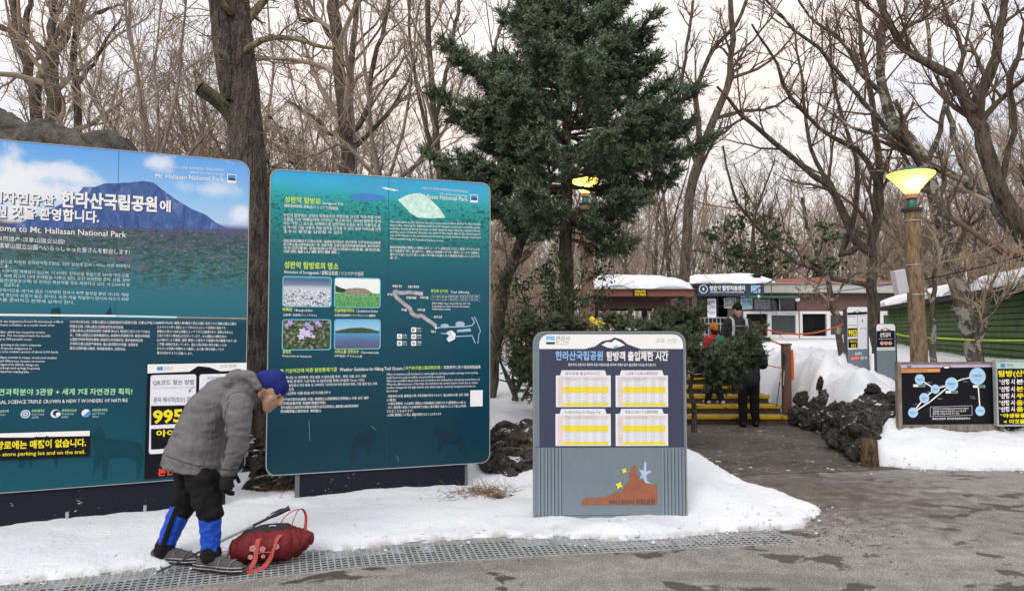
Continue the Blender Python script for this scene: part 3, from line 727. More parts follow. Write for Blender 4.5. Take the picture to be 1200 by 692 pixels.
    cn = ['1970年3月24日, 汉拿山国立公园被指定为国家公园, 汉拿山海拔1950米', '的国立公园, 汉拿山国立公园是自然生态的宝库。', '汉拿山有火山活动而形成的“白鹿潭”火山口, 周边有三百六十多个小火山', '丘。汉拿山是国立公园中最高的山, 从南到北的植物分布, 垂直分布明显', '山里有多种珍贵的动植物, 被指定为天然保护区, 保护着各种生物', '多样的汉拿山因其气候变化, 登山者须要充分准备, 注意安全', '国立公园的登山路线, 请准备饮用水, 注意安全。']
    y = 378.5
    for i, t in enumerate(cn): T(w, t, 82, y, 82 + len(t) * 2.75, y + 1.3, 3.6, bold=.004, res=1); y += 5.1
    jp = ['1970年3月24日, 韓国の第7番目の国立公園に指定された漢拏山国立公園は', 'エメラルドの海と溶岩によって作られた山として世界的に有名です。', '漢拏山の頂上には火山活動によってできた白鹿潭があり, 漢拏山を中心に', '三百六十余りの寄生火山が広がっています。また漢拏山の植物分布は', '山の高さにより暖帯, 温帯, 寒帯へと変化する垂直分布が顕著であり, 約', '二千種の植物が生息しています。登山の際は天気の変化が激しいため', 'あらかじめ気象の情報をよく確認し, 水と食べ物を用意してから', '登山を始めるようにお願いします。']
    y = 379.5
    for i, t in enumerate(jp): T(w, t, 184, y, min(184 + len(t) * 2.62, 277), y + 1.2, 3.5, bold=.004, res=1); y += 5.0
    # green award line and the four marks
    T(ink['green'], '유네스코 자연과학분야 3관왕 + 세계 7대 자연경관 획득!', -48, 463, 155, 462, 8.5, bold=.012)
    T(w, 'UNESCO NATURAL SCIENCE TRIPLE CROWN & NEW 7 WONDERS OF NATURE', -42, 473.5, 149.5, 470.5, 5.0, bold=.004, res=1)
    for px, kind in ((-15, 0), (30, 1), (65, 2), (101, 3)):
        x, z = U(px, 485 - px * .012); r = .033
        if kind == 2:
            w.poly(circ(x, z, r)); ink['navy'].poly(circ(x + .006, z + .003, r * .75), .0042); w.poly(circ(x + .02, z - .006, r * .5), .0052)
        elif kind == 3:
            w.poly(circ(x, z, r)); ink['blue'].poly([(x + r * math.cos(t), z + r * math.sin(t)) for t in np.linspace(-2.4, .75, 12)], .0042)
        else:
            ink['pale'].poly(circ(x, z, r)); ink['navy'].poly(circ(x, z, r * .72), .0042); ink['pale'].poly(circ(x, z, r * .55), .0052); ink['navy'].poly([(x - r * .25, z - r * .2), (x + r * .05, z + r * .35), (x + r * .25, z - r * .15)], .0062)
        y = 481.5 - px * .012
        T(ink['green'], ['생물권보전지역', '세계지질공원', '세계자연유산', '세계7대자연경관'][kind], px + 7, y + 1.5, px + 25 - (kind == 1) * 3, y + 1.2, 3.4, bold=.01, res=1)
        T(ink['pale'], ['Biosphere Reserve', 'Global Geopark', 'World Heritage', 'New 7 Wonders'][kind], px + 7, y + 5, px + 22, y + 4.6, 2.6, bold=0, res=1)
        T(ink['pale'], ['生物圏', '世界地質', '世界自然', '世界七大'][kind], px + 7, y + 8.8, px + 15, y + 8.6, 2.6, bold=0, res=1)
    # faint dark deer of the background picture
    M['deerink'] = flat('faint_deer_print', (.006, .048, .074), .4, .18); M['deerink2'] = flat('dark_deer_print', (.007, .029, .048), .4, .18)
    def deer(pts, m): k = Ink(); k.poly(b.P(pts), .0012); k.build('deer_picture', M[m], b.root)
    deer([(108, 560), (111, 530), (108, 512), (116, 498), (121, 505), (124, 514), (150, 515), (166, 519), (168, 535), (163, 561), (160, 561), (160, 540), (150, 536), (128, 537), (125, 561), (120, 561), (119, 540)], 'deerink')
    deer([(22, 548), (25, 522), (40, 514), (60, 516), (70, 530), (66, 550), (62, 536), (40, 534), (36, 550), (32, 536), (27, 548)], 'deerink')
    deer([(60, 372), (60, 362), (70, 360), (72, 372)], 'deerink'); deer([(123, 368), (130, 359), (131, 368.6)], 'deerink')
    M['orange'] = flat('tan_print', (.50, .30, .22), .5, .2)
    M['deerink'] = flat('faint_deer_print', (.006, .048, .074), .4, .18)
    M['blueink'] = flat('mark_blue_print', (.07, .27, .62), .45, .3); M['navyink'] = flat('mark_navy_print', (.012, .045, .11), .45, .3)
    M['shadeink'] = flat('heading_outline_print', (.035, .07, .22), .45, .3)
    for k, mk, nm in (('white', 'white', 'white_lettering'), ('pale', 'cyantext', 'small_print'), ('green', 'palegreen', 'green_lettering'), ('navy', 'navyink', 'mark'), ('shade', 'shadeink', 'heading_outline'), ('blue', 'blueink', 'mark'), ('orange', 'orange', 'rule'), ('deer', 'deerink', 'deer_picture')):
        ink[k].build(nm, M[mk], b.root)
    sj = Ink()
    for px in (-40, 134): x = U(px, 400)[0]; sj.rect(x - .0015, x + .0015, zb + .01, zt - .01, .001)
    sj.build('panel_joint', flat('joint_line', (.012, .075, .12), .5, .2), b.root)  # thin dark seam between the sheets of the panel
    # notice about the store
    def notice(name, label, quad, y0=-.012):
        P = b.P(quad); return MB().slab(P, y0, -.0005).build(name, M['black'], b.root), P
    st, P = notice('store_notice', None, [(-62, 541), (105, 534), (105.5, 504), (-62, 509)])
    st['label'] = 'black notice with yellow lettering about no store on the trail'
    i2 = {k: Ink() for k in ('white', 'yellow', 'pale', 'dark')}
    i2['white'].poly(b.P([(-62, 512), (-62, 509), (105.5, 504), (105.4, 510), (58, 511), (48, 508), (40, 511.8)]), .0145)
    i2['white'].poly(b.P([(42, 511), (47, 508.6), (53, 508), (54, 511)]), .016)
    T(i2['yellow'], '주차장·탐방로에는 매점이 없습니다.', -45, 527.5, 101, 522, 10, bold=.03, d=.0145)
    T(i2['yellow'], 'There are no store parking lot and on the trail.', -40, 535, 100, 530.5, 5, bold=.012, d=.0145)
    i2['dark'].rect(*[f(b.P([(-30, 0), (-5, 0)])) for f in (lambda q: q[0][0], lambda q: q[1][0])], U(-20, 511)[1], U(-20, 509)[1], .0155)
    for k, mk, nm in (('white', 'white', 'header_band'), ('yellow', 'yellow', 'lettering'), ('dark', 'softgrey', 'park_mark')): i2[k].build(nm, M[mk], st)
    # the tall QR help poster behind the man (the code itself is left out)
    P = b.P([(169, 561), (286, 548), (289.5, 424), (173, 426)])
    qr = MB().slab(P, -.012, -.0005).build('help_poster', M['black'], b.root); qr['label'] = 'tall black poster with a yellow number 9953 and white boxes'
    i3 = {k: Ink() for k in ('white', 'yellow', 'paper', 'black', 'ink', 'red', 'blue', 'grey')}
    i3['white'].poly(b.P([(173, 437), (173, 426.5), (289, 424.5), (289, 433), (258, 434.6), (246, 430), (232, 428.5), (222, 435)]), .0142)
    def bx(nm, pts): k = Ink(); k.poly(b.P(pts), .016); k.build(nm, M['black'], qr)
    peak(i3['black'], i3['white'], *U(238, 434), .07)
    x, z = U(184, 433.5); i3['blue'].rect(x, x + .045, z, z + .03, .0155); T(i3['grey'], '한라산', 192, 434, 203, 433.7, 5, bold=0, d=.0155)
    T(i3['grey'], '국립공원', 257, 431, 277, 430, 4, bold=0, d=.0155)
    def rr(i, q, d, r=.02):
        (x0, z0), (x1, z1) = U(*q[0]), U(*q[1]); i.poly(rrect(x0, x1, z0, z1, r), d)
    rr(i3['paper'], ((174.5, 531.5), (230, 438)), .0142); rr(i3['paper'], ((232, 526), (284, 437)), .0142)
    T(i3['ink'], 'QR코드 찾는 방법', 179, 451, 227, 450, 6.5, bold=.008, d=.016); i3['ink'].line(b.P([(179, 454), (228, 453.5)]), .002, .016)
    i3['ink'].line(b.P([(227.5, 452), (222, 457)]), .004, .016); i3['ink'].poly(b.P([(220.5, 459.5), (222, 455.5), (224.5, 457.5)]), .016)
    T(i3['ink'], '문자 메시지(또는) 검색', 180, 471, 227, 470, 6.5, bold=.008, d=.016)
    T(i3['ink'], '한라산국립공원 탐방예약', 243, 444, 275, 443.5, 3, bold=0, d=.016)
    bx('black_box', [(177, 497.5), (177, 475), (226, 474), (226, 495)]); T(i3['yellow'], '9953', 179, 495, 225, 492.5, 16.5, bold=.035, d=.0185)
    bx('black_box', [(177, 526), (177, 502), (226, 500), (226, 523)]); T(i3['yellow'], '아이디', 183, 511, 218, 509.5, 8, bold=.03, d=.0185)
    T(i3['red'], '본인 확인', 185, 557, 225, 553, 9, bold=.035, d=.016)
    for k, mk, nm in (('white', 'white', 'header_band'), ('paper', 'paper', 'white_box'), ('black', 'black', 'header_peak'), ('yellow', 'yellow', 'number'), ('ink', 'inkgrey', 'lettering'), ('red', 'red', 'red_lettering'), ('blue', 'blueink', 'park_mark'), ('grey', 'softgrey', 'header_lettering')): i3[k].build(nm, M[mk], qr)
board1()

# --- 2: the trail board ----------------------------------------------------------
b2 = Board('trail_board', 'tall teal trail board with four photos and a route map', -2.225, 6.79, 18.8)
def board2():
    b = b2; U = b.U; T = b.T
    xl, zt = U(316.5, 197.5); xr, _ = U(574.5, 300); _, zb = U(313, 557.5)
    zs = lambda py: U(440, py)[1]
    OUT = rrect(xl, xr, zb, zt, .09)
    mat = ramp_mat('trail_print', [(zb, (.004, .040, .062)), (zs(500), (.004, .036, .062)), (zs(400), (.006, .064, .100)), (zs(330), (.008, .090, .135)), (zs(285), (.015, .155, .18)), (zs(250), (.020, .27, .27)), (zs(232), (.030, .36, .38)), (zs(218), (.035, .44, .66)), (zt, (.035, .34, .74))],
        [(34, (.7, 1, 1), (.008, .11, .125), .50, .60, zs(330), zs(285), zs(245), zs(225)), (60, (.7, 1, 1), (.05, .36, .30), .58, .68, zs(310), zs(270), zs(240), zs(222)), (1.4, (1, 1, 3), (.05, .36, .60), .48, .68, zs(240), zs(222), 8, 9)])
    MB().slab(OUT, 0, .09).build('panel', [mat], b.root)
    inner = rrect(xl + .008, xr - .008, zb + .008, zt - .008, .084); rim = MB(); n = len(OUT)
    rim.raw([(x, -.004, z) for x, z in OUT] + [(x, -.004, z) for x, z in inner] + [(x, .092, z) for x, z in OUT], [(i, (i + 1) % n, n + (i + 1) % n, n + i) for i in range(n)] + [(i, 2 * n + i, 2 * n + (i + 1) % n, (i + 1) % n) for i in range(n)])
    rim.build('rim', M['edge'], b.root)
    x0 = U(351, 580)[0]; x1 = U(545, 570)[0]
    MB().box(x0, x1, .015, .075, -.06, zb - .002).build('base', M['darkbase'], b.root)
    MB().box(x0 - .04, x0 - .001, .012, .078, -.06, zb - .003).box(x1 + .001, x1 + .03, .012, .078, -.06, zb - .003).build('base_post', flat('grey_steel_post', (.12, .125, .14), .5, .4), b.root)
    ink = {k: Ink() for k in ('white', 'pale', 'lime', 'lake', 'bald', 'route', 'mapblue', 'navy', 'blue', 'deer', 'pink', 'scratch')}
    w = ink['white']
    # crater lake and bare ridge of the top picture
    ink['lake'].poly([(x, z) for x, z in circ(*U(431, 231), .16, 26)] if False else [(U(431, 231)[0] + .17 * math.cos(t), U(431, 231)[1] + .035 * math.sin(t)) for t in np.linspace(0, 2 * math.pi, 26, endpoint=False)], .0012)
    ink['bald'].poly(b.P([(466, 234), (478, 228), (492, 226), (500, 230), (508, 237), (515, 244), (522, 255), (505, 256), (490, 255), (480, 249), (474, 242)]), .0012)
    ink['bald'].poly(b.P([(446, 219), (455, 220), (468, 223), (462, 224), (450, 221.5)]), .0012)
    T(w, 'Mt. Hallasan National Park', 484, 231.5, 548, 236, 6, bold=.004); T(w, '유네스코가 선정한 세계자연유산 한라산국립공원', 494, 221.5, 548, 226, 3.2, bold=0, res=1)
    T(w, 'World Natural Heritage', 516, 228, 548, 230.5, 2.6, bold=0, res=1)
    x, z = U(551, 237); s = U(560, 237)[0] - x; emblem(w, ink['blue'], ink['navy'], x, z, s)
    T(ink['lime'], '성판악 탐방로', 333.5, 237, 376, 239.5, 7.5, bold=.022); T(w, 'Seongpanak Trail', 378, 239.3, 402, 240.6, 3.4, bold=.01, res=1)
    T(w, '城板岳探訪路, 城板岳(ソンパナク)探訪路', 333, 242.6, 396, 246, 4, bold=.004, res=1)
    ko = ['성판악 탐방로는 한라산 동쪽코스인 성판악을 입구로 하여 속밭 사라', '오름을 거쳐 백록담까지 이어지는 등산로이다. 한라산 탐방로 중에', '서는 가장 긴 코스로, 대체적으로 완만하며 오르는 동안 아름다운 숲', '길 사이로 가을 단풍과 겨울 설경을 감상할 수 있다. 또한 사라오름 산정', '호수의 절경을 감상할 수 있다.']
    y = 254
    for i, t in enumerate(ko): T(w, t, 332, y, 446 if i < 4 else 402, y + (2.5 if i < 4 else 1.5), 4.2, bold=.006, res=1); y += 4.7
    cn = ['城板岳探訪路位于汉拿山东侧, 以城板岳为起点, 经过束田, 沙罗岳到达白鹿潭', '是汉拿山登山路中最长的一条, 坡度平缓, 沿途可以欣赏到美丽的森林, 秋天的枫叶', '与冬日的雪景, 还能欣赏沙罗岳山顶湖水的绝景, 景色优美,', '深受登山者的喜爱。']
    y = 283.5
    for i, t in enumerate(cn): T(w, t, 332, y, 446 if i < 3 else 398, y + (2.5 if i < 3 else 1), 3.6, bold=.004, res=1); y += 4.2
    en = ['The trail starts at the eastern entrance and passes Sokbat shelter to the summit', 'crater lake. Among the Hallasan trails it is the longest course and is mostly gentle,', 'with fine forest all along the way, so that climbers may enjoy the autumn leaves,', 'and the snow of winter. Besides, the view of the crater lake at the Saraoreum is', 'one of the finest on the mountain and is loved by many climbers all year round and', 'the summit may be reached before noon.']
    y = 261
    for i, t in enumerate(en): T(w, t, 457, y, 563 if i < 5 else 520, y + 2.8, 3.1, bold=.004, res=1); y += 3.9
    jp = ['城板岳探訪路は漢拏山の東側にあるコースで, 城板岳を入口とし束田, サラオルムを', '経て白鹿潭まで続く登山路です。漢拏山の探訪路の中では一番長いコースで, 全体的に', '緩やかで登りながら美しい森の中で秋の紅葉と冬の雪景色を楽しむことができ', 'ます。']
    y = 291
    for i, t in enumerate(jp): T(w, t, 457, y, 562 if i < 3 else 468, y + (2.6 if i < 3 else .3), 3.3, bold=.004, res=1); y += 4.2
    T(ink['lime'], '성판악 탐방로의 명소', 333, 314, 396.5, 315.8, 8.5, bold=.022); T(w, 'Attraction of Seongpanak / 城板岳名胜 / ソンパナク名所', 332.5, 320, 426, 323, 4.4, bold=.006, res=1)
    # four photographs
    def photo(label, q, mat, extra=()):
        (x0, z1), (x1, z0) = U(*q[0]), U(*q[1])
        o = MB().slab(rrect(x0, x1, z0, z1, .022), -.003, -.0002).build('photo', mat, b.root); o['label'] = label
        fr_o = rrect(x0 - .007, x1 + .007, z0 - .007, z1 + .007, .028); fr_i = rrect(x0 + .002, x1 - .002, z0 + .002, z1 - .002, .02); nn = len(fr_o)
        MB().raw([(x, -.0042, z) for x, z in fr_o] + [(x, -.0042, z) for x, z in fr_i], [(i, (i + 1) % nn, nn + (i + 1) % nn, nn + i) for i in range(nn)]).build('border', M['photoedge'], o)
        for nm, mk, pts, d in extra:
            k = Ink(); k.poly(b.P(pts), d); k.build(nm, mk, o)
        return o
    M['photoedge'] = flat('photo_border_blue', (.16, .50, .66), .4, .3)
    z_ = lambda y: U(360, y)[1]
    m1 = ramp_mat('snow_crater_photo', [(z_(358), (.42, .47, .56)), (z_(338), (.55, .60, .70)), (z_(333), (.16, .22, .34)), (z_(327), (.06, .13, .26)), (z_(324), (.12, .34, .62))], [(32, (1, 1, 1.6), (.03, .045, .06), .52, .57, 0, .1, z_(345), z_(336)), (60, (1, 1, 1.5), (.80, .84, .92), .52, .58, 0, .1, z_(343), z_(335))])
    photo('photo of a snowy crater under a dark blue sky', ((332, 324), (387.5, 359)), m1)
    m2 = ramp_mat('meadow_photo', [(z_(362), (.10, .32, .10)), (z_(343), (.16, .42, .18)), (z_(342), (.80, .86, .86)), (z_(325), (.84, .88, .88))], [(45, (1, 1, 1.6), (.03, .10, .04), .53, .62, 0, .1, z_(344), z_(341))])
    photo('photo of a green meadow with a low brown crater rim', ((392.5, 325.5), (445, 360)), m2, [('rim_hill', flat('rim_brown_print', (.30, .24, .21), .5, .2, var=.3, scale=60), [(402, 343), (407, 338), (418, 337), (428, 338), (435, 342), (437, 344), (420, 345)], .0045), ('bushes', flat('dark_hedge_print', (.02, .07, .04), .5, .2), [(393, 334), (399, 337), (406, 339), (402, 343), (393, 342)], .0050)])
    m3 = ramp_mat('flower_photo', [(z_(408), (.05, .075, .035)), (z_(374), (.06, .09, .05))], [(38, None, (.24, .30, .20), .52, .60, 0, .1, 9, 10), (26, None, (.012, .02, .01), .55, .62, 0, .1, 9, 10)])
    fl = []
    mp_ = flat('petal_print', (.60, .56, .80), .5, .2, var=.15, scale=40); mp2 = flat('petal_violet_print', (.42, .34, .70), .5, .2, var=.15, scale=40)
    for j, (cx, cy, r, mm) in enumerate(((355, 388, 4.2, mp_), (361, 391, 4.2, mp_), (353, 394, 4.0, mp_), (364, 384, 3.6, mp2), (360, 380, 3.4, mp2), (340, 378, 3.4, mp2), (336, 381, 2.4, mp2), (372, 378, 3.2, mp2), (375, 381, 2.4, mp2), (367, 394, 2.4, mp_))):
        fl.append(('flower', mm, [(cx + r * (1 + .28 * math.cos(5 * t + j)) * math.cos(t), cy + r * .85 * (1 + .28 * math.cos(5 * t + j)) * math.sin(t)) for t in np.linspace(0, 2 * math.pi, 30, endpoint=False)], .0045 + j * .0003))
    photo('photo of pale violet flowers among dark leaves', ((331.5, 374.5), (387, 409)), m3, fl)
    m4 = ramp_mat('lake_photo', [(z_(408), (.10, .10, .16)), (z_(400), (.08, .16, .34)), (z_(390), (.10, .30, .56)), (z_(387), (.10, .34, .60)), (z_(386.5), (.34, .58, .76)), (z_(374), (.16, .46, .76))], [(22, (1, 1, 2), (.16, .10, .09), .50, .66, 0, .1, z_(400), z_(392))])
    photo('photo of a calm blue lake under a low green hill', ((392.5, 374.5), (445, 408)), m4, [('hill', flat('hill_green_print', (.04, .09, .05), .5, .2, var=.3, scale=50), [(393, 388), (400, 386), (412, 384), (424, 383.5), (434, 385), (444.6, 388.5), (444.6, 390), (393, 390)], .0045)])
    for (a, c, x0, y0, x1) in (('백록담', '/ Baengnokdam', 331, 364.5, 366), ('진달래밭대피소', '/ Jindallaebat Shelter', 392, 365.5, 443), ('설앵초', '', 331, 413.8, 341), ('사라오름 산정호수', '/ Saraoreum Lake', 392, 413.8, 444)):
        k = x0 + (x1 - x0) * (.33 if a == '백록담' else .46 if '진' in a else 1 if a == '설앵초' else .55)
        T(ink['lime'], a, x0, y0, k, y0, 4.4, bold=.02, res=1)
        if c: T(w, c, k + 2, y0, x1, y0 + .3, 3.4, bold=.006, res=1)
    for t, x0, y0, x1 in (('白鹿潭 / 白鹿潭(ペンノクタム)', 332, 370, 371), ('杜鹃花园避难所 / チンダルレバッ避難所', 392, 370.5, 440), ('Primula modesta var. hannasanensis', 331, 417.8, 365), ('沙罗岳湖 / サラオルム湖', 392, 418, 424)): T(w, t, x0, y0, x1, y0 + .6, 3.0, bold=.003, res=1)
    # route map
    def cat_curve(pts, n=5):
        P = [Vector((*p, 0)) for p in pts]; out = []
        for i in range(len(P) - 1):
            p0, p1, p2, p3 = P[max(i - 1, 0)], P[i], P[i + 1], P[min(i + 2, len(P) - 1)]
            for j in range(n):
                t = j / n; q = .5 * ((2 * p1) + (p2 - p0) * t + (2 * p0 - 5 * p1 + 4 * p2 - p3) * t * t + (3 * p1 - p0 - 3 * p2 + p3) * t ** 3); out.append((q.x, q.y))
        out.append((P[-1].x, P[-1].y)); return out
    r1 = cat_curve([(494, 344), (485, 343), (478, 342.5), (470, 343), (463, 342), (464, 347), (469, 352), (475, 357), (480, 361), (483, 367), (489, 370), (494, 370), (500, 374), (506, 378), (510, 381)])
    ink['pink'].line(b.P(r1), .040, .0022); ink['route'].line(b.P(r1), .030, .0034)
    for t, x0, y0, x1 in (('백록담 정상', 460, 336.5, 471), ('관음사 탐방로', 478, 337, 491), ('삼각봉', 454, 346, 460), ('진달래밭', 476, 349.8, 488), ('사라오름', 492, 349.8, 502), ('속밭', 470, 364, 477), ('사라오름', 489, 364, 498), ('성판악 입구', 508, 372.5, 518), ('매표소', 505, 389.5, 511)):
        T(w, t, x0, y0, x1, y0 + .3, 3.0, bold=.02, res=1)
    for q in (((511, 381.5), (507, 386)),): w.poly(circ(*U(511, 384), .012), .003)
    mb_ = ink['mapblue']
    mb_.line(b.P([(512, 384), (520, 383), (545, 382.5), (553, 381), (556, 377), (553, 372)]), .012); mb_.line(b.P([(556, 371), (559, 377), (563, 388), (561, 392), (560, 402)]), .008); mb_.line(b.P([(517, 390), (524, 391), (530, 389), (534, 394), (553, 393), (557, 402)]), .010)
    mb_.poly([(U(521, 381.5)[0] + .042 * math.cos(t), U(521, 381.5)[1] + .022 * math.sin(t)) for t in np.linspace(0, 6.28, 18, endpoint=False)], .0034)
    mb_.poly([(U(539, 379.5)[0] + .048 * math.cos(t), U(539, 379.5)[1] + .028 * math.sin(t)) for t in np.linspace(0, 6.28, 18, endpoint=False)], .0034)
    mb_.poly(b.P([(535, 386.5), (551, 384.5), (552, 388), (536, 389)]), .0034); w.poly(b.P([(523, 389), (529, 386.5), (534, 391), (533, 397), (526, 400.5), (523, 397), (526, 393)]), .004)
    mb_.line(b.P([(525, 388), (531, 396)]), .007, .0048); mb_.line(b.P([(529, 387), (524, 398)]), .005, .0052)
    # legend
    ink['navy'].poly(b.P([(465, 388.5), (465, 383.5), (477, 383.5), (480, 386), (477, 388.5)]), .003)
    for px, py, t in ((481.8, 383.3, '주차장'), (465.2, 391, '안내소'), (481.8, 391.2, '화장실'), (465.2, 399, '대피소'), (481.8, 399, '샘')):
        (x0, z1), (x1, z0) = U(px, py), U(px + 6, py + 5.8); w.poly(rrect(x0, x1, z0, z1, .008, n=3), .003)
        T(ink['navy'], {'주차장': 'P', '안내소': '人', '화장실': 'WC', '대피소': '合', '샘': '水'}[t], px + 1.3, py + 4.6, px + 4.7, py + 4.6, 3.4, bold=.02, res=1, d=.0042)
        T(w, t, px + 7, py + 2.8, px + 11.5, py + 2.8, 2.6, bold=.01, res=1); w.line(b.P([(px + 7, py + 4.6), (px + 12, py + 4.6)]), .003)
    T(ink['lime'], '등산로 난이도', 505, 342.5, 525, 342.8, 4, bold=.02, res=1); T(w, 'Trail difficulty', 528, 343.2, 550, 343.5, 3, bold=.006, res=1)
    xs_ = [505, 509.5, 516, 525.5, 537.5, 550, 562]
    for yy in (345, 348.5, 352): mb_.line(b.P([(505, yy - .2), (562, yy + .4)]), .002)
    for xx in xs_: mb_.line(b.P([(xx, 345), (xx, 352)]), .002)
    for xx, xy, t in zip(xs_[:-1], xs_[1:], ('구간', '거리', '소요', '탐방로', '시간', '난이도')): T(w, t, xx + 1.2, 348, xy - 1.2, 348.2, 2.0, bold=.004, res=1); T(w, t, xx + 1.8, 351.4, xy - 1.8, 351.6, 1.8, bold=.0, res=1)
    for i, t in enumerate(('성판악-백록담 9.6km, 4시간 30분 소요, 편도 기준', 'Total distance 9.6km, 4 hours 30 minutes', 'Trail Distance, Incline')): T(w, t, 506, 356.5 + i * 3.2, (551, 550, 528)[i], 356.8 + i * 3.2, 2.6, bold=.006, res=1)
    # weather guidelines
    ink['lime'].poly(b.P([(328.5, 436), (328.5, 432.5), (332, 432.5), (332, 436)]), .003)
    T(ink['lime'], '기상여건에 따른 탐방통제기준', 334, 436.6, 395, 434.8, 5.2, bold=.016); T(w, 'Weather Guidelines for Hiking Trail Closure /', 398, 434.6, 474, 433, 4.6, bold=.010, res=1)
    T(ink['lime'], '天气状况登山路控制标准 /', 475, 432.8, 518, 432, 4.2, bold=.006, res=1); T(w, '気象条件に伴う探訪統制基準', 520, 432, 563, 431.6, 4.2, bold=.004, res=1)
    y = 444
    for t, x1 in (('대설주의보 시: 전면통제, 경보 발효 시 탐방로를 통제. - 폭풍, 대설, 호우, 태풍', 429), ('입산통제 중에서 기상악화 시 탐방로별 통제 (적설량 30cm 이상)', 427), ('한라산 탐방로의 정상 통제, 또 고지대의 기상여건에 따라 탐방로 통제, 강풍 결빙 등은 시작', 442), ('탐방객 안전', 344), ('대하여 입산통제, 시설물 점검을 위한 시간대별 조정 시', 387)):
        T(w, t, 329, y, x1, y - (x1 - 329) * .022, 3.6, bold=.006, res=1); y += 4.6
    y += 2.5
    for t, x1 in (('- 天气状况变化时(暴雨, 大雪), 根据国立公园管理规定(限制登山: 大雪, 台风, 强风', 432), ('暴风雨及暴风雪, 根据积雪量的限制,', 382), ('另外由国立公园负责人根据当地情况(台风)采取封山, 通知登山者或有危险时', 420), ('同时确保登山者的安全, 限制登山', 376)):
        T(w, t, 329, y, x1, y - (x1 - 329) * .022, 3.5, bold=.005, res=1); y += 4.6
    y = 439.5
    for t, x1 in (('When circumstances are bad based on severe typhoon (including weather warning, storm warning,', 560), ('trails from the peak would be closed until the weather)', 521), ('When the snowfall is above 30cm, it is closed from the trailhead by a rule (heavy snow alert or a)', 562), ('When the different access of the trails, the trails from the summit may be closed due to sudden', 560), ('weather changes for the high altitude trail, which may be caused by unexpected storms on', 557), ('the mountain', 466)):
        T(w, t, 453, y, x1, y - (x1 - 453) * .020, 3.1, bold=.004, res=1); y += 3.9
    y += 2.5
    for t, x1 in (('- 気象条件(大雪, 暴風雨)の際, 天気特報が発令されたり, 登山統制(大雪, 台風, 強風', 549), ('の場合)', 464), ('- 大雪注意報時, 入山統制, 漢拏山の探訪路別に統制される(積雪量30cm以上)', 546), ('- また, 探訪客の安全のため高地帯では登山, 集中豪雨, 強風などにより登山が統制', 546), ('されることもあります', 483), ('- 山頂部, 積雪量により登山, 探訪が制限されることがあります', 517)):
        T(w, t, 453, y, x1, y - (x1 - 453) * .020, 3.3, bold=.004, res=1); y += 4.4
    # a plain pale label where the photo has a code
    (x0, z1), (x1, z0) = U(551, 457), U(565.5, 475.5); w.rect(x0, x1, z0, z1, .003)
    for k in range(3): pass
    sj = Ink(); x = U(454, 400)[0]; sj.rect(x - .0015, x + .0015, zb + .01, zt - .01, .001); sj.build('panel_joint', flat('joint_line', (.012, .075, .12), .5, .2), b.root)
    # dark deer and scratches
    def deer(pts, m): k = Ink(); k.poly(b.P(pts), .0012); k.build('deer_picture', M[m], b.root)
    deer([(410, 540), (413, 520), (418, 508), (428, 503), (440, 506), (440, 516), (435, 521), (434, 532), (430, 532), (430, 522), (420, 522), (416, 540)], 'deerink2')
    deer([(508, 505), (512, 499), (516, 506), (528, 506), (540, 510), (547, 520), (549, 532), (545, 533), (543, 522), (540, 532), (537, 522), (520, 519), (515, 531), (512, 531), (513, 516)], 'deerink2')
    for q in (((479, 432), (480, 441)), ((362, 492), (363, 516)), ((483, 478), (487, 490)), ((465, 533), (467, 540)), ((435, 499), (441, 503))): ink['scratch'].line(b.P(q), .003, .0022)
    M['lakeink'] = flat('crater_lake_print', (.05, .22, .58), .4, .3); M['baldink'] = flat('bare_ridge_print', (.56, .84, .74), .4, .3, var=.25, scale=24)
    M['routeink'] = flat('route_white_print', (.74, .72, .80), .4, .3); M['mapink'] = flat('map_blue_print', (.34, .50, .66), .4, .3); M['pinkink'] = flat('route_edge_print', (.50, .42, .52), .4, .3)
    M['deerink2'] = flat('dark_deer_print', (.007, .029, .048), .4, .18); M['scratchink'] = flat('scratch', (.25, .36, .40), .6, .2)
    for k, mk, nm in (('white', 'white', 'white_lettering'), ('lime', 'lime', 'green_heading'), ('lake', 'lakeink', 'lake_picture'), ('bald', 'baldink', 'ridge_picture'), ('route', 'routeink', 'route_line'), ('pink', 'pinkink', 'route_outline'), ('mapblue', 'mapink', 'map'), ('navy', 'navyink', 'mark'), ('blue', 'blueink', 'mark'), ('deer', 'deerink2', 'deer_picture'), ('scratch', 'scratchink', 'scratches')):
        ink[k].build(nm, M[mk], b.root)
board2()

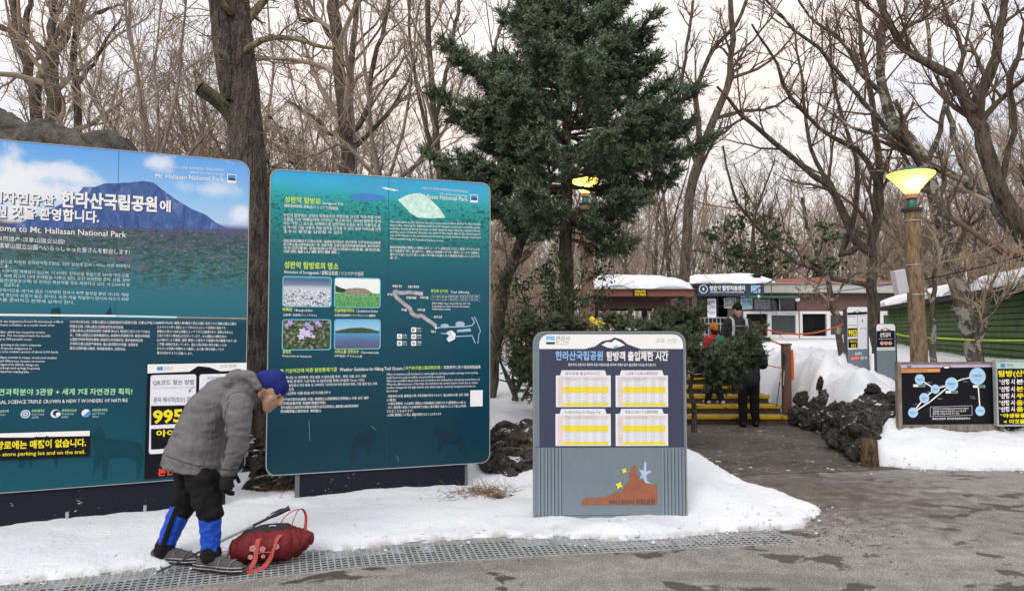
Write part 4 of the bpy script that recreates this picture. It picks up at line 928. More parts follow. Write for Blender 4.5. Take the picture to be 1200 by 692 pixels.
# --- 3: the grey timetable board ----------------------------------------------------
b3 = Board('timetable_board', 'grey board with four yellow-striped timetables standing in the snow by the drain', .171, 6.2, 0.8)
def board3():
    b = b3; U = b.U; T = b.T
    xl = U(625, 500)[0]; xr = U(804.5, 500)[0]; zt = U(715, 388.0)[1]; zb = -.04
    OUT = rrect(xl, xr, zb, zt, .10, 'cd')
    MB().slab(OUT, 0, .13).build('body', M['signgrey'], b.root)
    ox0, ox1 = U(632, 0 + 460)[0], U(801, 460)[0]; zt2 = U(715, 391.5)[1]; zm = U(715, 523)[1]; zw = U(715, 408.5)[1]
    i = {k: Ink() for k in ('white', 'navy', 'paper', 'yellow', 'bluet', 'ink', 'pink', 'brown', 'blue', 'navy2', 'rib', 'bird', 'grey', 'gold', 'groove')}
    i['navy'].poly([(ox0, zm), (ox1, zm), (ox1, zw), (ox0, zw)], .0012)
    band = [p for p in rrect(ox0, ox1, zw, zt2, .085, 'cd')]
    i['white'].poly(band, .0022)
    x, z = U(718, 408.5); peak(i['navy'], i['white'], x, z, .155, i['blue'])
    x0, z0 = U(640, 403); i['blue'].rect(x0, x0 + .072, z0, z0 + .068, .0034); i['navy2'].rect(x0, x0 + .072, z0, z0 + .025, .0046)
    i['white'].poly([(x0, z0 + .026), (x0 + .024, z0 + .042), (x0 + .044, z0 + .034), (x0 + .072, z0 + .030), (x0 + .072, z0 + .018), (x0, z0 + .018)], .0056)
    T(i['ink'], '한라산', 651, 401, 667, 401, 8.5, bold=-.004, d=.0034, slant=.15); T(i['grey'], 'HALLASAN NATIONAL PARK', 651, 403.6, 667, 403.6, 1.8, bold=0, d=.0034, res=1)
    T(i['grey'], '교육·건강', 768, 401.5, 793, 401.5, 5.5, bold=0, d=.0034)
    T(i['bluet'], '한라산국립공원', 651, 421.5, 706.5, 421.5, 11, bold=.022, d=.003); T(i['white'], '탐방객 출입제한 시간', 711, 422, 783, 422, 11, bold=.03, d=.0034)
    T(i['white'], '자연공원법 제28조 규정에 의하여 출입제한', 748, 412.3, 783, 412.3, 2.2, bold=.01, d=.0034, res=1)
    T(i['white'], '탐방객의 안전사고 예방과 공원 자원보호를 위하여 아래와 같이 출입제한 시간을 공고합니다.', 666, 428.5, 769, 428.8, 3.4, bold=.012, d=.0034, res=1)
    heads = ('탐방로별 출입제한시간', '入山及下山登山规定时间', 'Prohibited Hours for Hiking by Trail', '各登山口別入下山規定時間')
    for k, (px0, px1, py0, py1) in enumerate(((651.5, 715.5, 433.5, 476.5), (721.5, 782.5, 433.5, 476.5), (651, 715.5, 478.5, 522), (721.5, 782.5, 478.5, 522))):
        ax, az = U(px0, py1); bx, bz = U(px1, py0); zs_ = U(px0, py0 + 6)[1]
        j = {q: Ink() for q in ('paper', 'yellow', 'pink', 'grey', 'ink')}
        j['paper'].poly([(ax, az), (bx, az), (bx, zs_), (bx - .035, zs_), (bx - .048, bz), (ax + .048, bz), (ax + .035, zs_), (ax, zs_)], .0034)
        T(j['ink'], heads[k], px0 + 11, py0 + 5.3, px1 - 12, py0 + 5.3, 3.6, bold=0, d=.0046, res=1)
        rows = 9; ty0, ty1 = py0 + 8, py1 - 1.5; dy = (ty1 - ty0) / rows
        j['pink'].poly(b.P([(px0 + 2.5, ty0 + dy), (px1 - 2.5, ty0 + dy), (px1 - 2.5, ty0), (px0 + 2.5, ty0)]), .0044)
        j['pink'].poly(b.P([(px0 + 2.5, ty1), (px0 + 8, ty1), (px0 + 8, ty0 + dy + .3), (px0 + 2.5, ty0 + dy + .3)]), .0044)
        for r_ in (3, 4): j['yellow'].poly(b.P([(px0 + 8.3, ty0 + dy * (r_ + 1) - .1), (px1 - 2.5, ty0 + dy * (r_ + 1) - .1), (px1 - 2.5, ty0 + dy * r_ - .1), (px0 + 8.3, ty0 + dy * r_ - .1)]), .0044)
        j['yellow'].poly(b.P([(px0 + 8.3, ty1), (px1 - 2.5, ty1), (px1 - 2.5, ty1 - dy), (px0 + 8.3, ty1 - dy)]), .0044)
        cw = (px1 - px0 - 12) / 5
        for r_ in range(rows):
            for c in range(5):
                tx = ('탐방로', '입산', '진달래밭', '하산', '시간')[c] if r_ == 0 else (('동절기', '춘추절기', '하절기')[min((r_ - 1) // 3, 2)], '06:00', '12:00', '13:30', '05:30')[(c + r_ // 4) % 5 if c else 0]
                yb = ty0 + dy * (r_ + 1) - 1.1; xq = px0 + 9.5 + c * cw
                T(j['grey'], tx, xq + cw * .2, yb, xq + cw * (.75 if c != 1 else .9), yb, 2.1, bold=0, d=.0056, res=1)
        for r_ in range(rows + 1): j['grey'].line(b.P([(px0 + 2.5, ty0 + dy * r_), (px1 - 2.5, ty0 + dy * r_)]), .0007, .0052)
        tt = j['paper'].build('timetable', M['paper'], b.root)
        for q, mk, nm in (('yellow', M['yellow'], 'highlight_row'), ('pink', flat('pink_cell_print', (.72, .60, .60), .5, .2), 'table_header'), ('grey', M['softgrey'], 'table_print'), ('ink', M['inkgrey'], 'heading')): j[q].build(nm, mk, tt)
    # lower grey half: ribs and the emblem
    for base_ in (631.0, 776.0):
        kr = Ink()
        for k in range(7):
            px = base_ + k * 4.1; x0 = U(px, 560)[0]; kr.rect(x0, x0 + .014, U(px, 606)[1], U(px, 525.5)[1], .002); i['groove'].rect(x0 + .014, x0 + .02, U(px, 606)[1], U(px, 525.5)[1], .0015)
        kr.build('fluted_strip', flat('rib_paint', (.20, .255, .295), .45, .3, var=.04), b.root)
    i['groove'].rect(xl + .01, xr - .01, zm - .006, zm, .0014); i['groove'].rect(xl, xr, U(700, 603)[1] - .004, U(700, 603)[1], .0014)
    i['brown'].poly(b.P([(681, 591), (682, 587), (688, 582.5), (700, 583), (712, 581), (722, 576), (729, 575), (733, 567), (738, 562), (737, 556), (740, 549), (742, 544), (745, 545), (746, 554), (749, 560), (757, 565), (764, 568), (770, 566), (770, 591)]), .0034)
    i['navy2'].poly(b.P([(737, 561), (733, 556), (735, 550), (741, 549), (744, 554), (740, 556), (742, 563)]), .004) if False else None
    i['bird'].poly(b.P([(748, 549), (754, 551), (755, 541), (757.5, 541), (757, 552), (762, 550), (763, 553), (757.5, 556), (758.5, 563), (764, 566), (756, 565), (753, 559), (749, 561), (752, 555)]), .0042)
    for cx, cy, r in ((725.5, 568, 4), (731.5, 551, 3)):
        i['gold'].poly(b.P([(cx + r * (.78 + .28 * math.cos(4 * t)) * math.cos(t + .4), cy + r * (.78 + .28 * math.cos(4 * t)) * math.sin(t + .4)) for t in np.linspace(0, 2 * math.pi, 32, endpoint=False)]), .005)
    T(i['navy'], 'HALLASAN', 714, 590, 742.5, 590, 5.8, bold=.004, d=.0052); T(i['navy'], '국립공원', 744.5, 590.3, 767.5, 590.3, 6.2, bold=.006, d=.0052)
    M['brownink'] = flat('terracotta_print', (.30, .115, .065), .5, .2); M['pinkcell'] = flat('pink_cell_print', (.72, .60, .60), .5, .2); M['rib'] = flat('rib_paint', (.165, .21, .24), .45, .4, var=.04); M['groove'] = flat('groove_paint', (.05, .068, .082), .5, .3)
    M['birdink'] = flat('pale_blue_print', (.40, .52, .72), .5, .2)
    for k, mk, nm in (('white', 'white', 'white_lettering'), ('navy', 'navygrey', 'navy_field'), ('bluet', 'bluetext', 'blue_lettering'), ('ink', 'inkgrey', 'dark_lettering'), ('brown', 'brownink', 'hill_emblem'), ('blue', 'skyblue', 'mark'), ('navy2', 'navyink', 'mark'), ('groove', 'groove', 'grooves'), ('bird', 'birdink', 'branch_emblem'), ('gold', 'yellow', 'flower_emblem'), ('grey', 'softgrey', 'header_print')):
        i[k].build(nm, M[mk], b.root)
    e = MB(); n_ = len(OUT); inn = rrect(xl + .012, xr - .012, zb + .012, zt - .012, .09, 'cd')
    e.raw([(x, -.006, z) for x, z in OUT] + [(x, -.006, z) for x, z in inn] + [(x, 0, z) for x, z in OUT], [(k, (k + 1) % n_, n_ + (k + 1) % n_, n_ + k) for k in range(n_)] + [(k, 2 * n_ + k, 2 * n_ + (k + 1) % n_, (k + 1) % n_) for k in range(n_)])
    e.build('rim', flat('grey_rim_paint', (.22, .25, .28), .4, .5), b.root)
board3()

# --- 4, 5: the black boards on the snow at the right ---------------------------------------
M['wood'] = bark('weathered_board_wood', (.11, .095, .075), (.24, .215, .18), None, 30, bd=.004)
def board4():
    b = Board('route_board', 'black route board with pale blue circles joined by lines in a wooden frame', (1056 - 600) / F * 9.3, 9.3, 3)
    U = b.U; T = b.T
    x0, z1 = U(1055.5, 426); x1, _ = U(1166.5, 424); _, z0 = U(1061, 497)
    MB().box(x0, x1, 0, .03, z0, z1).build('panel', M['black'], b.root)
    fr = MB(); fr.box(x0 - .05, x0 - .002, -.012, .05, z0 - .09, z1 + .025).box(x1 + .002, x1 + .03, -.012, .05, z0 - .09, z1 + .025).box(x0, x1, -.015, .05, z0 - .085, z0 - .003).box(x0, x1, -.015, .04, z1 + .002, z1 + .022)
    fr.build('frame', M['wood'], b.root)
    lg = [MB().box(x, x + .05, .032, .08, .05, z0).build('leg', M['wood'], b.root) for x in (x0 + .05, x1 - .1)]
    i = {k: Ink() for k in ('lilac', 'orange', 'circle', 'white', 'ink', 'grey', 'green', 'peakd')}
    i['lilac'].poly([(x0, U(1060, 431)[1]), (x1, U(1060, 430)[1]), (x1, z1), (x0, z1)], .002); peak(i['peakd'], i['white'], *U(1109, 431.5), .07)
    i['orange'].poly(b.P([(1056, 436.5), (1101.5, 435.5), (1101.5, 431.5), (1056, 432)]), .003); T(i['ink'], '탐방로 안내 (소요시간 산행시간)', 1057, 435.3, 1087, 434.9, 2.6, bold=.01, d=.0045, res=1)
    i['ink'].rect(*[U(1063, 430)[0], U(1068, 430)[0]], U(1063, 430.4)[1], U(1063, 428)[1], .0035)
    nodes_ = ((1077.7, 444, 5.7, '사라오름'), (1095.8, 455.5, 5.2, '진달래밭'), (1083, 466, 5.7, '속밭대피소'), (1069.8, 483, 5.7, '성판악'), (1115, 449.7, 7.6, '백록담정상'), (1145.3, 440.5, 9.6, '삼각봉대피소'), (1148.5, 481, 5.6, '관음사'))
    def ln(a, c): i['white'].line(b.P([a, c]), .016, .002)
    for a, c in (((1077.7, 444), (1095.8, 455.5)), ((1095.8, 455.5), (1115, 449.7)), ((1095.8, 455.5), (1083, 466)), ((1083, 466), (1069.8, 483)), ((1069.8, 483), (1090, 470)), ((1090, 470), (1115, 449.7)), ((1145.3, 440.5), (1148.5, 481))): ln(a, c)
    i['white'].line(b.P([(1120, 447), (1126, 444.5), (1132, 443), (1140, 441.5)]), .014, .002)
    for px, py, r, t in nodes_:
        x, z = U(px, py); rr_ = r * (U(px + 1, py)[0] - x); kc = Ink(); kc.poly(circ(x, z, rr_), .0032); kc.build('map_circle', flat('circle_blue_print', (.38, .62, .86), .5, .2, var=.05), b.root); T(i['ink'], t, px - r * .62, py + 1, px + r * .62, py + 1, r * .36, bold=.012, d=.0044, res=1)
        if r > 5.6: T(i['ink'], '대피소', px - r * .35, py + r * .5, px + r * .35, py + r * .5, 1.6, bold=0, d=.0044, res=1)
    for px, py in ((1077, 451.5), (1115, 459), (1147, 452.5)): i['white'].poly(b.P([(px - 7, py + 1.4), (px + 7, py + 1.4), (px + 7, py - 1.6), (px - 7, py - 1.6)]), .0036); i['green'].poly(b.P([(px - 1, py + 1.2), (px + 6.6, py + 1.2), (px + 6.6, py - 1.4), (px - 1, py - 1.4)]), .0046)
    for t, px, py in (('1.5km', 1089, 448.5), ('2.3km', 1103, 452), ('3.2km', 1088, 459.5), ('1.7km', 1073, 474), ('5.8km', 1101, 467.5), ('2.7km', 1129, 443.8), ('2.4km', 1131, 447.5), ('6.0km', 1140, 467), ('3시간', 1139, 465)): T(i['grey'], t, px - 2.5, py, px + 3, py, 1.6, bold=0, res=1)
    P = b.P([(1090, 487.5), (1139, 486), (1139, 475), (1090, 476.5)]); i['grey'].line(P + P[:1], .006, .002)
    for k, (t, e) in enumerate((('한라산 등반 시 하산시간을 반드시 준수하여 주시기 바랍니다', 1135), ('진달래밭 대피소에서 정상까지 12:00 이전 통과', 1132), ('탐방객은 안전을 위하여 조기 하산', 1124))): T(i['white'], t, 1093, 479.7 + k * 3, e, 479.2 + k * 3, 2.2, bold=.01, res=1)
    T(i['white'], '세계유산본부 한라산국립공원관리소', 1092, 491.5, 1137, 491, 2.6, bold=.014, res=1)
    for k, mk, nm in (('lilac', flat('lilac_band_print', (.52, .42, .58), .5, .2), 'header_band'), ('orange', flat('orange_band_print', (.72, .30, .08), .5, .2), 'title_band'), ('white', M['white'], 'white_lettering'), ('ink', M['inkgrey'], 'dark_lettering'), ('grey', M['softgrey'], 'grey_lettering'), ('green', flat('green_tag_print', (.08, .22, .15), .5, .2), 'green_tag'), ('peakd', M['black'], 'mark')):
        i[k].build(nm, mk, b.root)
board4()
def board5():
    b = Board('notice_board', 'black notice board with yellow and white hiking rules at the right frame edge', (1168 - 600) / F * 9.28, 9.28, 3)
    U = b.U; T = b.T
    x0, z1 = U(1168, 423); x1 = x0 + 1.25; _, z0 = U(1168, 497)
    MB().box(x0, x1, 0, .03, z0, z1).build('panel', M['black'], b.root)
    fr = MB(); fr.box(x0 - .022, x0 - .002, -.01, .05, z0 - .02, z1 + .02).box(x1 + .002, x1 + .03, -.01, .05, z0 - .02, z1 + .02).box(x0, x1, -.01, .05, z0 - .022, z0 - .002).box(x0, x1, -.01, .05, z1 + .002, z1 + .022); fr.build('frame', flat('pale_alu_frame', (.42, .44, .45), .4, .5, .3), b.root)
    for x in (x0 + .05, x1 - .1): MB().box(x, x + .05, .032, .08, .05, z0).build('leg', M['wood'], b.root)
    i = {k: Ink() for k in ('band', 'yellow', 'white', 'blue', 'ink')}
    i['band'].poly([(x0, U(1168, 431.5)[1]), (x1, U(1168, 431.5)[1]), (x1, z1), (x0, z1)], .002)
    xq, zq = U(1172.5, 430); i['blue'].rect(xq, xq + .06, zq, zq + .045, .0035); T(i['ink'], '한라산', 1180, 429, 1187, 429, 3.5, bold=0, d=.0035)
    T(i['yellow'], '탐방(산행)안내', 1170, 441, 1227, 440, 7.5, bold=.03)
    rules = (('*산행 시 본인', ' 안전은 본인이', 450), ('*산행 시 본인', ' 쓰레기 되가져', 458.5), ('*산행 시 우천', ' 강풍에 주의', 466.5), ('*산행 시 음주', ' 금지 흡연 금지', 474.5), ('*산행 시 음식', ' 취사행위 금지', 482))
    for a, c, y in rules:
        T(i['white'], a[:-2], 1170.5, y, 1189, y - .3, 6.2, bold=.03); T(i['white' if y < 452 else 'yellow'], a[-2:] + c, 1191, y - .3, 1262, y - 1, 6.2, bold=.03)
    T(i['yellow'], '*야생동물(까마귀) 먹이주기 금지', 1172, 489, 1270, 487.5, 5, bold=.03); T(i['yellow'], '< 이것을 지키면 안전 산행! >', 1176, 496, 1260, 494.8, 5.2, bold=.03)
    for k, mk, nm in (('band', flat('pale_green_band_print', (.42, .58, .54), .5, .2), 'header_band'), ('yellow', M['yellow'], 'yellow_lettering'), ('white', M['white'], 'white_lettering'), ('blue', M['blueink'], 'park_mark'), ('ink', M['inkgrey'], 'header_lettering')): i[k].build(nm, mk, b.root)
board5()
# --- the two grey pylon signs ---------------------------------------------------------------
def pylon1():
    b = Board('pylon_sign', 'taller grey pylon sign with yellow number 9953 rising from the ploughed snow', (992 - 600) / F * 12.6, 12.6, -7, 'grey pylon signs in the snow')
    U = b.U; T = b.T
    x0, z1 = U(992, 359); x1, _ = U(1017.5, 358); z0 = .55
    MB().slab(rrect(x0, x1, z0, z1, .06, 'cd'), 0, .20).build('body', flat('pylon_dark_side', (.022, .026, .036), .45, .4), b.root)
    i = {k: Ink() for k in ('grey', 'white', 'black', 'yellow', 'paper', 'pink', 'red')}
    i['grey'].poly(rrect(x0 + .004, x1 - .01, z0, z1 - .004, .05, 'cd'), .002); i['white'].poly(rrect(x0 + .006, x1 - .02, U(1000, 366)[1], z1 - .008, .045, 'd'), .003)
    peak(i['black'], i['white'], *U(1004.5, 366), .06)
    i['paper'].poly(b.P([(993.5, 409.5), (1016, 408.5), (1016, 365.5), (992.8, 367)]), .0035); i['black'].poly(b.P([(993, 369.2), (993, 366.2), (1016, 365), (1016, 367.8)]), .0042)
    for q in (((993.5, 394.3), (1004.3, 394), (1004.3, 384), (993.3, 384.5)), ((994, 407.3), (1004.5, 407), (1004.5, 396.5), (994, 397))): i['black'].poly(b.P(q), .0048)
    i['black'].poly(b.P([(1004.9, 409), (1005.3, 409), (1005, 367.8), (1004.6, 367.8)]), .0048)
    T(i['yellow'], '9953', 994, 393.3, 1004, 393, 7.6, bold=.04, d=.006); T(i['yellow'], '아이디', 995.5, 401.4, 1003.5, 401.2, 3.4, bold=.03, d=.006); T(i['yellow'], '01', 997.5, 406.5, 1002.5, 406.3, 4, bold=.03, d=.006)
    for t, px0, py, px1 in (('QR코드 찾는', 994, 371.6, 1003, ), ('문자 메시지', 994, 381.8, 1003.5), ('예약안내', 1007, 370, 1014), ('탐방예약', 1008, 385.5, 1015)): T(i['black'], t, px0, py, px1, py, 1.8, bold=.004, d=.0048, res=1)
    T(i['black'], 'E', 1009.8, 377.5, 1011.6, 377.4, 4, bold=.02, d=.0048, res=1)
    T(i['white'], '본인확인', 1002, 415.8, 1010, 415.4, 3.6, bold=.02, d=.004, res=1); i['red'].poly(b.P([(996.5, 421.4), (1007.5, 421), (1007.5, 417), (996.5, 417.5)]), .0035); T(i['white'], '신분증 지참', 1008, 421, 1016, 420.7, 3.6, bold=.02, d=.004, res=1); T(i['white'], '필수사항', 997.5, 421, 1006.5, 420.7, 2.8, bold=.01, d=.0046, res=1)
    for k, mk, nm in (('grey', 'signgrey', 'face'), ('white', 'white', 'header_band'), ('paper', 'paper', 'poster'), ('black', 'black', 'dark_lettering'), ('yellow', 'yellow', 'yellow_number'), ('red', 'red', 'red_band')): i[k].build(nm, M[mk], b.root)
pylon1()
def pylon2():
    b = Board('pylon_sign', 'shorter grey pylon sign with three round prohibition marks', (1027 - 600) / F * 11.9, 11.9, -3, 'grey pylon signs in the snow')
    U = b.U; T = b.T
    x0, z1 = U(1026.5, 379); x1, _ = U(1050.5, 380); z0 = .35
    MB().slab(rrect(x0, x1, z0, z1, .06, 'cd'), 0, .18).build('body', M.get('pyl') or flat('pylon_dark_side', (.022, .026, .036), .45, .4), b.root)
    i = {k: Ink() for k in ('grey', 'white', 'black', 'red')}
    i['grey'].poly(rrect(x0 + .003, x1 - .02, z0, z1 - .004, .05, 'cd'), .002); i['white'].poly(rrect(x0 + .006, x1 - .022, U(1036, 387.5)[1], z1 - .007, .045, 'cd'), .003)
    i['black'].poly(b.P([(1027.5, 406.5), (1048, 406), (1048, 387), (1027.5, 387.5)]), .0032); peak(i['black'], i['white'], *U(1037, 387), .07)
    T(i['white'], '산행금지', 1031, 394.8, 1043.5, 394.5, 5.4, bold=.03, d=.0044, res=1); i['white'].line(b.P([(1029.5, 397), (1045.5, 396.8)]), .006, .0044)
    for px in (1033.4, 1038.2, 1043):
        x, z = U(px, 401.8); i['white'].poly(circ(x, z, .031), .0044); i['red'].line([(x + .026 * math.cos(t), z + .026 * math.sin(t)) for t in np.linspace(0, 6.4, 14)] + [(x - .018, z + .018), (x + .018, z - .018)], .006, .0056)
        i['black'].poly(circ(x, z + .002, .009, 8), .0050)
    i['white'].poly(b.P([(1027.5, 410.5), (1048.5, 410), (1048.5, 406.6), (1027.5, 407)]), .0036); T(i['black'], '애완동물 출입금지 국립공원', 1029, 409.8, 1047, 409.4, 2, bold=0, d=.0046, res=1)
    for k, mk, nm in (('grey', 'signgrey', 'face'), ('white', 'white', 'white_lettering'), ('black', 'black', 'black_field'), ('red', 'red', 'prohibition_mark')): i[k].build(nm, M[mk], b.root)
    MB().box(x0 - .09, x0 - .05, -.02, .02, .5, U(1024, 414)[1]).build('conduit', M['white'], b.root)
pylon2()
# ------------------------------------------------------------------ trees
def tubes(P, Rd, n):
    """P (N,K,3) polylines, Rd (N,K) radii -> verts, quads"""
    N, K, _ = P.shape
    T = np.empty_like(P); T[:, 1:-1] = P[:, 2:] - P[:, :-2]; T[:, 0] = P[:, 1] - P[:, 0]; T[:, -1] = P[:, -1] - P[:, -2]
    T /= np.linalg.norm(T, axis=2, keepdims=True) + 1e-9
    ref = np.where(np.abs(T[:, :1, 2:3]) < .9, np.array([0, 0, 1.0]), np.array([1.0, 0, 0]))
    A = np.cross(T, np.broadcast_to(ref, T.shape)); A /= np.linalg.norm(A, axis=2, keepdims=True) + 1e-9
    B = np.cross(T, A)
    an = 2 * np.pi * np.arange(n) / n
    V = P[:, :, None] + Rd[:, :, None, None] * (A[:, :, None] * np.cos(an)[None, None, :, None] + B[:, :, None] * np.sin(an)[None, None, :, None])
    idx = np.arange(N * K * n).reshape(N, K, n); nx = np.roll(idx, -1, 2)
    Q = np.stack([idx[:, :-1], nx[:, :-1], nx[:, 1:], idx[:, 1:]], -1).reshape(-1, 4)
    return V.reshape(-1, 3), Q
class Tubes:
    def __init__(s): s.V = []; s.Q = []; s.n = 0
    def add(s, P, Rd, n):
        if len(P) == 0: return
        v, q = tubes(np.asarray(P, float), np.asarray(Rd, float), n); s.V.append(v); s.Q.append(q + s.n); s.n += len(v)
    def mesh(s, name): return np_mesh(name, np.concatenate(s.V), [np.concatenate(s.Q)], True)
def unit(v): return v / (np.linalg.norm(v, axis=-1, keepdims=True) + 1e-9)
def children_of(P, Rd, counts, L, ang, r_f, K, g, up=.25, t0=.25, wig=.18, taper=.35, tmax=.98):
    """grow branches off polylines: returns (N,K,3), (N,K)"""
    outP, outR = [], []
    N, KP, _ = P.shape
    par = np.repeat(np.arange(N), counts)
    M_ = len(par)
    if M_ == 0: return np.zeros((0, K, 3)), np.zeros((0, K))
    t = t0 + (tmax - t0) * g.random(M_) ** .85
    ft = t * (KP - 1); i0 = np.minimum(ft.astype(int), KP - 2); fr = (ft - i0)[:, None]
    base = P[par, i0] * (1 - fr) + P[par, i0 + 1] * fr; tan = unit(P[par, i0 + 1] - P[par, i0])
    r0 = Rd[par, i0] * (1 - fr[:, 0]) + Rd[par, i0 + 1] * fr[:, 0]
    rnd = unit(g.normal(size=(M_, 3))); side = unit(np.cross(tan, rnd)); a = np.radians(g.uniform(ang[0], ang[1], M_))[:, None]
    d = unit(tan * np.cos(a) + side * np.sin(a) + np.array([0, 0, up * .5]))
    plen = np.linalg.norm(np.diff(P, axis=1), axis=2).sum(1)[par]
    ln = plen * g.uniform(L[0], L[1], M_) * (1.15 - .6 * t)
    pts = np.empty((M_, K, 3)); pts[:, 0] = base; cur = base.copy()
    for k in range(1, K):
        d = unit(d + g.normal(size=(M_, 3)) * wig + np.array([0, 0, up * .22])); cur = cur + d * (ln / (K - 1))[:, None]; pts[:, k] = cur
    rr = (r0 * r_f)[:, None] * np.linspace(1, taper, K)[None]
    return pts, rr
def smooth_poly(pts, K):
    pts = [Vector(p) for p in pts]; n = len(pts); out = []
    for j in range(K):
        u = j / (K - 1) * (n - 1); i = min(int(u), n - 2); t = u - i
        p0, p1, p2, p3 = pts[max(i - 1, 0)], pts[i], pts[i + 1], pts[min(i + 2, n - 1)]
        out.append(.5 * ((2 * p1) + (p2 - p0) * t + (2 * p0 - 5 * p1 + 4 * p2 - p3) * t * t + (3 * p1 - p0 - 3 * p2 + p3) * t ** 3))
    return np.array([p[:] for p in out])
BK_NEAR = bark('dark_furrowed_bark', (.022, .018, .015), (.115, .095, .080), (.13, .13, .10), 24, 3, .66)
BK_LICH = bark('lichen_bark', (.035, .030, .025), (.13, .115, .098), (.30, .29, .255), 16, 4.0, .53)
BK_DARK = bark('mossy_dark_bark', (.028, .024, .019), (.125, .104, .084), (.075, .08, .04), 16, 3, .58)
BK_FAR = bark('pale_woodland_bark', (.095, .08, .066), (.25, .21, .175), None, 8, bd=.01)
TW_FAR = flat('pale_twigs', (.265, .208, .163), .9, .1, var=.3, scale=.9)
TW_DARK = flat('dark_twigs', (.115, .085, .064), .9, .1, var=.3, scale=1.5)
TW_PALE = flat('tan_twigs', (.31, .248, .19), .9, .1, var=.25, scale=1.5)

def limb_tree(name, label, base, limbs, mat, tw, seed, n1=10, n2=5, n3=4, L1=(.18, .40), group=None, minr=.003, up=.3, K0=14, twig_on=None, ang=(28, 70)):
    """limbs: polylines of (px,py,Y) with start and end radius; smaller branches grow from them"""
    g = np.random.default_rng(seed); root = thing(name, label, 'tree', base, 0, group); o = np.array(base)
    trunk = Tubes(); crown = Tubes(); twigsP, twigsR = [], []
    P0s, R0s = [], []
    for pts, ra, rb in limbs:
        P = smooth_poly([W(*p) for p in pts], K0) - o
        P = P + np.concatenate([np.zeros((1, 3)), g.normal(size=(K0 - 1, 3)) * min(ra, .05) * .35])
        Rr = np.linspace(ra, rb, K0) * (1 + g.normal(size=K0) * .05)
        P0s.append(P); R0s.append(Rr); trunk.add(P[None], Rr[None], 10 if ra > .08 else 7)
    P0 = np.stack(P0s); R0 = np.stack(R0s)
    Pa, Ra = children_of(P0, R0, n1, L1, ang, .5, 7, g, up, .22, .16)
    Ra = np.maximum(Ra, minr * 1.6); Pb, Rb = children_of(Pa, Ra, n2, (.35, .7), (25, 60), .6, 5, g, up, .2, .18)
    Rb = np.maximum(Rb, minr * 1.2); Pc, Rc = children_of(Pb, Rb, n3, (.4, .75), (22, 55), .65, 4, g, up, .15, .2)
    Rc = np.maximum(Rc, minr)
    Pd, Rd_ = children_of(Pc, Rc, 2, (.4, .75), (20, 50), .7, 3, g, up, .2, .2); Rd_ = np.maximum(Rd_, minr * .75)
    crown.add(Pa, Ra, 6); crown.add(Pb, Rb, 4); crown.add(Pc, Rc, 3); crown.add(Pd, Rd_, 3)
    link('trunk', trunk.mesh('trunk'), mat, root); link('crown', crown.mesh('crown'), tw, root)
    return root
def bp(px, py, Y):
    p = W(px, py, Y); return (p.x, p.y, gz(p.x, p.y) - .1)

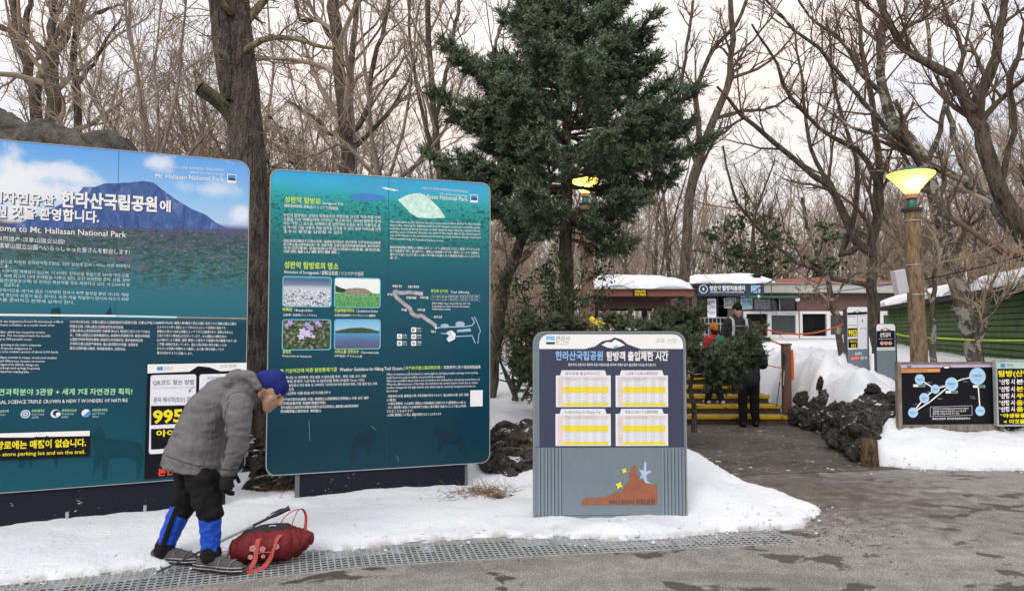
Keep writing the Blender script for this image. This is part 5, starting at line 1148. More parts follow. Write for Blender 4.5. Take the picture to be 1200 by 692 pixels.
# the big oak between the two boards
def oak():
    g = np.random.default_rng(3)
    root = thing('oak_tree', 'stout dark tree with furrowed bark and a sawn stub, between the two tall boards', 'tree', bp(306, 520, 8.6)); o = np.array(root.location[:])
    K = 60; pts = [(310, 560, 8.6), (304, 430, 8.6), (299, 300, 8.6), (291, 190, 8.6), (283, 100, 8.6), (277, 40, 8.6), (274, 0, 8.6), (272, -60, 8.6), (270, -160, 8.6)]
    P = smooth_poly([W(*p) for p in pts], K); Rr = np.interp(np.arange(K), [0, 8, 30, K - 1], [.30, .245, .225, .19])
    def furrowed(P, Rr, n=56, seed=0):
        mb = MB()
        for k in range(len(P)):
            for a in range(n):
                t = 2 * math.pi * a / n
                q = P[k]; r = Rr[k] * (1 + .10 * noise.noise((math.cos(t) * 1.2, math.sin(t) * 1.2, q[2] * .9 + seed)) + .07 * noise.ridged_multi_fractal((math.cos(t) * 4.2, math.sin(t) * 4.2, q[2] * 2.2 + seed), 1, 2, 2, 1, 2) - .06)
                mb.v.append((q[0] - o[0] + r * math.cos(t), q[1] - o[1] + r * math.sin(t), q[2] - o[2]))
        for k in range(len(P) - 1):
            for a in range(n): mb.f.append((k * n + a, k * n + (a + 1) % n, (k + 1) * n + (a + 1) % n, (k + 1) * n + a))
        mb.f.append(tuple((len(P) - 1) * n + a for a in range(n)))
        return mb
    furrowed(smooth_poly([W(*p) for p in pts], 140), np.interp(np.linspace(0, 1, 140), [0, .15, .5, 1], [.27, .215, .188, .16])).build('trunk', BK_NEAR, root, True)
    fk = smooth_poly([W(*p) for p in ((272, 120, 8.5), (264, 70, 8.48), (259, 30, 8.45), (255, -5, 8.45), (250, -60, 8.4), (240, -160, 8.4))], 70)
    furrowed(fk, np.linspace(.12, .10, 70), 36, 5).build('limb', BK_NEAR, root, True)
    st = Tubes(); sp = smooth_poly([W(*p) for p in ((278, 140, 8.55), (262, 124, 8.45), (248, 113, 8.35), (233, 103, 8.25))], 8) - o
    st.add(sp[None], np.array([[.11, .10, .09, .085, .082, .08, .085, .07]]), 12); link('stub', st.mesh('stub'), bark('stub_bark', (.03, .028, .02), (.10, .095, .065), (.10, .11, .06), 20, 4, .52), root)
    cr = Tubes(); lims = [(((284, 62, 8.5), (305, 48, 8.4), (325, 44, 8.3), (350, 46, 8.2), (372, 54, 8.1), (392, 57, 8.0)), .042, .016), (((275, 20, 8.5), (262, 5, 8.3), (250, -15, 8.2), (215, -40, 8.1)), .04, .02), (((284, 30, 8.6), (310, 0, 8.7), (340, -40, 8.8)), .06, .03)]
    Ps = np.stack([smooth_poly([W(*p) for p in l[0]], 10) - o for l in lims]); Rs = np.stack([np.linspace(l[1], l[2], 10) for l in lims]); cr.add(Ps, Rs, 8)
    Pa, Ra = children_of(Ps, Rs, 8, (.2, .5), (30, 70), .4, 6, g, .1); cr.add(Pa, np.maximum(Ra, .006), 5); Pb, Rb = children_of(Pa, Ra, 5, (.4, .8), (25, 60), .6, 4, g, .1); cr.add(Pb, np.maximum(Rb, .004), 3)
    # thin shoots off the trunk to the left
    Pt = (P - o)[None]; Pc, Rc = children_of(Pt[:, 8:48], Rr[None, 8:48], 26, (.10, .30), (60, 95), .03, 6, g, .0, .1); cr.add(Pc, np.maximum(Rc, .006), 4); Pd, Rd_ = children_of(Pc, np.maximum(Rc, .006), 5, (.4, .8), (25, 65), .6, 4, g, .1); cr.add(Pd, np.maximum(Rd_, .0035), 3)
    link('crown', cr.mesh('crown'), bark('oak_branch_bark', (.06, .05, .03), (.24, .20, .12), None, 12), root)
oak()

# right-hand trees
limb_tree('lichen_tree', 'leaning tree blotched with pale lichen right behind the lit lamp', bp(1146, 432, 12), [
    (((1148, 440, 12), (1132, 375, 12), (1114, 300, 12), (1099, 240, 12), (1086, 195, 12), (1066, 166, 12), (1051, 150, 12.1)), .13, .10),
    (((1051, 152, 12.1), (1036, 112, 12.2), (1032, 60, 12.3), (1036, 0, 12.5), (1046, -70, 12.7)), .095, .04),
    (((1064, 166, 12), (1030, 140, 11.8), (1000, 105, 11.6), (962, 60, 11.4), (925, 30, 11.2), (890, -10, 11)), .05, .015),
    (((1086, 196, 12), (1102, 150, 12.2), (1110, 110, 12.4), (1130, 60, 12.7), (1140, 0, 13)), .05, .018),
    (((1036, 112, 12.2), (1010, 85, 12.1), (985, 45, 12), (950, 20, 12), (925, -25, 12)), .045, .014),
    (((1034, 62, 12.3), (1060, 35, 12.5), (1092, 14, 12.6), (1130, -10, 12.8)), .04, .014)], BK_LICH, TW_DARK, 11, 9, 5, 4, (.22, .5))
limb_tree('bare_tree', 'dark bare tree leaning in from the right frame edge above the snowy roof', (9.2, 11, .6), [
    (((1330, 430, 11), (1262, 335, 11), (1200, 272, 11), (1171, 222, 11), (1152, 160, 11), (1140, 130, 11)), .165, .10),
    (((1140, 132, 11), (1116, 92, 11.1), (1090, 75, 11.2), (1062, 60, 11.3), (1038, 20, 11.4), (1020, -30, 11.5)), .085, .03),
    (((1140, 132, 11), (1160, 85, 11), (1172, 40, 11), (1180, -30, 11)), .09, .045),
    (((1171, 222, 11), (1188, 150, 10.8), (1185, 100, 10.7), (1196, 50, 10.6), (1210, -20, 10.5)), .05, .025),
    (((1118, 94, 11.1), (1128, 60, 11.2), (1110, 20, 11.3), (1100, -40, 11.4)), .04, .015)], BK_DARK, TW_DARK, 12, 8, 5, 4, (.25, .5))
limb_tree('bare_tree', 'pale crooked limb tree crossing behind the lamp from the right frame edge', (9.9, 13.5, .8), [
    (((1290, 400, 13.5), (1230, 330, 13.5), (1199, 283, 13.5), (1168, 248, 13.5), (1143, 222, 13.5), (1118, 206, 13.5), (1096, 198, 13.5)), .12, .065),
    (((1096, 198, 13.5), (1066, 176, 13.6), (1040, 160, 13.7), (1000, 150, 13.8), (960, 120, 14)), .06, .02), (((1143, 222, 13.5), (1120, 170, 13.8), (1110, 120, 14), (1090, 60, 14.2), (1085, 0, 14.5)), .07, .025)], BK_LICH, TW_PALE, 13, 10, 5, 4, (.2, .45))
limb_tree('forked_tree', 'dark bare tree forking wide above the maroon building roof', bp(1028, 420, 14.5), [
    (((1030, 425, 14.5), (1024, 350, 14.5), (1022, 296, 14.5), (1032, 224, 14.5), (1026, 160, 14.5)), .125, .06), (((1026, 160, 14.5), (1020, 110, 14.6), (1010, 50, 14.8), (1005, -20, 15)), .07, .03),
    (((1022, 300, 14.5), (1008, 285, 14.4), (990, 250, 14.4), (972, 222, 14.4), (945, 199, 14.3), (900, 160, 14.2), (866, 130, 14.1), (840, 100, 14)), .10, .025),
    (((1020, 335, 14.5), (990, 330, 14.4), (958, 319, 14.3), (925, 300, 14.2), (898, 277, 14.1), (870, 245, 14), (857, 222, 14), (848, 170, 14)), .055, .018),
    (((1008, 285, 14.4), (985, 300, 14.6), (1000, 260, 14.8), (1005, 200, 15), (990, 150, 15.2), (975, 90, 15.4), (968, 20, 15.6)), .07, .022),
    (((1032, 224, 14.5), (1010, 180, 14.2), (975, 160, 14), (930, 120, 13.8), (905, 70, 13.6), (880, 30, 13.4)), .06, .018),
    (((972, 222, 14.4), (950, 170, 14.8), (940, 100, 15), (930, 30, 15.2)), .05, .018)], BK_DARK, TW_DARK, 14, 9, 5, 4, (.2, .45))
limb_tree('sapling', 'thin pale sapling in front of the green boarded wall', bp(1151, 430, 10.5), [
    (((1151, 432, 10.5), (1147, 385, 10.5), (1156, 345, 10.5), (1172, 310, 10.5)), .04, .015), (((1149, 400, 10.5), (1160, 370, 10.3), (1180, 345, 10.1), (1210, 315, 10)), .022, .008), (((1147, 385, 10.5), (1138, 350, 10.6), (1132, 310, 10.7)), .022, .008)], BK_LICH, TW_PALE, 15, 10, 5, 3, (.35, .8))
limb_tree('sapling', 'slim grey sapling just right of the lamp post', bp(1094, 425, 11.2), [(((1095, 428, 11.2), (1093, 380, 11.2), (1096, 330, 11.2), (1104, 280, 11.2), (1100, 230, 11.2)), .05, .015)], BK_LICH, TW_PALE, 16, 9, 5, 3, (.2, .5))
limb_tree('sapling', 'thin pale tree leaning in front of the white-framed windows', bp(985, 425, 14), [
    (((988, 430, 14), (983, 390, 14), (977, 355, 14), (966, 318, 14), (950, 280, 14), (940, 230, 14)), .075, .03), (((977, 355, 14), (990, 330, 13.8), (1010, 318, 13.6), (1035, 300, 13.4)), .025, .01), (((980, 372, 14), (960, 352, 13.8), (935, 346, 13.7)), .02, .008)], BK_LICH, TW_PALE, 17, 6, 4, 3, (.2, .5))
# left trees
limb_tree('forked_tree', 'dark trunk bending left above the mossy boulder', (-9.4, 15, .9), [(((48, 400, 15), (44, 140, 15), (34, 90, 15), (24, 50, 15), (14, 0, 15), (2, -60, 15)), .13, .07), (((26, 55, 15), (10, 35, 15), (-30, 20, 15)), .06, .03), (((24, 50, 15), (34, 10, 15), (40, -50, 15)), .07, .04)], BK_DARK, TW_FAR, 21, 6, 4, 3, (.15, .4))
limb_tree('forked_tree', 'dark trunk forking in a Y above the mossy boulder', (-9.0, 14.6, .9), [(((64, 400, 14.6), (62, 135, 14.6), (61, 90, 14.6), (60, 58, 14.6)), .15, .11), (((60, 60, 14.6), (60, 20, 14.6), (62, -60, 14.6)), .085, .06), (((61, 66, 14.6), (76, 45, 14.6), (84, 20, 14.6), (92, -20, 14.6), (100, -70, 14.6)), .085, .05), (((58, 62, 14.6), (30, 44, 14.5), (0, 32, 14.4), (-30, 30, 14.3)), .06, .03)], BK_DARK, TW_FAR, 22, 6, 4, 3, (.15, .4))
limb_tree('bare_tree', 'slender dark tree right of the Y-forked trunk', (-8.6, 15.6, .9), [(((92, 400, 15.6), (90, 130, 15.6), (86, 70, 15.6), (92, 20, 15.6), (88, -50, 15.6)), .09, .05), (((86, 105, 15.6), (105, 80, 15.6), (130, 40, 15.6), (142, 20, 15.6)), .055, .02), (((88, 28, 15.6), (120, 14, 15.6), (150, 2, 15.6)), .05, .02)], BK_DARK, TW_FAR, 23, 6, 4, 3, (.15, .4))
limb_tree('bare_tree', 'tall dark tree behind the upper edge of the trail board', bp(410, 420, 13), [(((412, 420, 13), (408, 200, 13), (402, 120, 13), (396, 60, 13), (392, 0, 13), (390, -70, 13)), .14, .09), (((404, 170, 13), (430, 130, 12.8), (436, 80, 12.6), (452, 30, 12.4), (460, -30, 12.2)), .06, .03), (((404, 150, 13), (380, 158, 13), (372, 140, 13), (340, 120, 13)), .05, .02), (((398, 70, 13), (378, 26, 13.2), (352, 20, 13.3), (345, -30, 13.4)), .05, .025), (((405, 175, 13), (440, 150, 13.2), (470, 110, 13.4), (490, 60, 13.6)), .05, .02)], BK_DARK, TW_FAR, 24, 9, 6, 4, (.15, .4))
limb_tree('bare_tree', 'thin dark tree of several stems left of the fir', bp(520, 420, 15), [(((522, 420, 15), (516, 240, 15), (508, 130, 15), (504, 60, 15), (500, -30, 15)), .08, .05), (((510, 140, 15), (525, 80, 15), (535, 20, 15), (545, -40, 15)), .05, .03), (((514, 200, 15), (498, 140, 15.2), (482, 60, 15.4), (478, -30, 15.5)), .05, .025)], BK_DARK, TW_FAR, 25, 9, 5, 4, (.15, .35))
limb_tree('bare_tree', 'twisted dark tree beyond the right side of the fir crown', bp(800, 400, 22), [(((800, 395, 22), (806, 250, 22), (820, 180, 22), (850, 110, 22), (858, 60, 22), (855, 0, 22)), .17, .07), (((822, 175, 22), (815, 110, 22), (835, 60, 22), (868, 20, 22), (880, -30, 22)), .09, .04), (((836, 140, 22), (870, 130, 22), (900, 128, 22), (930, 110, 22)), .07, .03), (((815, 190, 22), (795, 120, 22), (805, 60, 22), (812, 0, 22)), .07, .04)], BK_DARK, TW_DARK, 26, 8, 5, 4, (.15, .35))
limb_tree('ivy_tree', 'leaning mossy trunk between the trail board and the fir', bp(574, 430, 10.8), [(((572, 470, 10.8), (582, 400, 10.8), (592, 340, 10.8), (607, 290, 10.8), (618, 240, 10.8), (622, 180, 10.8)), .105, .06), (((594, 335, 10.8), (606, 310, 10.6), (618, 275, 10.5)), .02, .012)], BK_DARK, TW_FAR, 27, 8, 5, 3, (.15, .35))

limb_tree('twiggy_tree', 'dense tangle of tan twigs left of the oak, above the welcome board', bp(175, 420, 11.5), [
    (((178, 425, 11.5), (176, 250, 11.5), (170, 160, 11.5), (160, 90, 11.5), (150, 30, 11.5), (145, -40, 11.5)), .04, .014), (((176, 230, 11.5), (196, 160, 11.4), (210, 90, 11.3), (215, 20, 11.2), (222, -40, 11.1)), .032, .012), (((176, 240, 11.5), (150, 190, 11.7), (120, 140, 11.9), (98, 80, 12), (90, 30, 12)), .028, .012), (((176, 220, 11.5), (186, 150, 11.8), (182, 80, 12), (190, 0, 12.2)), .028, .012), (((176, 235, 11.5), (215, 190, 11.6), (245, 150, 11.8), (262, 100, 12)), .035, .012)], BK_FAR, TW_PALE, 71, 11, 6, 4, (.2, .5), minr=.0032)
limb_tree('twiggy_tree', 'dense tan twiggy tree right of the oak, above the trail board', bp(450, 420, 11.8), [
    (((448, 425, 11.8), (444, 260, 11.8), (440, 190, 11.8), (432, 120, 11.8), (425, 50, 11.8), (420, -30, 11.8)), .038, .014), (((444, 240, 11.8), (468, 170, 11.6), (480, 110, 11.5), (486, 50, 11.4), (495, -20, 11.3)), .030, .012), (((444, 250, 11.8), (410, 200, 12), (378, 160, 12.1), (350, 120, 12.2), (335, 70, 12.3)), .028, .012), (((442, 210, 11.8), (400, 170, 11.7), (360, 185, 11.6), (325, 170, 11.5)), .03, .012), (((444, 230, 11.8), (500, 180, 11.9), (530, 130, 12), (545, 80, 12.1)), .04, .012)], BK_FAR, TW_PALE, 72, 11, 6, 4, (.2, .5), minr=.0032)
# woods behind: a handful of bare trees grown once, then set out as copies
def proto_tree(seed, H, stems, spread, mat, tw, n1=13, n2=6, n3=4, thick=.012):
    g = np.random.default_rng(seed)
    root = thing('woodland_tree', 'bare pale-twigged tree of the leafless woods behind the boards and buildings', 'tree', (0, 0, -50), 0, 'bare trees of the woods behind')
    tr = Tubes(); cr = Tubes(); Ps, Rs = [], []; K = 12
    for s in range(stems):
        a = g.uniform(0, 6.28); lean = spread * g.uniform(.4, 1) * (s > 0 or stems > 1) + .05; P = [np.array([.06 * s, .03 * s, -.1])]; d = np.array([math.cos(a) * lean, math.sin(a) * lean, 1.0])
        h = H * g.uniform(.8, 1.05)
        for k in range(K - 1):
            d = d + g.normal(size=3) * .13; d[2] = max(d[2], .7); d = d / np.linalg.norm(d); P.append(P[-1] + d * h / (K - 1))
        Ps.append(np.array(P)); Rs.append(np.linspace(H * thick, H * thick * .28, K) * (1 if stems == 1 else .75))
    P0 = np.stack(Ps); R0 = np.stack(Rs); tr.add(P0, R0, 8)
    Pa, Ra = children_of(P0, R0, n1, (.22, .45), (25, 65), .45, 7, g, .35, .15, .16); Ra = np.maximum(Ra, .012)
    Pb, Rb = children_of(Pa, Ra, n2, (.35, .65), (25, 60), .55, 5, g, .3, .15, .18); Rb = np.maximum(Rb, .007)
    Pc, Rc = children_of(Pb, Rb, n3, (.4, .7), (22, 55), .65, 4, g, .25, .12, .2); Rc = np.maximum(Rc, .0045)
    Pd, Rd_ = children_of(Pc, Rc, 3, (.4, .8), (20, 50), .7, 3, g, .2, .1, .2); Rd_ = np.maximum(Rd_, .0032)
    tr.add(Pa, Ra, 5); cr.add(Pb, Rb, 4); cr.add(Pc, Rc, 3); cr.add(Pd, Rd_, 3)
    link('trunk', tr.mesh('trunk'), mat, root); link('crown', cr.mesh('crown'), tw, root); return root
protos = [proto_tree(41, 10, 1, .1, BK_FAR, TW_FAR), proto_tree(42, 9, 2, .35, BK_FAR, TW_FAR, 9), proto_tree(43, 8.5, 3, .45, BK_FAR, TW_FAR, 7), proto_tree(44, 11, 1, .1, BK_DARK, TW_FAR), proto_tree(45, 7, 4, .5, BK_FAR, TW_PALE, 6), proto_tree(46, 9.5, 2, .3, BK_DARK, TW_DARK, 8)]
def woods():
    g = np.random.default_rng(99); spots = []
    def scatter(n, x0, x1, y0, y1, dmin, ok=lambda x, y: True, kinds=(0, 1, 2, 3, 4, 5), sc=(.8, 1.2)):
        k = 0; tries = 0
        while k < n and tries < 4000:
            tries += 1; y = g.uniform(y0, y1); x = g.uniform(x0, x1) * y
            if not ok(x, y) or any((x - a) ** 2 + (y - b) ** 2 < dmin ** 2 for a, b, _, _ in spots): continue
            spots.append((x, y, int(g.choice(kinds)), g.uniform(*sc))); k += 1
    free = lambda x, y: not (1.5 < x < 17 and 15 < y < 34) and not (x > 6.5 and y < 26)
    scatter(17, -.76, -.08, 13.5, 20, 1.0, free, (0, 1, 2, 4, 4, 2), (.7, 1.0))
    scatter(26, -.75, .02, 20, 34, 1.5, free)
    scatter(24, .12, .80, 34.5, 44, 1.6)
    scatter(22, .40, .85, 25, 36, 1.6, lambda x, y: x > 18)
    scatter(24, -.75, .75, 34.5, 50, 1.8, free)
    first = set()
    for x, y, k, s in spots:
        o = protos[k]
        if k in first: o = copy_tree(o)
        first.add(k); o.location = (x, y, gz(x, y) - .05); o.rotation_euler = (0, 0, g.uniform(0, 6.28)); o.scale = (s, s, s * g.uniform(.9, 1.15))
    for k, p in enumerate(protos):
        if k not in first:
            p.location = (-10 + k, 25, 1)
woods()
# far wood that reads as one mass
def far_woods():
    g = np.random.default_rng(5); tb = Tubes(); N = 420
    y = g.uniform(44, 95, N); x = g.uniform(-.8, .8, N) * y; z = np.interp(y, [40, 110], [1.4, 3.4]) - .2; H = g.uniform(7, 12, N); K = 7
    P = np.empty((N, K, 3)); d = np.stack([g.normal(size=N) * .12, g.normal(size=N) * .12, np.ones(N)], -1); cur = np.stack([x, y, z], -1); P[:, 0] = cur
    for k in range(1, K): d = unit(d + g.normal(size=(N, 3)) * .09); cur = cur + d * (H / (K - 1))[:, None]; P[:, k] = cur
    Rr = (H * .012)[:, None] * np.linspace(1, .3, K)[None]; tb.add(P, Rr, 5)
    Pa, Ra = children_of(P, Rr, 9, (.2, .42), (25, 60), .5, 5, g, .4, .12); Ra = np.maximum(Ra, .02); tb.add(Pa, Ra, 4)
    Pb, Rb = children_of(Pa, Ra, 6, (.4, .7), (25, 60), .6, 3, g, .3, .1); Rb = np.maximum(Rb, .014); tb.add(Pb, Rb, 3)
    Pc, Rc = children_of(Pb, Rb, 3, (.4, .8), (20, 55), .7, 3, g, .3, .1); Rc = np.maximum(Rc, .010); tb.add(Pc, Rc, 3)
    tag(link('far_woods', tb.mesh('far_woods'), TW_FAR), kind='stuff')
far_woods()
# leafless undergrowth between the trees
def brush():
    g = np.random.default_rng(6); tb = Tubes(); N = 5200
    y = g.uniform(13.5, 42, N); x = g.uniform(-.78, .8, N) * y
    ok = ~((x > 1.2) & (x < 17.5) & (y > 13) & (y < 34)) & ~((x > 5) & (y < 26)); x, y = x[ok], y[ok]; N = len(x)
    z = snow_base(x, y) - .05; H = g.uniform(.9, 2.6, N); K = 5
    d = unit(np.stack([g.normal(size=N) * .28, g.normal(size=N) * .28, np.ones(N)], -1)); P = np.empty((N, K, 3)); cur = np.stack([x, y, z], -1); P[:, 0] = cur
    for k in range(1, K): d = unit(d + g.normal(size=(N, 3)) * .14); cur = cur + d * (H / (K - 1))[:, None]; P[:, k] = cur
    Rr = np.full((N, 1), .010) * np.linspace(1, .45, K)[None]; tb.add(P, Rr, 3)
    Pa, Ra = children_of(P, Rr, 6, (.3, .6), (20, 55), .7, 3, g, .3, .1); tb.add(Pa, np.maximum(Ra, .005), 3)
    Pb, Rb = children_of(Pa, Ra, 2, (.4, .8), (20, 50), .8, 3, g, .3, .1); tb.add(Pb, np.maximum(Rb, .004), 3)
    tag(link('undergrowth', tb.mesh('undergrowth'), TW_PALE), kind='stuff')
brush()

# ------------------------------------------------------------------ evergreens
def mat_needles(name, c0, c1, c2):
    m, nt, b = nodes(name); setp(b, .65, .25)
    gi = nt.nodes.new('ShaderNodeNewGeometry'); n = noise_node(nt, 2.6, 3)
    s = math_n(nt, 'ADD', math_n(nt, 'MULTIPLY', gi.outputs['Random Per Island'], .55), math_n(nt, 'MULTIPLY', n.outputs['Fac'], .55))
    nt.links.new(ramp(nt, s, [(.2, c0), (.55, c1), (.85, c2)]).outputs[0], b.inputs['Base Color'])
    return m
M['needle'] = mat_needles('fir_needles', (.026, .050, .023), (.078, .124, .066), (.190, .255, .160))
M['needle2'] = mat_needles('young_fir_needles', (.024, .042, .020), (.060, .092, .048), (.14, .185, .10))
def needles_on(P0, D, Ln, g, per=26, nl=.035, nw=.010):
    """flat needles along twigs: arrays of start, direction, length -> V, triangles"""
    N = len(P0); t = np.tile(np.linspace(.04, 1, per), (N, 1)) + g.normal(size=(N, per)) * .02
    base = P0[:, None] + D[:, None] * (Ln[:, None] * t)[..., None]
    ref = unit(g.normal(size=(N, 3))); A = unit(np.cross(D, ref)); B = np.cross(D, A)
    th = g.uniform(0, 2 * np.pi, (N, per)); out = A[:, None] * np.cos(th)[..., None] + B[:, None] * np.sin(th)[..., None]
    nd = unit(out + D[:, None] * g.uniform(.25, .9, (N, per, 1)) + np.array([0, 0, .25])); L = nl * g.uniform(.75, 1.2, (N, per, 1)); sd = unit(np.cross(nd, D[:, None] + .01)) * nw
    V = np.stack([base - sd * .6, base + sd * .6, base + nd * L + sd * .3, base + nd * L - sd * .3], 2).reshape(-1, 3)
    return V, np.arange(len(V)).reshape(-1, 4)
def fir(name, label, base, tiers, trunk_top, r0, seed, mat, per=22, nl=.04, nw=.009, trunk_mat=None, dens=1.0, group=None, twig=.16, thick=.35, sub=7, gap=None):
    """tiers: (height, reach, branches, droop, [azimuth range])"""
    g = np.random.default_rng(seed); root = thing(name, label, 'tree', base, 0, group); o = np.array(base)
    K = 10; tp = np.linspace(0, 1, K)[:, None] * (np.array(trunk_top) - o)[None] + g.normal(size=(K, 3)) * .02 * (np.arange(K) > 0)[:, None]
    tr = Tubes(); tr.add(tp[None], np.linspace(r0, r0 * .18, K)[None], 12); hz = tp[:, 2]
    bP, bR = [], []; s0, sd, sl = [], [], []
    for h, reach, nb, droop, az in tiers:
        for k in range(nb):
            a = (R(az[0]) + (R(az[1]) - R(az[0])) * (k + g.random()) / nb) if az else (2 * math.pi * (k + g.uniform(-.35, .35)) / nb + h * 7)
            z = h + g.uniform(-.09, .09); L = reach * g.uniform(.72, 1.08)
            st = np.array([np.interp(z, hz, tp[:, 0]), np.interp(z, hz, tp[:, 1]), z]); d = np.array([math.cos(a), math.sin(a), .10]); P = [st]; KB = 8
            for j in range(1, KB):
                u = j / (KB - 1); d = unit(d + np.array([g.normal() * .05, g.normal() * .05, (-droop * .18 if u < .55 else .14)])); P.append(P[-1] + d * L / (KB - 1))
            P = np.array(P); bP.append(P); bR.append(np.linspace(.008 + .012 * reach, .005, KB))
            # side sprays, broadest past the middle, shortening to the tip
            ns = max(6, int(L * 26 * dens))
            for q in range(ns):
                u = g.uniform(.16, 1) ** .8; f = u * (KB - 1); i = min(int(f), KB - 2); p = P[i] + (P[i + 1] - P[i]) * (f - i); tg = unit(P[i + 1] - P[i]); sdv = unit(np.cross(tg, [0, 0, 1.0])) * g.choice((-1, 1))
                dd = unit(tg * g.uniform(.5, 1.1) + sdv * g.uniform(.3, 1.0) + np.array([0, 0, g.normal() * thick])); ln = (.18 + .42 * (1 - u) * min(1, reach)) * g.uniform(.6, 1.1)
                s0.append(p); sd.append(dd); sl.append(ln)
    s0, sd, sl = np.array(s0), np.array(sd), np.array(sl)
    if gap:      # a thin place in the crown: no sprays round the line from a to b
        a_, b_, rad = np.array(gap[0]) - o, np.array(gap[1]) - o, gap[2]; m_ = s0 + sd * (sl * .6)[:, None]; ab = b_ - a_
        tt = ((m_ - a_) @ ab) / (ab @ ab); dist = np.linalg.norm(m_ - a_ - tt[:, None] * ab, axis=1); keep = (dist > rad) | (g.random(len(s0)) < .10); s0, sd, sl = s0[keep], sd[keep], sl[keep]
    N = len(s0)
    # tertiary twigs
    t = g.uniform(.12, 1, (N, sub)); P3 = s0[:, None] + sd[:, None] * (sl[:, None] * t)[..., None]; D3 = unit(sd[:, None] + g.normal(size=(N, sub, 3)) * np.array([.6, .6, .42]) + np.array([0, 0, .12])); L3 = twig * g.uniform(.55, 1.2, (N, sub))
    A0 = np.concatenate([s0, P3.reshape(-1, 3)]); AD = np.concatenate([sd, D3.reshape(-1, 3)]); AL = np.concatenate([sl, L3.ravel()])
    st = Tubes(); st.add(np.stack(bP), np.stack(bR), 5); st.add(np.stack([A0, A0 + AD * AL[:, None]], 1), np.full((len(A0), 2), .0028), 3)
    V, Q = needles_on(A0, AD, AL, g, per, nl, nw)
    tm = trunk_mat or BK_DARK
    link('trunk', tr.mesh('trunk'), tm, root); link('branches', st.mesh('branches'), TW_DARK, root); link('crown', np_mesh('crown', V, [Q]), mat, root)
    return root
def hz(py, Y): return EYE + (386 - py) * Y / F
ax = W(668, 386, 10).x
gb = gz(ax, 10) - .1
fir('fir_tree', 'large dark green fir spreading over the lamp and shelter behind the timetable board', (ax - .08, 10, gb), [
    (hz(282, 10) - gb, 1.0, 2, .9, (-25, 15)), (hz(268, 10) - gb, .72, 5, .5, None), (hz(248, 10) - gb, 1.3, 7, .4, None), (hz(214, 10) - gb, 1.62, 8, .25, None),
    (hz(212, 10) - gb, 1.82, 2, .15, (170, 192)), (hz(205, 10) - gb, 1.9, 2, .1, (-14, 14)), (hz(182, 10) - gb, 1.62, 7, .1, None), (hz(176, 10) - gb, 2.0, 2, .0, (-12, 16)), (hz(158, 10) - gb, 1.75, 8, .1, None), (hz(158, 10) - gb, 1.85, 2, .05, (168, 194)),
    (hz(148, 10) - gb, 2.0, 1, -.05, (-6, 6)), (hz(124, 10) - gb, 1.36, 7, .1, None), (hz(104, 10) - gb, 1.42, 8, .1, None), (hz(106, 10) - gb, 1.7, 2, .05, (166, 196)), (hz(98, 10) - gb, 1.55, 1, .0, (-10, 10)), (hz(74, 10) - gb, 1.10, 8, .05, None), (hz(50, 10) - gb, 1.06, 8, .0, None), (hz(58, 10) - gb, 1.25, 2, .0, (-16, 16)), (hz(22, 10) - gb, .90, 8, .0, None),
    (hz(-6, 10) - gb, .74, 8, -.05, None), (hz(-34, 10) - gb, .58, 7, -.1, None), (hz(-62, 10) - gb, .36, 6, -.1, None), (hz(-84, 10) - gb, .18, 5, -.2, None)],
    (ax + .05, 10, hz(-110, 10)), .12, 31, M['needle'], per=20, nl=.042, nw=.0085, dens=1.05, thick=.24, gap=(W(684, 224, 8), W(684, 224, 12), .20))
x2 = 2.38
fir('young_fir', 'young bushy fir beside the steps hiding the hikers', (x2 + .20, 10.6, .15), [(.76, .9, 3, 0, (-50, 40)), (.85, .6, 6, .1, None), (.90, 1.0, 4, .0, (-60, 30)), (1.05, .55, 6, .1, None), (1.05, .95, 4, -.05, (-55, 25)), (1.22, .45, 5, .0, (100, 270)), (1.36, .40, 5, -.1, (110, 270)), (1.36, .16, 3, -.1, (-60, 60)), (1.5, .30, 5, -.1, (110, 280)), (1.6, .16, 4, -.2, None)], (x2 + .10, 10.6, 1.92), .045, 32, M['needle2'], per=20, nl=.036, nw=.008, dens=1.5, twig=.12, gap=(W(836, 388, 10), W(836, 388, 11.2), .15))
fir('young_fir', 'dark young fir behind the upper left corner of the timetable board', (W(640, 420, 9.4).x, 9.4, .45), [(.45, .42, 6, .1, None), (.65, .5, 7, .1, None), (.85, .46, 7, 0, None), (1.05, .34, 6, 0, None), (1.2, .2, 5, 0, None)], (W(640, 420, 9.4).x, 9.4, 1.80), .04, 33, M['needle2'], per=18, nl=.034, nw=.008, twig=.12)
fir('young_fir', 'low dark fir peeking over the top edge of the timetable board', (W(742, 420, 9.4).x, 9.4, .3), [(.5, .6, 7, .1, None), (.75, .6, 8, .1, None), (1.0, .5, 7, 0, None), (1.2, .32, 6, 0, None), (1.36, .16, 4, 0, None)], (W(742, 420, 9.4).x, 9.4, 1.78), .04, 34, M['needle2'], per=18, nl=.034, nw=.008, twig=.12)
fir('young_fir', 'low fir half hidden behind the grey timetable board, below the lamp post', (W(678, 420, 9.8).x, 9.8, .4), [(.3, .55, 7, .1, None), (.6, .55, 7, .1, None), (.85, .42, 6, 0, None), (1.05, .22, 5, 0, None)], (W(678, 420, 9.8).x, 9.8, 1.6), .04, 35, M['needle2'], per=18, nl=.034, nw=.008, twig=.12)

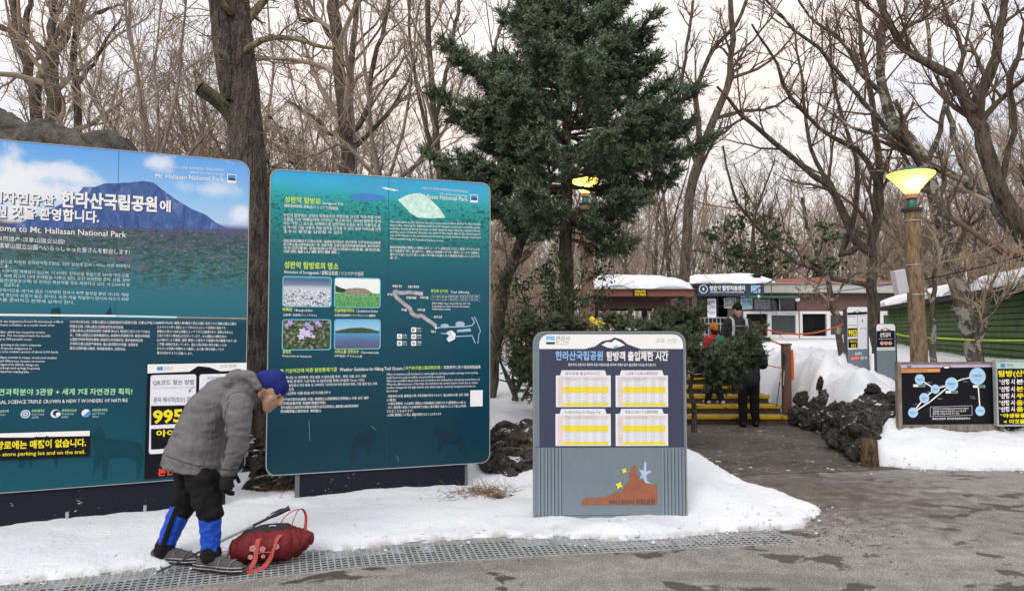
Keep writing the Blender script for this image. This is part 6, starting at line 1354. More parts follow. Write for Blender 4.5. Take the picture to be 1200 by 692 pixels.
def leafy(name, label, base, H, rad, seed, n, cat='shrub', leaf=.05, col=None, sparse=1.0, group=None):
    g = np.random.default_rng(seed); root = thing(name, label, cat, base, 0, group); tb = Tubes(); K = 6; S_ = 6
    d = unit(np.stack([g.normal(size=S_) * .35, g.normal(size=S_) * .35, np.ones(S_)], -1)); P = np.empty((S_, K, 3)); cur = g.normal(size=(S_, 3)) * [.05, .05, 0]; P[:, 0] = cur
    for k in range(1, K): d = unit(d + g.normal(size=(S_, 3)) * .18); cur = cur + d * H * .9 / (K - 1); P[:, k] = cur
    Rr = np.full((S_, 1), H * .012) * np.linspace(1, .4, K)[None]; tb.add(P, Rr, 5)
    Pa, Ra = children_of(P, Rr, 7, (.25, .5), (30, 75), .6, 4, g, .15, .15); tb.add(Pa, Ra, 4); Pb, Rb = children_of(Pa, Ra, 4, (.4, .8), (25, 65), .7, 3, g, .1, .2); tb.add(Pb, Rb, 3)
    pick = g.integers(0, len(Pb), n); t = g.random((n, 1)); c = Pb[pick, 0] * (1 - t) + Pb[pick, 2] * t + g.normal(size=(n, 3)) * .07 * rad
    a = unit(g.normal(size=(n, 3)) + [0, 0, -.3]); s = unit(np.cross(a, g.normal(size=(n, 3)))) ; L = leaf * g.uniform(.6, 1.2, (n, 1))
    V = np.stack([c, c + a * L * .5 + s * L * .28, c + a * L, c + a * L * .5 - s * L * .28], 1).reshape(-1, 3)
    link('stems', tb.mesh('stems'), BK_DARK, root); link('leaves', np_mesh('leaves', V, [np.arange(len(V)).reshape(-1, 4)]), col or M['leaf'], root); return root
M['leaf'] = mat_needles('evergreen_leaves', (.014, .030, .012), (.030, .060, .025), (.07, .11, .045))
leafy('evergreen_shrub', 'loose evergreen tree among the bare branches above the visitor centre roof', (W(905, 340, 36).x, 36, 1.4), 6.5, 1, 51, 2600, leaf=.26)
leafy('evergreen_shrub', 'sparse evergreen among the twigs right of the oak trunk', (W(335, 300, 15).x, 15, 1.0), 4.2, 1, 52, 900, leaf=.12)
leafy('ivy_bush', 'ivy-wrapped dark evergreen clump on the fir trunk beside the lamp post', (W(664, 380, 9.85).x, 9.85, .9), 1.9, .6, 53, 2600, leaf=.06)
leafy('ivy_bush', 'small ivy clump around the mossy leaning trunk', (W(606, 400, 10.6).x, 10.6, .6), 1.9, .7, 54, 420, leaf=.05)

def hanging_branch():
    pass
# dry grass tufts by the trail board base
def tuft(x, y, z, seed, label, n=260, h=.22, sp=.2):
    g = np.random.default_rng(seed); P0 = np.stack([g.normal(size=n) * sp, g.normal(size=n) * sp * .5, np.zeros(n)], -1); d = unit(np.stack([g.normal(size=n) * .9, g.normal(size=n) * .9, g.uniform(.2, 1, n)], -1)); K = 4; P = np.empty((n, K, 3)); P[:, 0] = P0; cur = P0
    for k in range(1, K): d = unit(d + [0, 0, -.25]); cur = cur + d * (h * g.uniform(.5, 1.2, n) / (K - 1))[:, None]; P[:, k] = cur
    P[:, :, 2] = np.maximum(P[:, :, 2], .002)
    tb = Tubes(); tb.add(P, np.full((n, 1), .003) * np.linspace(1, .4, K)[None], 3); o = link('dry_grass', tb.mesh('dry_grass'), MC.get('dry') or flat('dry', (.24, .155, .085), .9, .1, var=.35, scale=20)); o.location = (x, y, z); tag(o, label, 'grass tuft')
p = W(568, 580, 7.05); tuft(p.x, 7.05, gz(p.x, 7.05), 61, 'dry brown grass tuft right of the trail board base', 420, .2, .17)
p = W(340, 582, 7.25); tuft(p.x, 7.25, gz(p.x, 7.25) + .02, 62, 'dry brown grass tuft left of the trail board base', 340, .22, .14)
p = W(625, 505, 8.0); tuft(p.x, 8.0, .35, 63, 'dry grass hanging over the dark rocks left of the timetable board', 200, .3, .14)
# ------------------------------------------------------------------ buildings
M['maroon'] = flat('maroon_wall_paint', (.155, .090, .082), .7, .2, var=.06, scale=4)
M['winwhite'] = flat('white_window_frame', (.72, .72, .72), .5, .3, var=.04)
M['fascia'] = flat('pale_fascia', (.42, .42, .40), .6, .3, var=.12)
M['roofred'] = flat('red_roof_sheet', (.20, .062, .05), .6, .2, var=.12)
M['navyfascia'] = flat('navy_sign_board', (.016, .045, .095), .45, .4)
M['darkglass'] = None
def mat_glass(name, col, rough=.06):
    m, nt, b = nodes(name); setp(b, rough, .5); b.inputs['Base Color'].default_value = (*col, 1); return m
M['darkglass'] = mat_glass('dark_window_glass', (.012, .013, .015)); M['greyglass'] = mat_glass('grey_window_glass', (.075, .085, .095), .15)
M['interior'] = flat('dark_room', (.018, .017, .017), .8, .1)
def snow_cap(name, outline, z0, h, parent, seed=0, res=.22, edge=.5):
    """thick snow lying on a roof: outline is a convex list of (x,y) in local space, z0(x,y) the roof under it"""
    xs = [p[0] for p in outline]; ys = [p[1] for p in outline]; X, Y = np.meshgrid(np.arange(min(xs), max(xs) + res, res), np.arange(min(ys), max(ys) + res, res))
    D = np.full(X.shape, 1e9); n = len(outline)
    ar = sum(outline[i][0] * outline[(i + 1) % n][1] - outline[(i + 1) % n][0] * outline[i][1] for i in range(n))
    for i in range(n):
        (ax_, ay), (bx, by) = outline[i], outline[(i + 1) % n]; l = math.hypot(bx - ax_, by - ay); s = 1 if ar > 0 else -1
        D = np.minimum(D, s * ((bx - ax_) * (Y - ay) - (by - ay) * (X - ax_)) / l)
    nz = np.vectorize(lambda a, b: noise.noise((a * .9, b * .9, seed)) * .5 + noise.noise((a * 2.7, b * 2.7, seed)) * .25)(X, Y)
    t = np.clip((D + nz * .15) / edge, 0, 1); Z = z0(X, Y) + h * np.sqrt(1 - (1 - t) ** 2) * (1 + nz * .25); idx = np.arange(X.size).reshape(X.shape)
    q = np.stack([idx[:-1, :-1], idx[:-1, 1:], idx[1:, 1:], idx[1:, :-1]], -1).reshape(-1, 4); q = q[(D.ravel()[q] > -.02).all(1)]
    used = np.unique(q); rm = np.full(X.size, -1); rm[used] = np.arange(len(used)); V = np.stack([X.ravel(), Y.ravel(), Z.ravel()], -1)[used]; m = len(V); q = rm[q]
    V2 = V.copy(); V2[:, 2] = z0(V[:, 0], V[:, 1]) + .004
    # rim wall
    from collections import Counter
    ed = Counter(); 
    for f in q:
        for a, b in zip(f, np.roll(f, -1)): ed[(min(a, b), max(a, b))] += 1
    rim = [(a, b, b + m, a + m) for (a, b), c in ed.items() if c == 1]
    me = np_mesh(name, np.concatenate([V, V2]), [q, np.array(rim)], True); return link(name, me, M['snow'], parent)
def visitor_centre():
    Y = 28.0; X0 = W(812, 386, Y).x; z = lambda py: EYE + (386 - py) * Y / F; x = lambda px: (px - 600) / F * Y - X0
    t = thing('visitor_centre', 'maroon single-storey visitor centre with white-framed windows and snow on its roof', 'building', (X0, Y, 0))
    zb = .75; ze = z(334); xr = x(1062); xv = x(858); D = 5.5
    w = MB()
    wt, wb = z(364.5), z(396.5); ut, ub = z(347), z(363.6)
    # front wall built round its openings
    ops = [(x(871), x(935), wb, wt), (x(936.5), x(1001), wb, wt), (x(1004), x(1058), wb, wt)]
    w.box(xv, xr, 0, .2, zb, wb); w.box(x(934), xr, 0, .2, wt, ze); w.box(xv, x(871), 0, .2, wb, ze); w.box(x(871), x(934), 0, .2, ut, ze); w.box(x(871), x(902.5), 0, .2, wt, ut)
    w.box(x(935) - .0, x(936.5), 0, .2, wb, wt); w.box(x(1001), x(1004), 0, .2, wb, wt); w.box(x(1058), xr, 0, .2, wb, wt)
    w.box(xr, xr + .2, 0, D, zb, ze); w.box(0, .2, 1.8, D, zb, ze); w.box(.2, xr, D, D + .2, zb, ze); w.box(.2, xv, 1.8, 2.0, zb, ze)
    w.build('wall', M['maroon'], t)
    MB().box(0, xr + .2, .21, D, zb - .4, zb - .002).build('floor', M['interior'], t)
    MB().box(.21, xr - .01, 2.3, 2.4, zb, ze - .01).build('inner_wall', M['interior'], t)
    posts = MB().box(.0, .15, -.05, .1, zb, ze).box(xv - .16, xv - .003, -.05, .1, zb, ze).build('veranda_post', flat('grey_brown_post', (.09, .08, .075), .6, .3), t)
    rail = MB(); 
    for zz in (z(392), z(379), z(372)): rail.box(.16, xv - .17, -.02, .02, zz - .025, zz + .025)
    for k in range(7): xx = .3 + k * (xv - .6) / 6; rail.box(xx - .02, xx + .02, -.015, .015, zb, z(372))
    rail.build('veranda_rail', M['bolt'], t)
    for (a, b, c, d), dark in zip(ops, (0, 1, 1)):
        f = MB(); fw = .10
        f.box(a, b, -.06, .12, d - fw, d).box(a, b, -.06, .12, c, c + fw).box(a, a + fw, -.06, .12, c + fw, d - fw).box(b - fw, b, -.06, .12, c + fw, d - fw); mid = a + (b - a) * (.47 if dark == 0 else .52); f.box(mid - .07, mid + .07, -.06, .12, c + fw, d - fw)
        f.box(mid + .07, b - fw, -.03, .1, d - fw - .05, d - fw).box(mid + .07, b - fw, -.03, .1, c + fw, c + fw + .05)
        fr = f.build('window', M['winwhite'], t)
        MB().box(a + fw, mid - .07, .05, .07, c + fw, d - fw).build('dark_pane', M['darkglass'], fr); MB().box(mid + .07, b - fw, .05, .07, c + fw + .05, d - fw - .05).build('grey_pane', M['greyglass'], fr)
    MB().box(x(902.5), x(934), .1, .13, wt + .01, ut).build('upper_window', M['darkglass'], t); MB().box(x(913), x(914.3), -.02, .1, wt, ut).build('mullion', M['bolt'], t)
    MB().box(xv, x(936), -.14, -.065, z(399), z(396.7)).build('sill', M['winwhite'], t)
    # fascia: navy name board on the left, pale on the right
    fb = MB().box(x(815), x(891), -.45, -.32, z(347), z(332.5)).build('name_board', M['navyfascia'], t)
    MB().box(x(891) + .003, xr + .5, -.42, -.30, z(343.5), z(332)).build('fascia', M['fascia'], t); MB().box(-.4, xr + .5, -.30, .0, z(334), z(333)).build('soffit', M['maroon'], t)
    nk = {k: Ink() for k in ('white', 'blue', 'dk')}
    def tx(k, s, a, b, py, h, **kw): nk[k].text(s, x(a), x(b), z(py), h, d=.455, res=1, **kw)
    tx('white', '성판악 탐방지원센터', 828, 869, 340.5, .17, bold=.03); tx('white', 'SEONGPANAK VISITOR INFORMATION CENTER', 829, 868, 343.6, .06, bold=.01)
    cc = (x(821), z(339.3)); nk['white'].poly(circ(*cc, .16), .455); nk['dk'].poly(circ(*cc, .135), .458); nk['white'].poly(circ(*cc, .06, 12, .5), .461)
    nk['white'].rect(x(876), x(886.5), z(343.5), z(335), .455); nk['blue'].rect(x(876.5), x(886), z(343), z(335.5), .458); nk['white'].poly([(x(877), z(341)), (x(881), z(338.5)), (x(885.5), z(341))], .461)
    for k, mk in (('white', 'white'), ('blue', 'skyblue'), ('dk', 'navyfascia')): nk[k].build('lettering', M[mk], fb)
    # notices in the openings
    def note(px0, px1, py0, py1, mat, d, lines=(), ink='black', nm='notice', y0=-.09):
        o = MB().box(x(px0), x(px1), y0, y0 + .03, z(py1), z(py0)).build(nm, mat, t); k = Ink()
        for s_, a, b, py, h in lines: k.text(s_, x(a), x(b), z(py), h, d=-y0 + .004, res=1, bold=.015)
        if lines: k.build('lettering', M[ink], o)
        return o
    n1 = note(828.5, 838.5, 350, 372, M['paper'], 0, (('산불조심', 830, 837, 356, .12), ('입산통제', 830, 837, 362, .12), ('국립공원', 830, 837, 368, .12)), 'inkgrey'); n1['label'] = 'tall white notice in the veranda'
    note(848, 862, 349, 361, M['softgrey'], 0, (('탐방객 여러분', 849, 861, 352.5, .09), ('안전한 산행을', 849, 861, 356, .09), ('부탁드립니다', 849, 861, 359.6, .09)), 'black')
    note(867.5, 881, 346, 362, flat('pale_blue_notice', (.40, .60, .72), .5, .3), 0, (('탐방안내', 869, 879, 350.5, .1), ('한라산 국립공원', 869, 880, 354.5, .08), ('입산시간 안내', 869, 880, 357.6, .08), ('06:00', 869, 875, 360.6, .08)), 'navyink')
    note(883, 902, 350.5, 363, M['inkgrey'], 0, (('탐방예약제 시행', 884, 901, 354, .1), ('QR코드 확인 후', 884, 901, 357.6, .1), ('입산 가능합니다', 884, 901, 361.2, .1)), 'softgrey')
    note(858, 864.5, 409, 424, M['paper'], 0, (('안내', 859, 863.5, 414, .14), ('공지', 859, 863.5, 420, .14)), 'inkgrey') if False else None
    # green awning with lamps under it
    aw = MB(); a, b = x(869), x(925); aw.raw([(a, -.06, z(344.6)), (b, -.06, z(344.6)), (b, -1.0, z(349.3)), (a, -1.0, z(349.3)), (a, -.06, z(345.2)), (b, -.06, z(345.2)), (b, -1.0, z(350.4)), (a, -1.0, z(350.4))], [(0, 1, 2, 3), (7, 6, 5, 4), (3, 2, 6, 7), (0, 3, 7, 4), (1, 5, 6, 2), (0, 4, 5, 1)]); aw.build('awning', flat('green_awning', (.02, .09, .055), .5, .4), t)
    lm = MB(); lm.sphere((x(880), -.9, z(349)), .07, 6); lm.sphere((x(924), -.9, z(351.5)), .09, 6); lm.build('flood_light', M['winwhite'], t)
    # roof: low hip in red sheet, snow on the left half
    xa, xb_ = -.55, xr + .6; zr = z(333); zp = z(322.5); r = MB()
    r.raw([(xa, -.5, zr), (xb_, -.5, zr), (xb_, D + .6, zr), (xa, D + .6, zr), (xa + 3.2, D * .5, zp), (xb_ - 2.2, D * .5, zp + .15)], [(0, 1, 5, 4), (1, 2, 5), (2, 3, 4, 5), (3, 0, 4), (0, 3, 2, 1)]); rf = r.build('roof', M['roofred'], t)
    def rz(X, Y_): return np.minimum(np.minimum(zr + (np.minimum(Y_ + .5, D + .6 - Y_)) / (D * .5 + .5) * (zp - zr), zr + (X - xa) / 3.2 * (zp - zr)), zp)
    snow_cap('snow_load', [(xa, -.52), (x(905), -.52), (x(926), D * .5), (x(926), D), (xa, D)], rz, .30, rf, 3, .22, 1.1)
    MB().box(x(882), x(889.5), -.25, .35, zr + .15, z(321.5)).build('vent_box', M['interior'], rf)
visitor_centre()
def shelter():
    Y = 21.0; z = lambda py: EYE + (386 - py) * Y / F; X = lambda px: (px - 600) / F * Y
    cx = X(744); t = thing('shelter', 'open brown wooden shelter with thick snow on its roof behind the timetable board', 'shelter', (cx, Y + 1.6, 0)); hw = X(808) - cx; zb = .8
    for sx in (-1, 1):
        for sy in (-1, 1): MB().box(sx * (hw - .75) - .08, sx * (hw - .75) + .08, sy * 1.35 - .08, sy * 1.35 + .08, zb - .1, z(349)).build('post', M['dkbrown'], t)
    M['dkbrown']
    MB().box(-hw - .05, hw + .1, -1.75, -1.62, z(347), z(339)).box(-hw - .05, hw + .1, 1.62, 1.75, z(347), z(339)).box(-hw - .05, -hw + .08, -1.62, 1.62, z(347), z(339)).box(hw - .03, hw + .1, -1.62, 1.62, z(347), z(339)).build('fascia', flat('red_brown_fascia', (.17, .075, .05), .6, .3), t)
    MB().box(-hw + .5, hw - .5, -1.45, -1.30, z(361), z(350)).build('beam', M['dkbrown'], t); MB().box(-hw + .5, hw - .5, 1.30, 1.45, z(361), z(350)).build('beam', M['dkbrown'], t)
    MB().box(-hw + .02, hw - .02, -1.6, 1.6, z(342), z(341)).build('ceiling', M['dkbrown'], t)
    MB().box(-hw + 1.1, hw - 1.1, .2, .6, 1.2, 1.28).box(-hw + 1.2, -hw + 1.3, .25, .55, zb - .1, 1.2).box(hw - 1.3, hw - 1.2, .25, .55, zb - .1, 1.2).build('bench', M['dkbrown'], t)
    r = MB(); zr = z(339) + .003; zp = z(331); r.raw([(-hw - .1, -1.85, zr), (hw + .15, -1.85, zr), (hw + .15, 1.85, zr), (-hw - .1, 1.85, zr), (-.5, 0, zp), (.5, 0, zp)], [(0, 1, 5, 4), (1, 2, 5), (2, 3, 4, 5), (3, 0, 4), (0, 3, 2, 1)]); rf = r.build('roof', M['roofred'], t)
    def rz(Xa, Ya): return zr + np.clip(np.minimum((1.85 - np.abs(Ya)) / 1.85, (hw + .1 - np.abs(Xa)) / (hw - .4)), 0, 1) * (zp - zr)
    snow_cap('snow_load', [(-hw - .1, -1.84), (hw + .1, -1.84), (hw + .1, 1.84), (-hw - .1, 1.84)], rz, .34, rf, 8, .15, 1.0)
    sg = MB().box(X(741) - cx, X(757) - cx, -1.80, -1.757, z(347.5), z(339.5)).build('small_sign', M['black'], t); k = Ink(); k.text('안전산행', X(742.5) - cx, X(755.5) - cx, z(343), .07, bold=.03, d=1.804, res=1); k.text('한라산 국립공원', X(742.5) - cx, X(755.5) - cx, z(346.5), .06, bold=.03, d=1.804, res=1); k.build('lettering', M['yellow'], sg)
M['dkbrown'] = flat('dark_brown_timber', (.045, .028, .022), .7, .2)
shelter()
def green_house():
    A = Vector(((1205 - 600) / F * 12.5, 12.5, 0)); Bv = Vector(((1040 - 600) / F * 25, 25, 0)); d = (A - Bv).normalized(); A = A + d * 2.5
    L = (A - Bv).length; ang = math.atan2(d.y, d.x)
    t = thing('boarded_hut', 'long low hut of green boards with a snowy roof behind the lamp', 'building', Bv, ang); zb, ze = .8, EYE + 38 * 14.5 / F; Dp = 4.5
    w = MB(); n = 13; bh = (ze - zb) / n
    for k in range(n): w.raw([(0, -.02, zb + k * bh), (L, -.02, zb + k * bh), (L, .012, zb + (k + 1) * bh - .012), (0, .012, zb + (k + 1) * bh - .012), (0, .04, zb + k * bh), (L, .04, zb + k * bh), (L, .04, zb + (k + 1) * bh - .012), (0, .04, zb + (k + 1) * bh - .012)], [(0, 1, 2, 3), (0, 4, 5, 1), (3, 2, 6, 7), (0, 3, 7, 4), (1, 5, 6, 2)])
    w.build('board_wall', flat('green_board_paint', (.062, .125, .036), .6, .25, var=.35, scale=3), t)
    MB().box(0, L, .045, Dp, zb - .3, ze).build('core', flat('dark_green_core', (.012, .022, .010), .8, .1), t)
    MB().box(-.3, L + .2, -.35, Dp + .3, ze + .003, ze + .10).build('eave', flat('dark_eave', (.03, .028, .026), .7, .2), t)
    r = MB(); r.raw([(-.3, -.36, ze + .103), (L + .2, -.36, ze + .103), (L + .2, Dp + .3, ze + .103), (-.3, Dp + .3, ze + .103), (-.3, Dp * .55, ze + .62), (L + .2, Dp * .55, ze + .62)], [(0, 1, 5, 4), (2, 3, 4, 5), (1, 2, 5), (3, 0, 4), (0, 3, 2, 1)]); rf = r.build('roof', M['roofred'], t)
    def rz(X, Y_): return ze + .105 + np.clip(np.minimum(Y_ + .36, Dp + .3 - Y_) / (Dp * .55 + .36), 0, 1) * .515
    snow_cap('snow_load', [(-.3, -.38), (L + .2, -.38), (L + .2, Dp + .3), (-.3, Dp + .3)], rz, .26, rf, 4, .2)
green_house()
# ------------------------------------------------------------------ steps with yellow edges, rail posts, ropes
M['stepwood'] = flat('brown_step_timber', (.085, .052, .036), .8, .2, var=.3, scale=14, bmp=.4)
def mat_yellow_edge():
    m, nt, b = nodes('worn_yellow_edge'); setp(b, .6, .3); n = noise_node(nt, 16, 6, .5, stretch=(.5, 1, 1)); nt.links.new(ramp(nt, n.outputs['Fac'], [(.33, (.10, .07, .03)), (.42, (.50, .33, .02)), (.7, (.66, .45, .03))]).outputs[0], b.inputs['Base Color']); return m
M['yellowedge'] = mat_yellow_edge()
M['treadgrey'] = flat('gritty_tread', (.16, .14, .12), .9, .2, var=.35, scale=14)
st = thing('steps', 'flight of brown timber steps with worn yellow edges', 'steps', (0, 12.6, 0))
for k in range(5):
    y = .35 * k; zt = .15 + .142 * k; xr = (4.78, 4.66, 4.58, 4.52, 4.46)[k]
    s = MB().box(1.75, xr, y + .012, 2.1, zt - .16, zt - .004).build('step', M['stepwood'], st, bevel=.006)
    MB().box(1.75, xr, y + .016, y + .36, zt - .003, zt + .002).build('tread', M['treadgrey'], s)
    MB().box(1.75, xr + .02, y - .012, y + .055, zt - .058, zt + .008).build('yellow_edge', M['yellowedge'], s, bevel=.01)
M['postbrown'] = flat('brown_post_paint', (.115, .066, .052), .65, .25, var=.15)
def rail_post(label, x, y, z0, z1, w):
    t = thing('rail_post', label, 'post', (x, y, z0)); MB().box(-w / 2, w / 2, -w / 2, w / 2, 0, z1 - z0).build('shaft', M['postbrown'], t, bevel=.012); MB().box(-w / 2 - .012, w / 2 + .012, -w / 2 - .012, w / 2 + .012, z1 - z0 + .001, z1 - z0 + .035).build('cap', M['postbrown'], t, bevel=.01); return t
rail_post('lower brown post beside the yellow-edged steps, orange rope round it', 4.66, 12.66, 0, 1.33, .13)
rail_post('upper brown post at the head of the steps with a yellow band', 4.62, 14.55, .5, 1.72, .17)
M['orangerope'] = flat('orange_rope', (.62, .115, .035), .6, .3)
def sag(a, b, s, n=14): a, b = Vector(a), Vector(b); return [a.lerp(b, i / (n - 1)) - Vector((0, 0, s * 4 * (i / (n - 1)) * (1 - i / (n - 1)))) for i in range(n)]
def rope(name, label, pts, r, mat, cat='rope', group=None):
    o = MB().tube(pts, r, 7).build(name, mat, None, True); tag(o, label, cat, group); return o
pU, pL = (4.55, 14.45, 1.66), (4.66, 12.56, 1.26)
rope('rope', 'orange rope running down between the two brown step posts', sag((4.60, 14.45, 1.64), (4.68, 12.585, 1.30), .03), .016, M['orangerope'])
rope('rope', 'lower thin orange-red rope slanting to the foot of the lower post', sag((4.55, 14.45, 1.10), (4.62, 12.59, .95), .05), .009, M['orangerope'])
rope('rope', 'orange rope sagging right from the upper post past the windows', sag((4.72, 14.5, 1.70), (W(1002, 374, 12.7).x, 12.75, W(1002, 374, 12.7).z), .22), .015, M['orangerope'])
rope('rope_band', 'wide orange strap hanging down the lower step post', [(4.735, 12.60, 1.26), (4.74, 12.595, 1.0), (4.738, 12.6, .75)], [(.012, .03)] * 3, M['orangerope'])
MB().tube([(4.62 + .105 * math.cos(t), 14.55 + .105 * math.sin(t), 1.60) for t in np.linspace(0, 6.283, 17)], .02, 6, False).build('yellow_band', M['yellow'])
tag(bpy.data.objects['yellow_band'], 'yellow band tied round the upper step post', 'band')
M['poleblack'] = flat('black_pole', (.02, .02, .022), .4, .5); M['polesilver'] = flat('silver_pole', (.45, .46, .48), .35, .5, .5)
def trek(label, tip, top, group=None, grip=.13):
    tip, top = Vector(tip), Vector(top); L = (top - tip).length; d = (top - tip).normalized(); t = thing('trekking_pole', label, 'trekking pole', tip, 0, group)
    t.rotation_euler = d.to_track_quat('Z', 'Y').to_euler()
    MB().tube([(0, 0, 0), (0, 0, .03)], [.003, .006], 8).build('tip', M['polesilver'], t, True)
    MB().tube([(0, 0, .03), (0, 0, L * .42)], [.006, .0075], 8).build('lower_shaft', M['poleblack'], t, True); MB().tube([(0, 0, L * .42), (0, 0, L * .46)], .011, 8).build('lock', M['poleblack'], t, True); MB().tube([(0, 0, L * .46), (0, 0, L * .72)], .0085, 8).build('upper_shaft', M['polesilver'], t, True)
    MB().tube([(0, 0, L * .72), (0, 0, L * .75), (0, 0, L - grip)], [.011, .0095, .0095], 8).build('top_shaft', M['poleblack'], t, True); MB().tube([(0, 0, L - grip), (0, 0, L - grip * .6), (0, 0, L - .02), (0, 0, L)], [.012, .016, .015, .02], 10).build('grip', M['poleblack'], t, True)
    MB().lathe([(.006, 0), (.03, .004), (.03, .008), (.006, .01)], 14, (0, 0, .06)).build('basket', M['poleblack'], t)
    MB().tube([(0, 0, L - .01), (.03, .01, L - .05), (.035, .012, L - .12), (.012, .01, L - .16), (-.012, 0, L - .1), (0, 0, L - .02)], [(.002, .008)] * 6, 6).build('strap', M['poleblack'], t, True); return t
trek('left trekking pole hanging by the lower step post', (4.42, 12.5, .28), (4.58, 12.54, 1.22), 'trekking poles at the step post'); trek('right trekking pole hanging by the lower step post', (4.50, 12.46, .25), (4.585, 12.5, 1.18), 'trekking poles at the step post')
trek("black and silver trekking pole slanting from the red pack to the man's boots", (-2.34, 4.90, .01), (-1.57, 5.30, .345))
# stump
sm = MB(); pc = W(1012, 540, 8.95); sm.lathe([(.10, -.1), (.105, 0), (.095, .15), (.09, .30), (.075, .315)], 18, (0, 0, 0)); so = sm.build('stump', bark('stump_wood', (.03, .018, .012), (.13, .085, .055), (.035, .022, .015), 22, 4, .55), None, True); so.location = (pc.x, 8.8, .0); tag(so, 'short broken brown stump post at the end of the rock wall', 'stump')
# cables and the green-yellow cord
rope('power_cable', 'thin black cable sagging across the woods to the right frame edge', sag(W(895, 344, 27.4), W(1084, 327, 10.7), .1) + sag(W(1084, 327, 10.7), W(1290, 268, 9.5), .06)[1:], .008, M['black'], 'cable')
rope('cord', 'yellow-green cord strung in front of the green hut', sag(W(1050, 391, 11.8), W(1095, 395.5, 11.4), .02) + sag(W(1095, 395.5, 11.4), W(1250, 397, 11), .03)[1:], .010, flat('lime_cord', (.45, .62, .04), .6, .3), 'cord')
# ------------------------------------------------------------------ lamps
def mat_pole():
    return bark('round_pole_wood', (.085, .058, .036), (.25, .185, .12), None, 26, bd=.006)
M['pole'] = mat_pole(); M['lampgreen'] = flat('lamp_green_paint', (.015, .10, .075), .4, .5); M['bulb'] = emit('lamp_bulb', (1.0, .88, .5), 4.0)
def mat_lantern():
    m, nt, b = nodes('yellow_lantern_shade'); nt.nodes.remove(b); o = [n for n in nt.nodes if n.type == 'OUTPUT_MATERIAL'][0]
    t = nt.nodes.new('ShaderNodeBsdfTranslucent'); t.inputs[0].default_value = (.95, .80, .25, 1); d = nt.nodes.new('ShaderNodeBsdfDiffuse'); d.inputs[0].default_value = (.85, .72, .22, 1)
    e = nt.nodes.new('ShaderNodeEmission'); e.inputs[0].default_value = (1, .82, .22, 1); e.inputs[1].default_value = .22
    x = nt.nodes.new('ShaderNodeMixShader'); x.inputs[0].default_value = .4; nt.links.new(t.outputs[0], x.inputs[1]); nt.links.new(d.outputs[0], x.inputs[2]); a = nt.nodes.new('ShaderNodeAddShader'); nt.links.new(x.outputs[0], a.inputs[0]); nt.links.new(e.outputs[0], a.inputs[1]); nt.links.new(a.outputs[0], o.inputs[0]); return m
M['lampglass'] = mat_lantern()
def lamp(label, base, top, pr, sc=1.0, box=False):
    base, top = Vector(base), Vector(top); t = thing('street_lamp', label, 'street lamp', base, 0, 'wooden lamp posts'); L = (top - base)
    MB().tube([L * (k / 12) + Vector((math.sin(k * 1.7) * .006, 0, 0)) for k in range(13)], [pr * (1.06 - .10 * k / 12) for k in range(13)], 20).build('pole', M['pole'], t, True)
    h = MB().lathe([(.135, -.01), (.14, .03), (.05, .05)], 20, L).build('cap', flat('dark_cap', (.03, .03, .03), .5, .4), t)
    MB().lathe([(.075, .04), (.075, .15), (.06, .17)], 16, L).build('neck', M['lampgreen'], t, True)
    MB().lathe([(.095, .172), (.10, .23), (.075, .25)], 18, L).build('collar', flat('pink_collar', (.40, .20, .17), .5, .3), t, True)
    MB().lathe([(.085, .255), (.12, .30), (.20, .40), (.30, .50), (.315, .53), (.305, .535)], 28, L).build('lantern', M['lampglass'], t, True)
    MB().lathe([(.30, .537), (.20, .585), (.09, .60), (.07, .64), (.05, .65)], 28, L).build('hood', M['lampgreen'], t, True)
    MB().sphere(L + Vector((0, 0, .42)), .045, 8).build('bulb', M['bulb'], t, True)
    ld = bpy.data.lights.new('lamp_light', 'POINT'); ld.energy = 5; ld.color = (1, .85, .5); ld.shadow_soft_size = .03; lo = bpy.data.objects.new('lamp_light', ld); C.objects.link(lo); lo.parent = t; lo.location = L + Vector((0, -.10, .43))
    bd = MB()
    for f in (.60, .74, .95): bd.lathe([(pr * 1.02, -.008), (pr * 1.06, 0), (pr * 1.02, .008)], 18, L * f)
    bd.build('band', M['bolt'], t)
    if box:
        b = MB().box(-.09, .09, -.05, .05, -.17, .17).build('junction_box', flat('pale_grey_box', (.48, .49, .54), .5, .4, var=.05), t, bevel=.008); b.location = L * .62 + Vector((-.235, -.02, .12)); b.rotation_euler = (0, -.2, .25)
    return t
lb = W(1079, 425, 10.5); lt = W(1068.5, 247, 10.5)
lamp('tall wooden lamp post with a lit yellow lantern behind the route board', (lb.x, 10.5, .3), lt, .110, 1, True)
lb = W(691, 386, 15.5); lt = W(686, 240, 15.5)
lamp('second lamp post with its lit lantern half hidden by the fir', (lb.x, 15.5, .8), (lt.x, 15.5, lt.z), .13)
yb = MB(); yb.tube([W(692, 372, 15.3), W(697, 377, 15.2), W(704, 379, 15.2), W(714, 381, 15.2)], [(.05, .02), (.06, .02), (.05, .02), (.03, .02)], 8); o = yb.build('strap', M['yellow'], None, True); tag(o, 'yellow plastic strap tied to the hidden lamp post', 'strap')
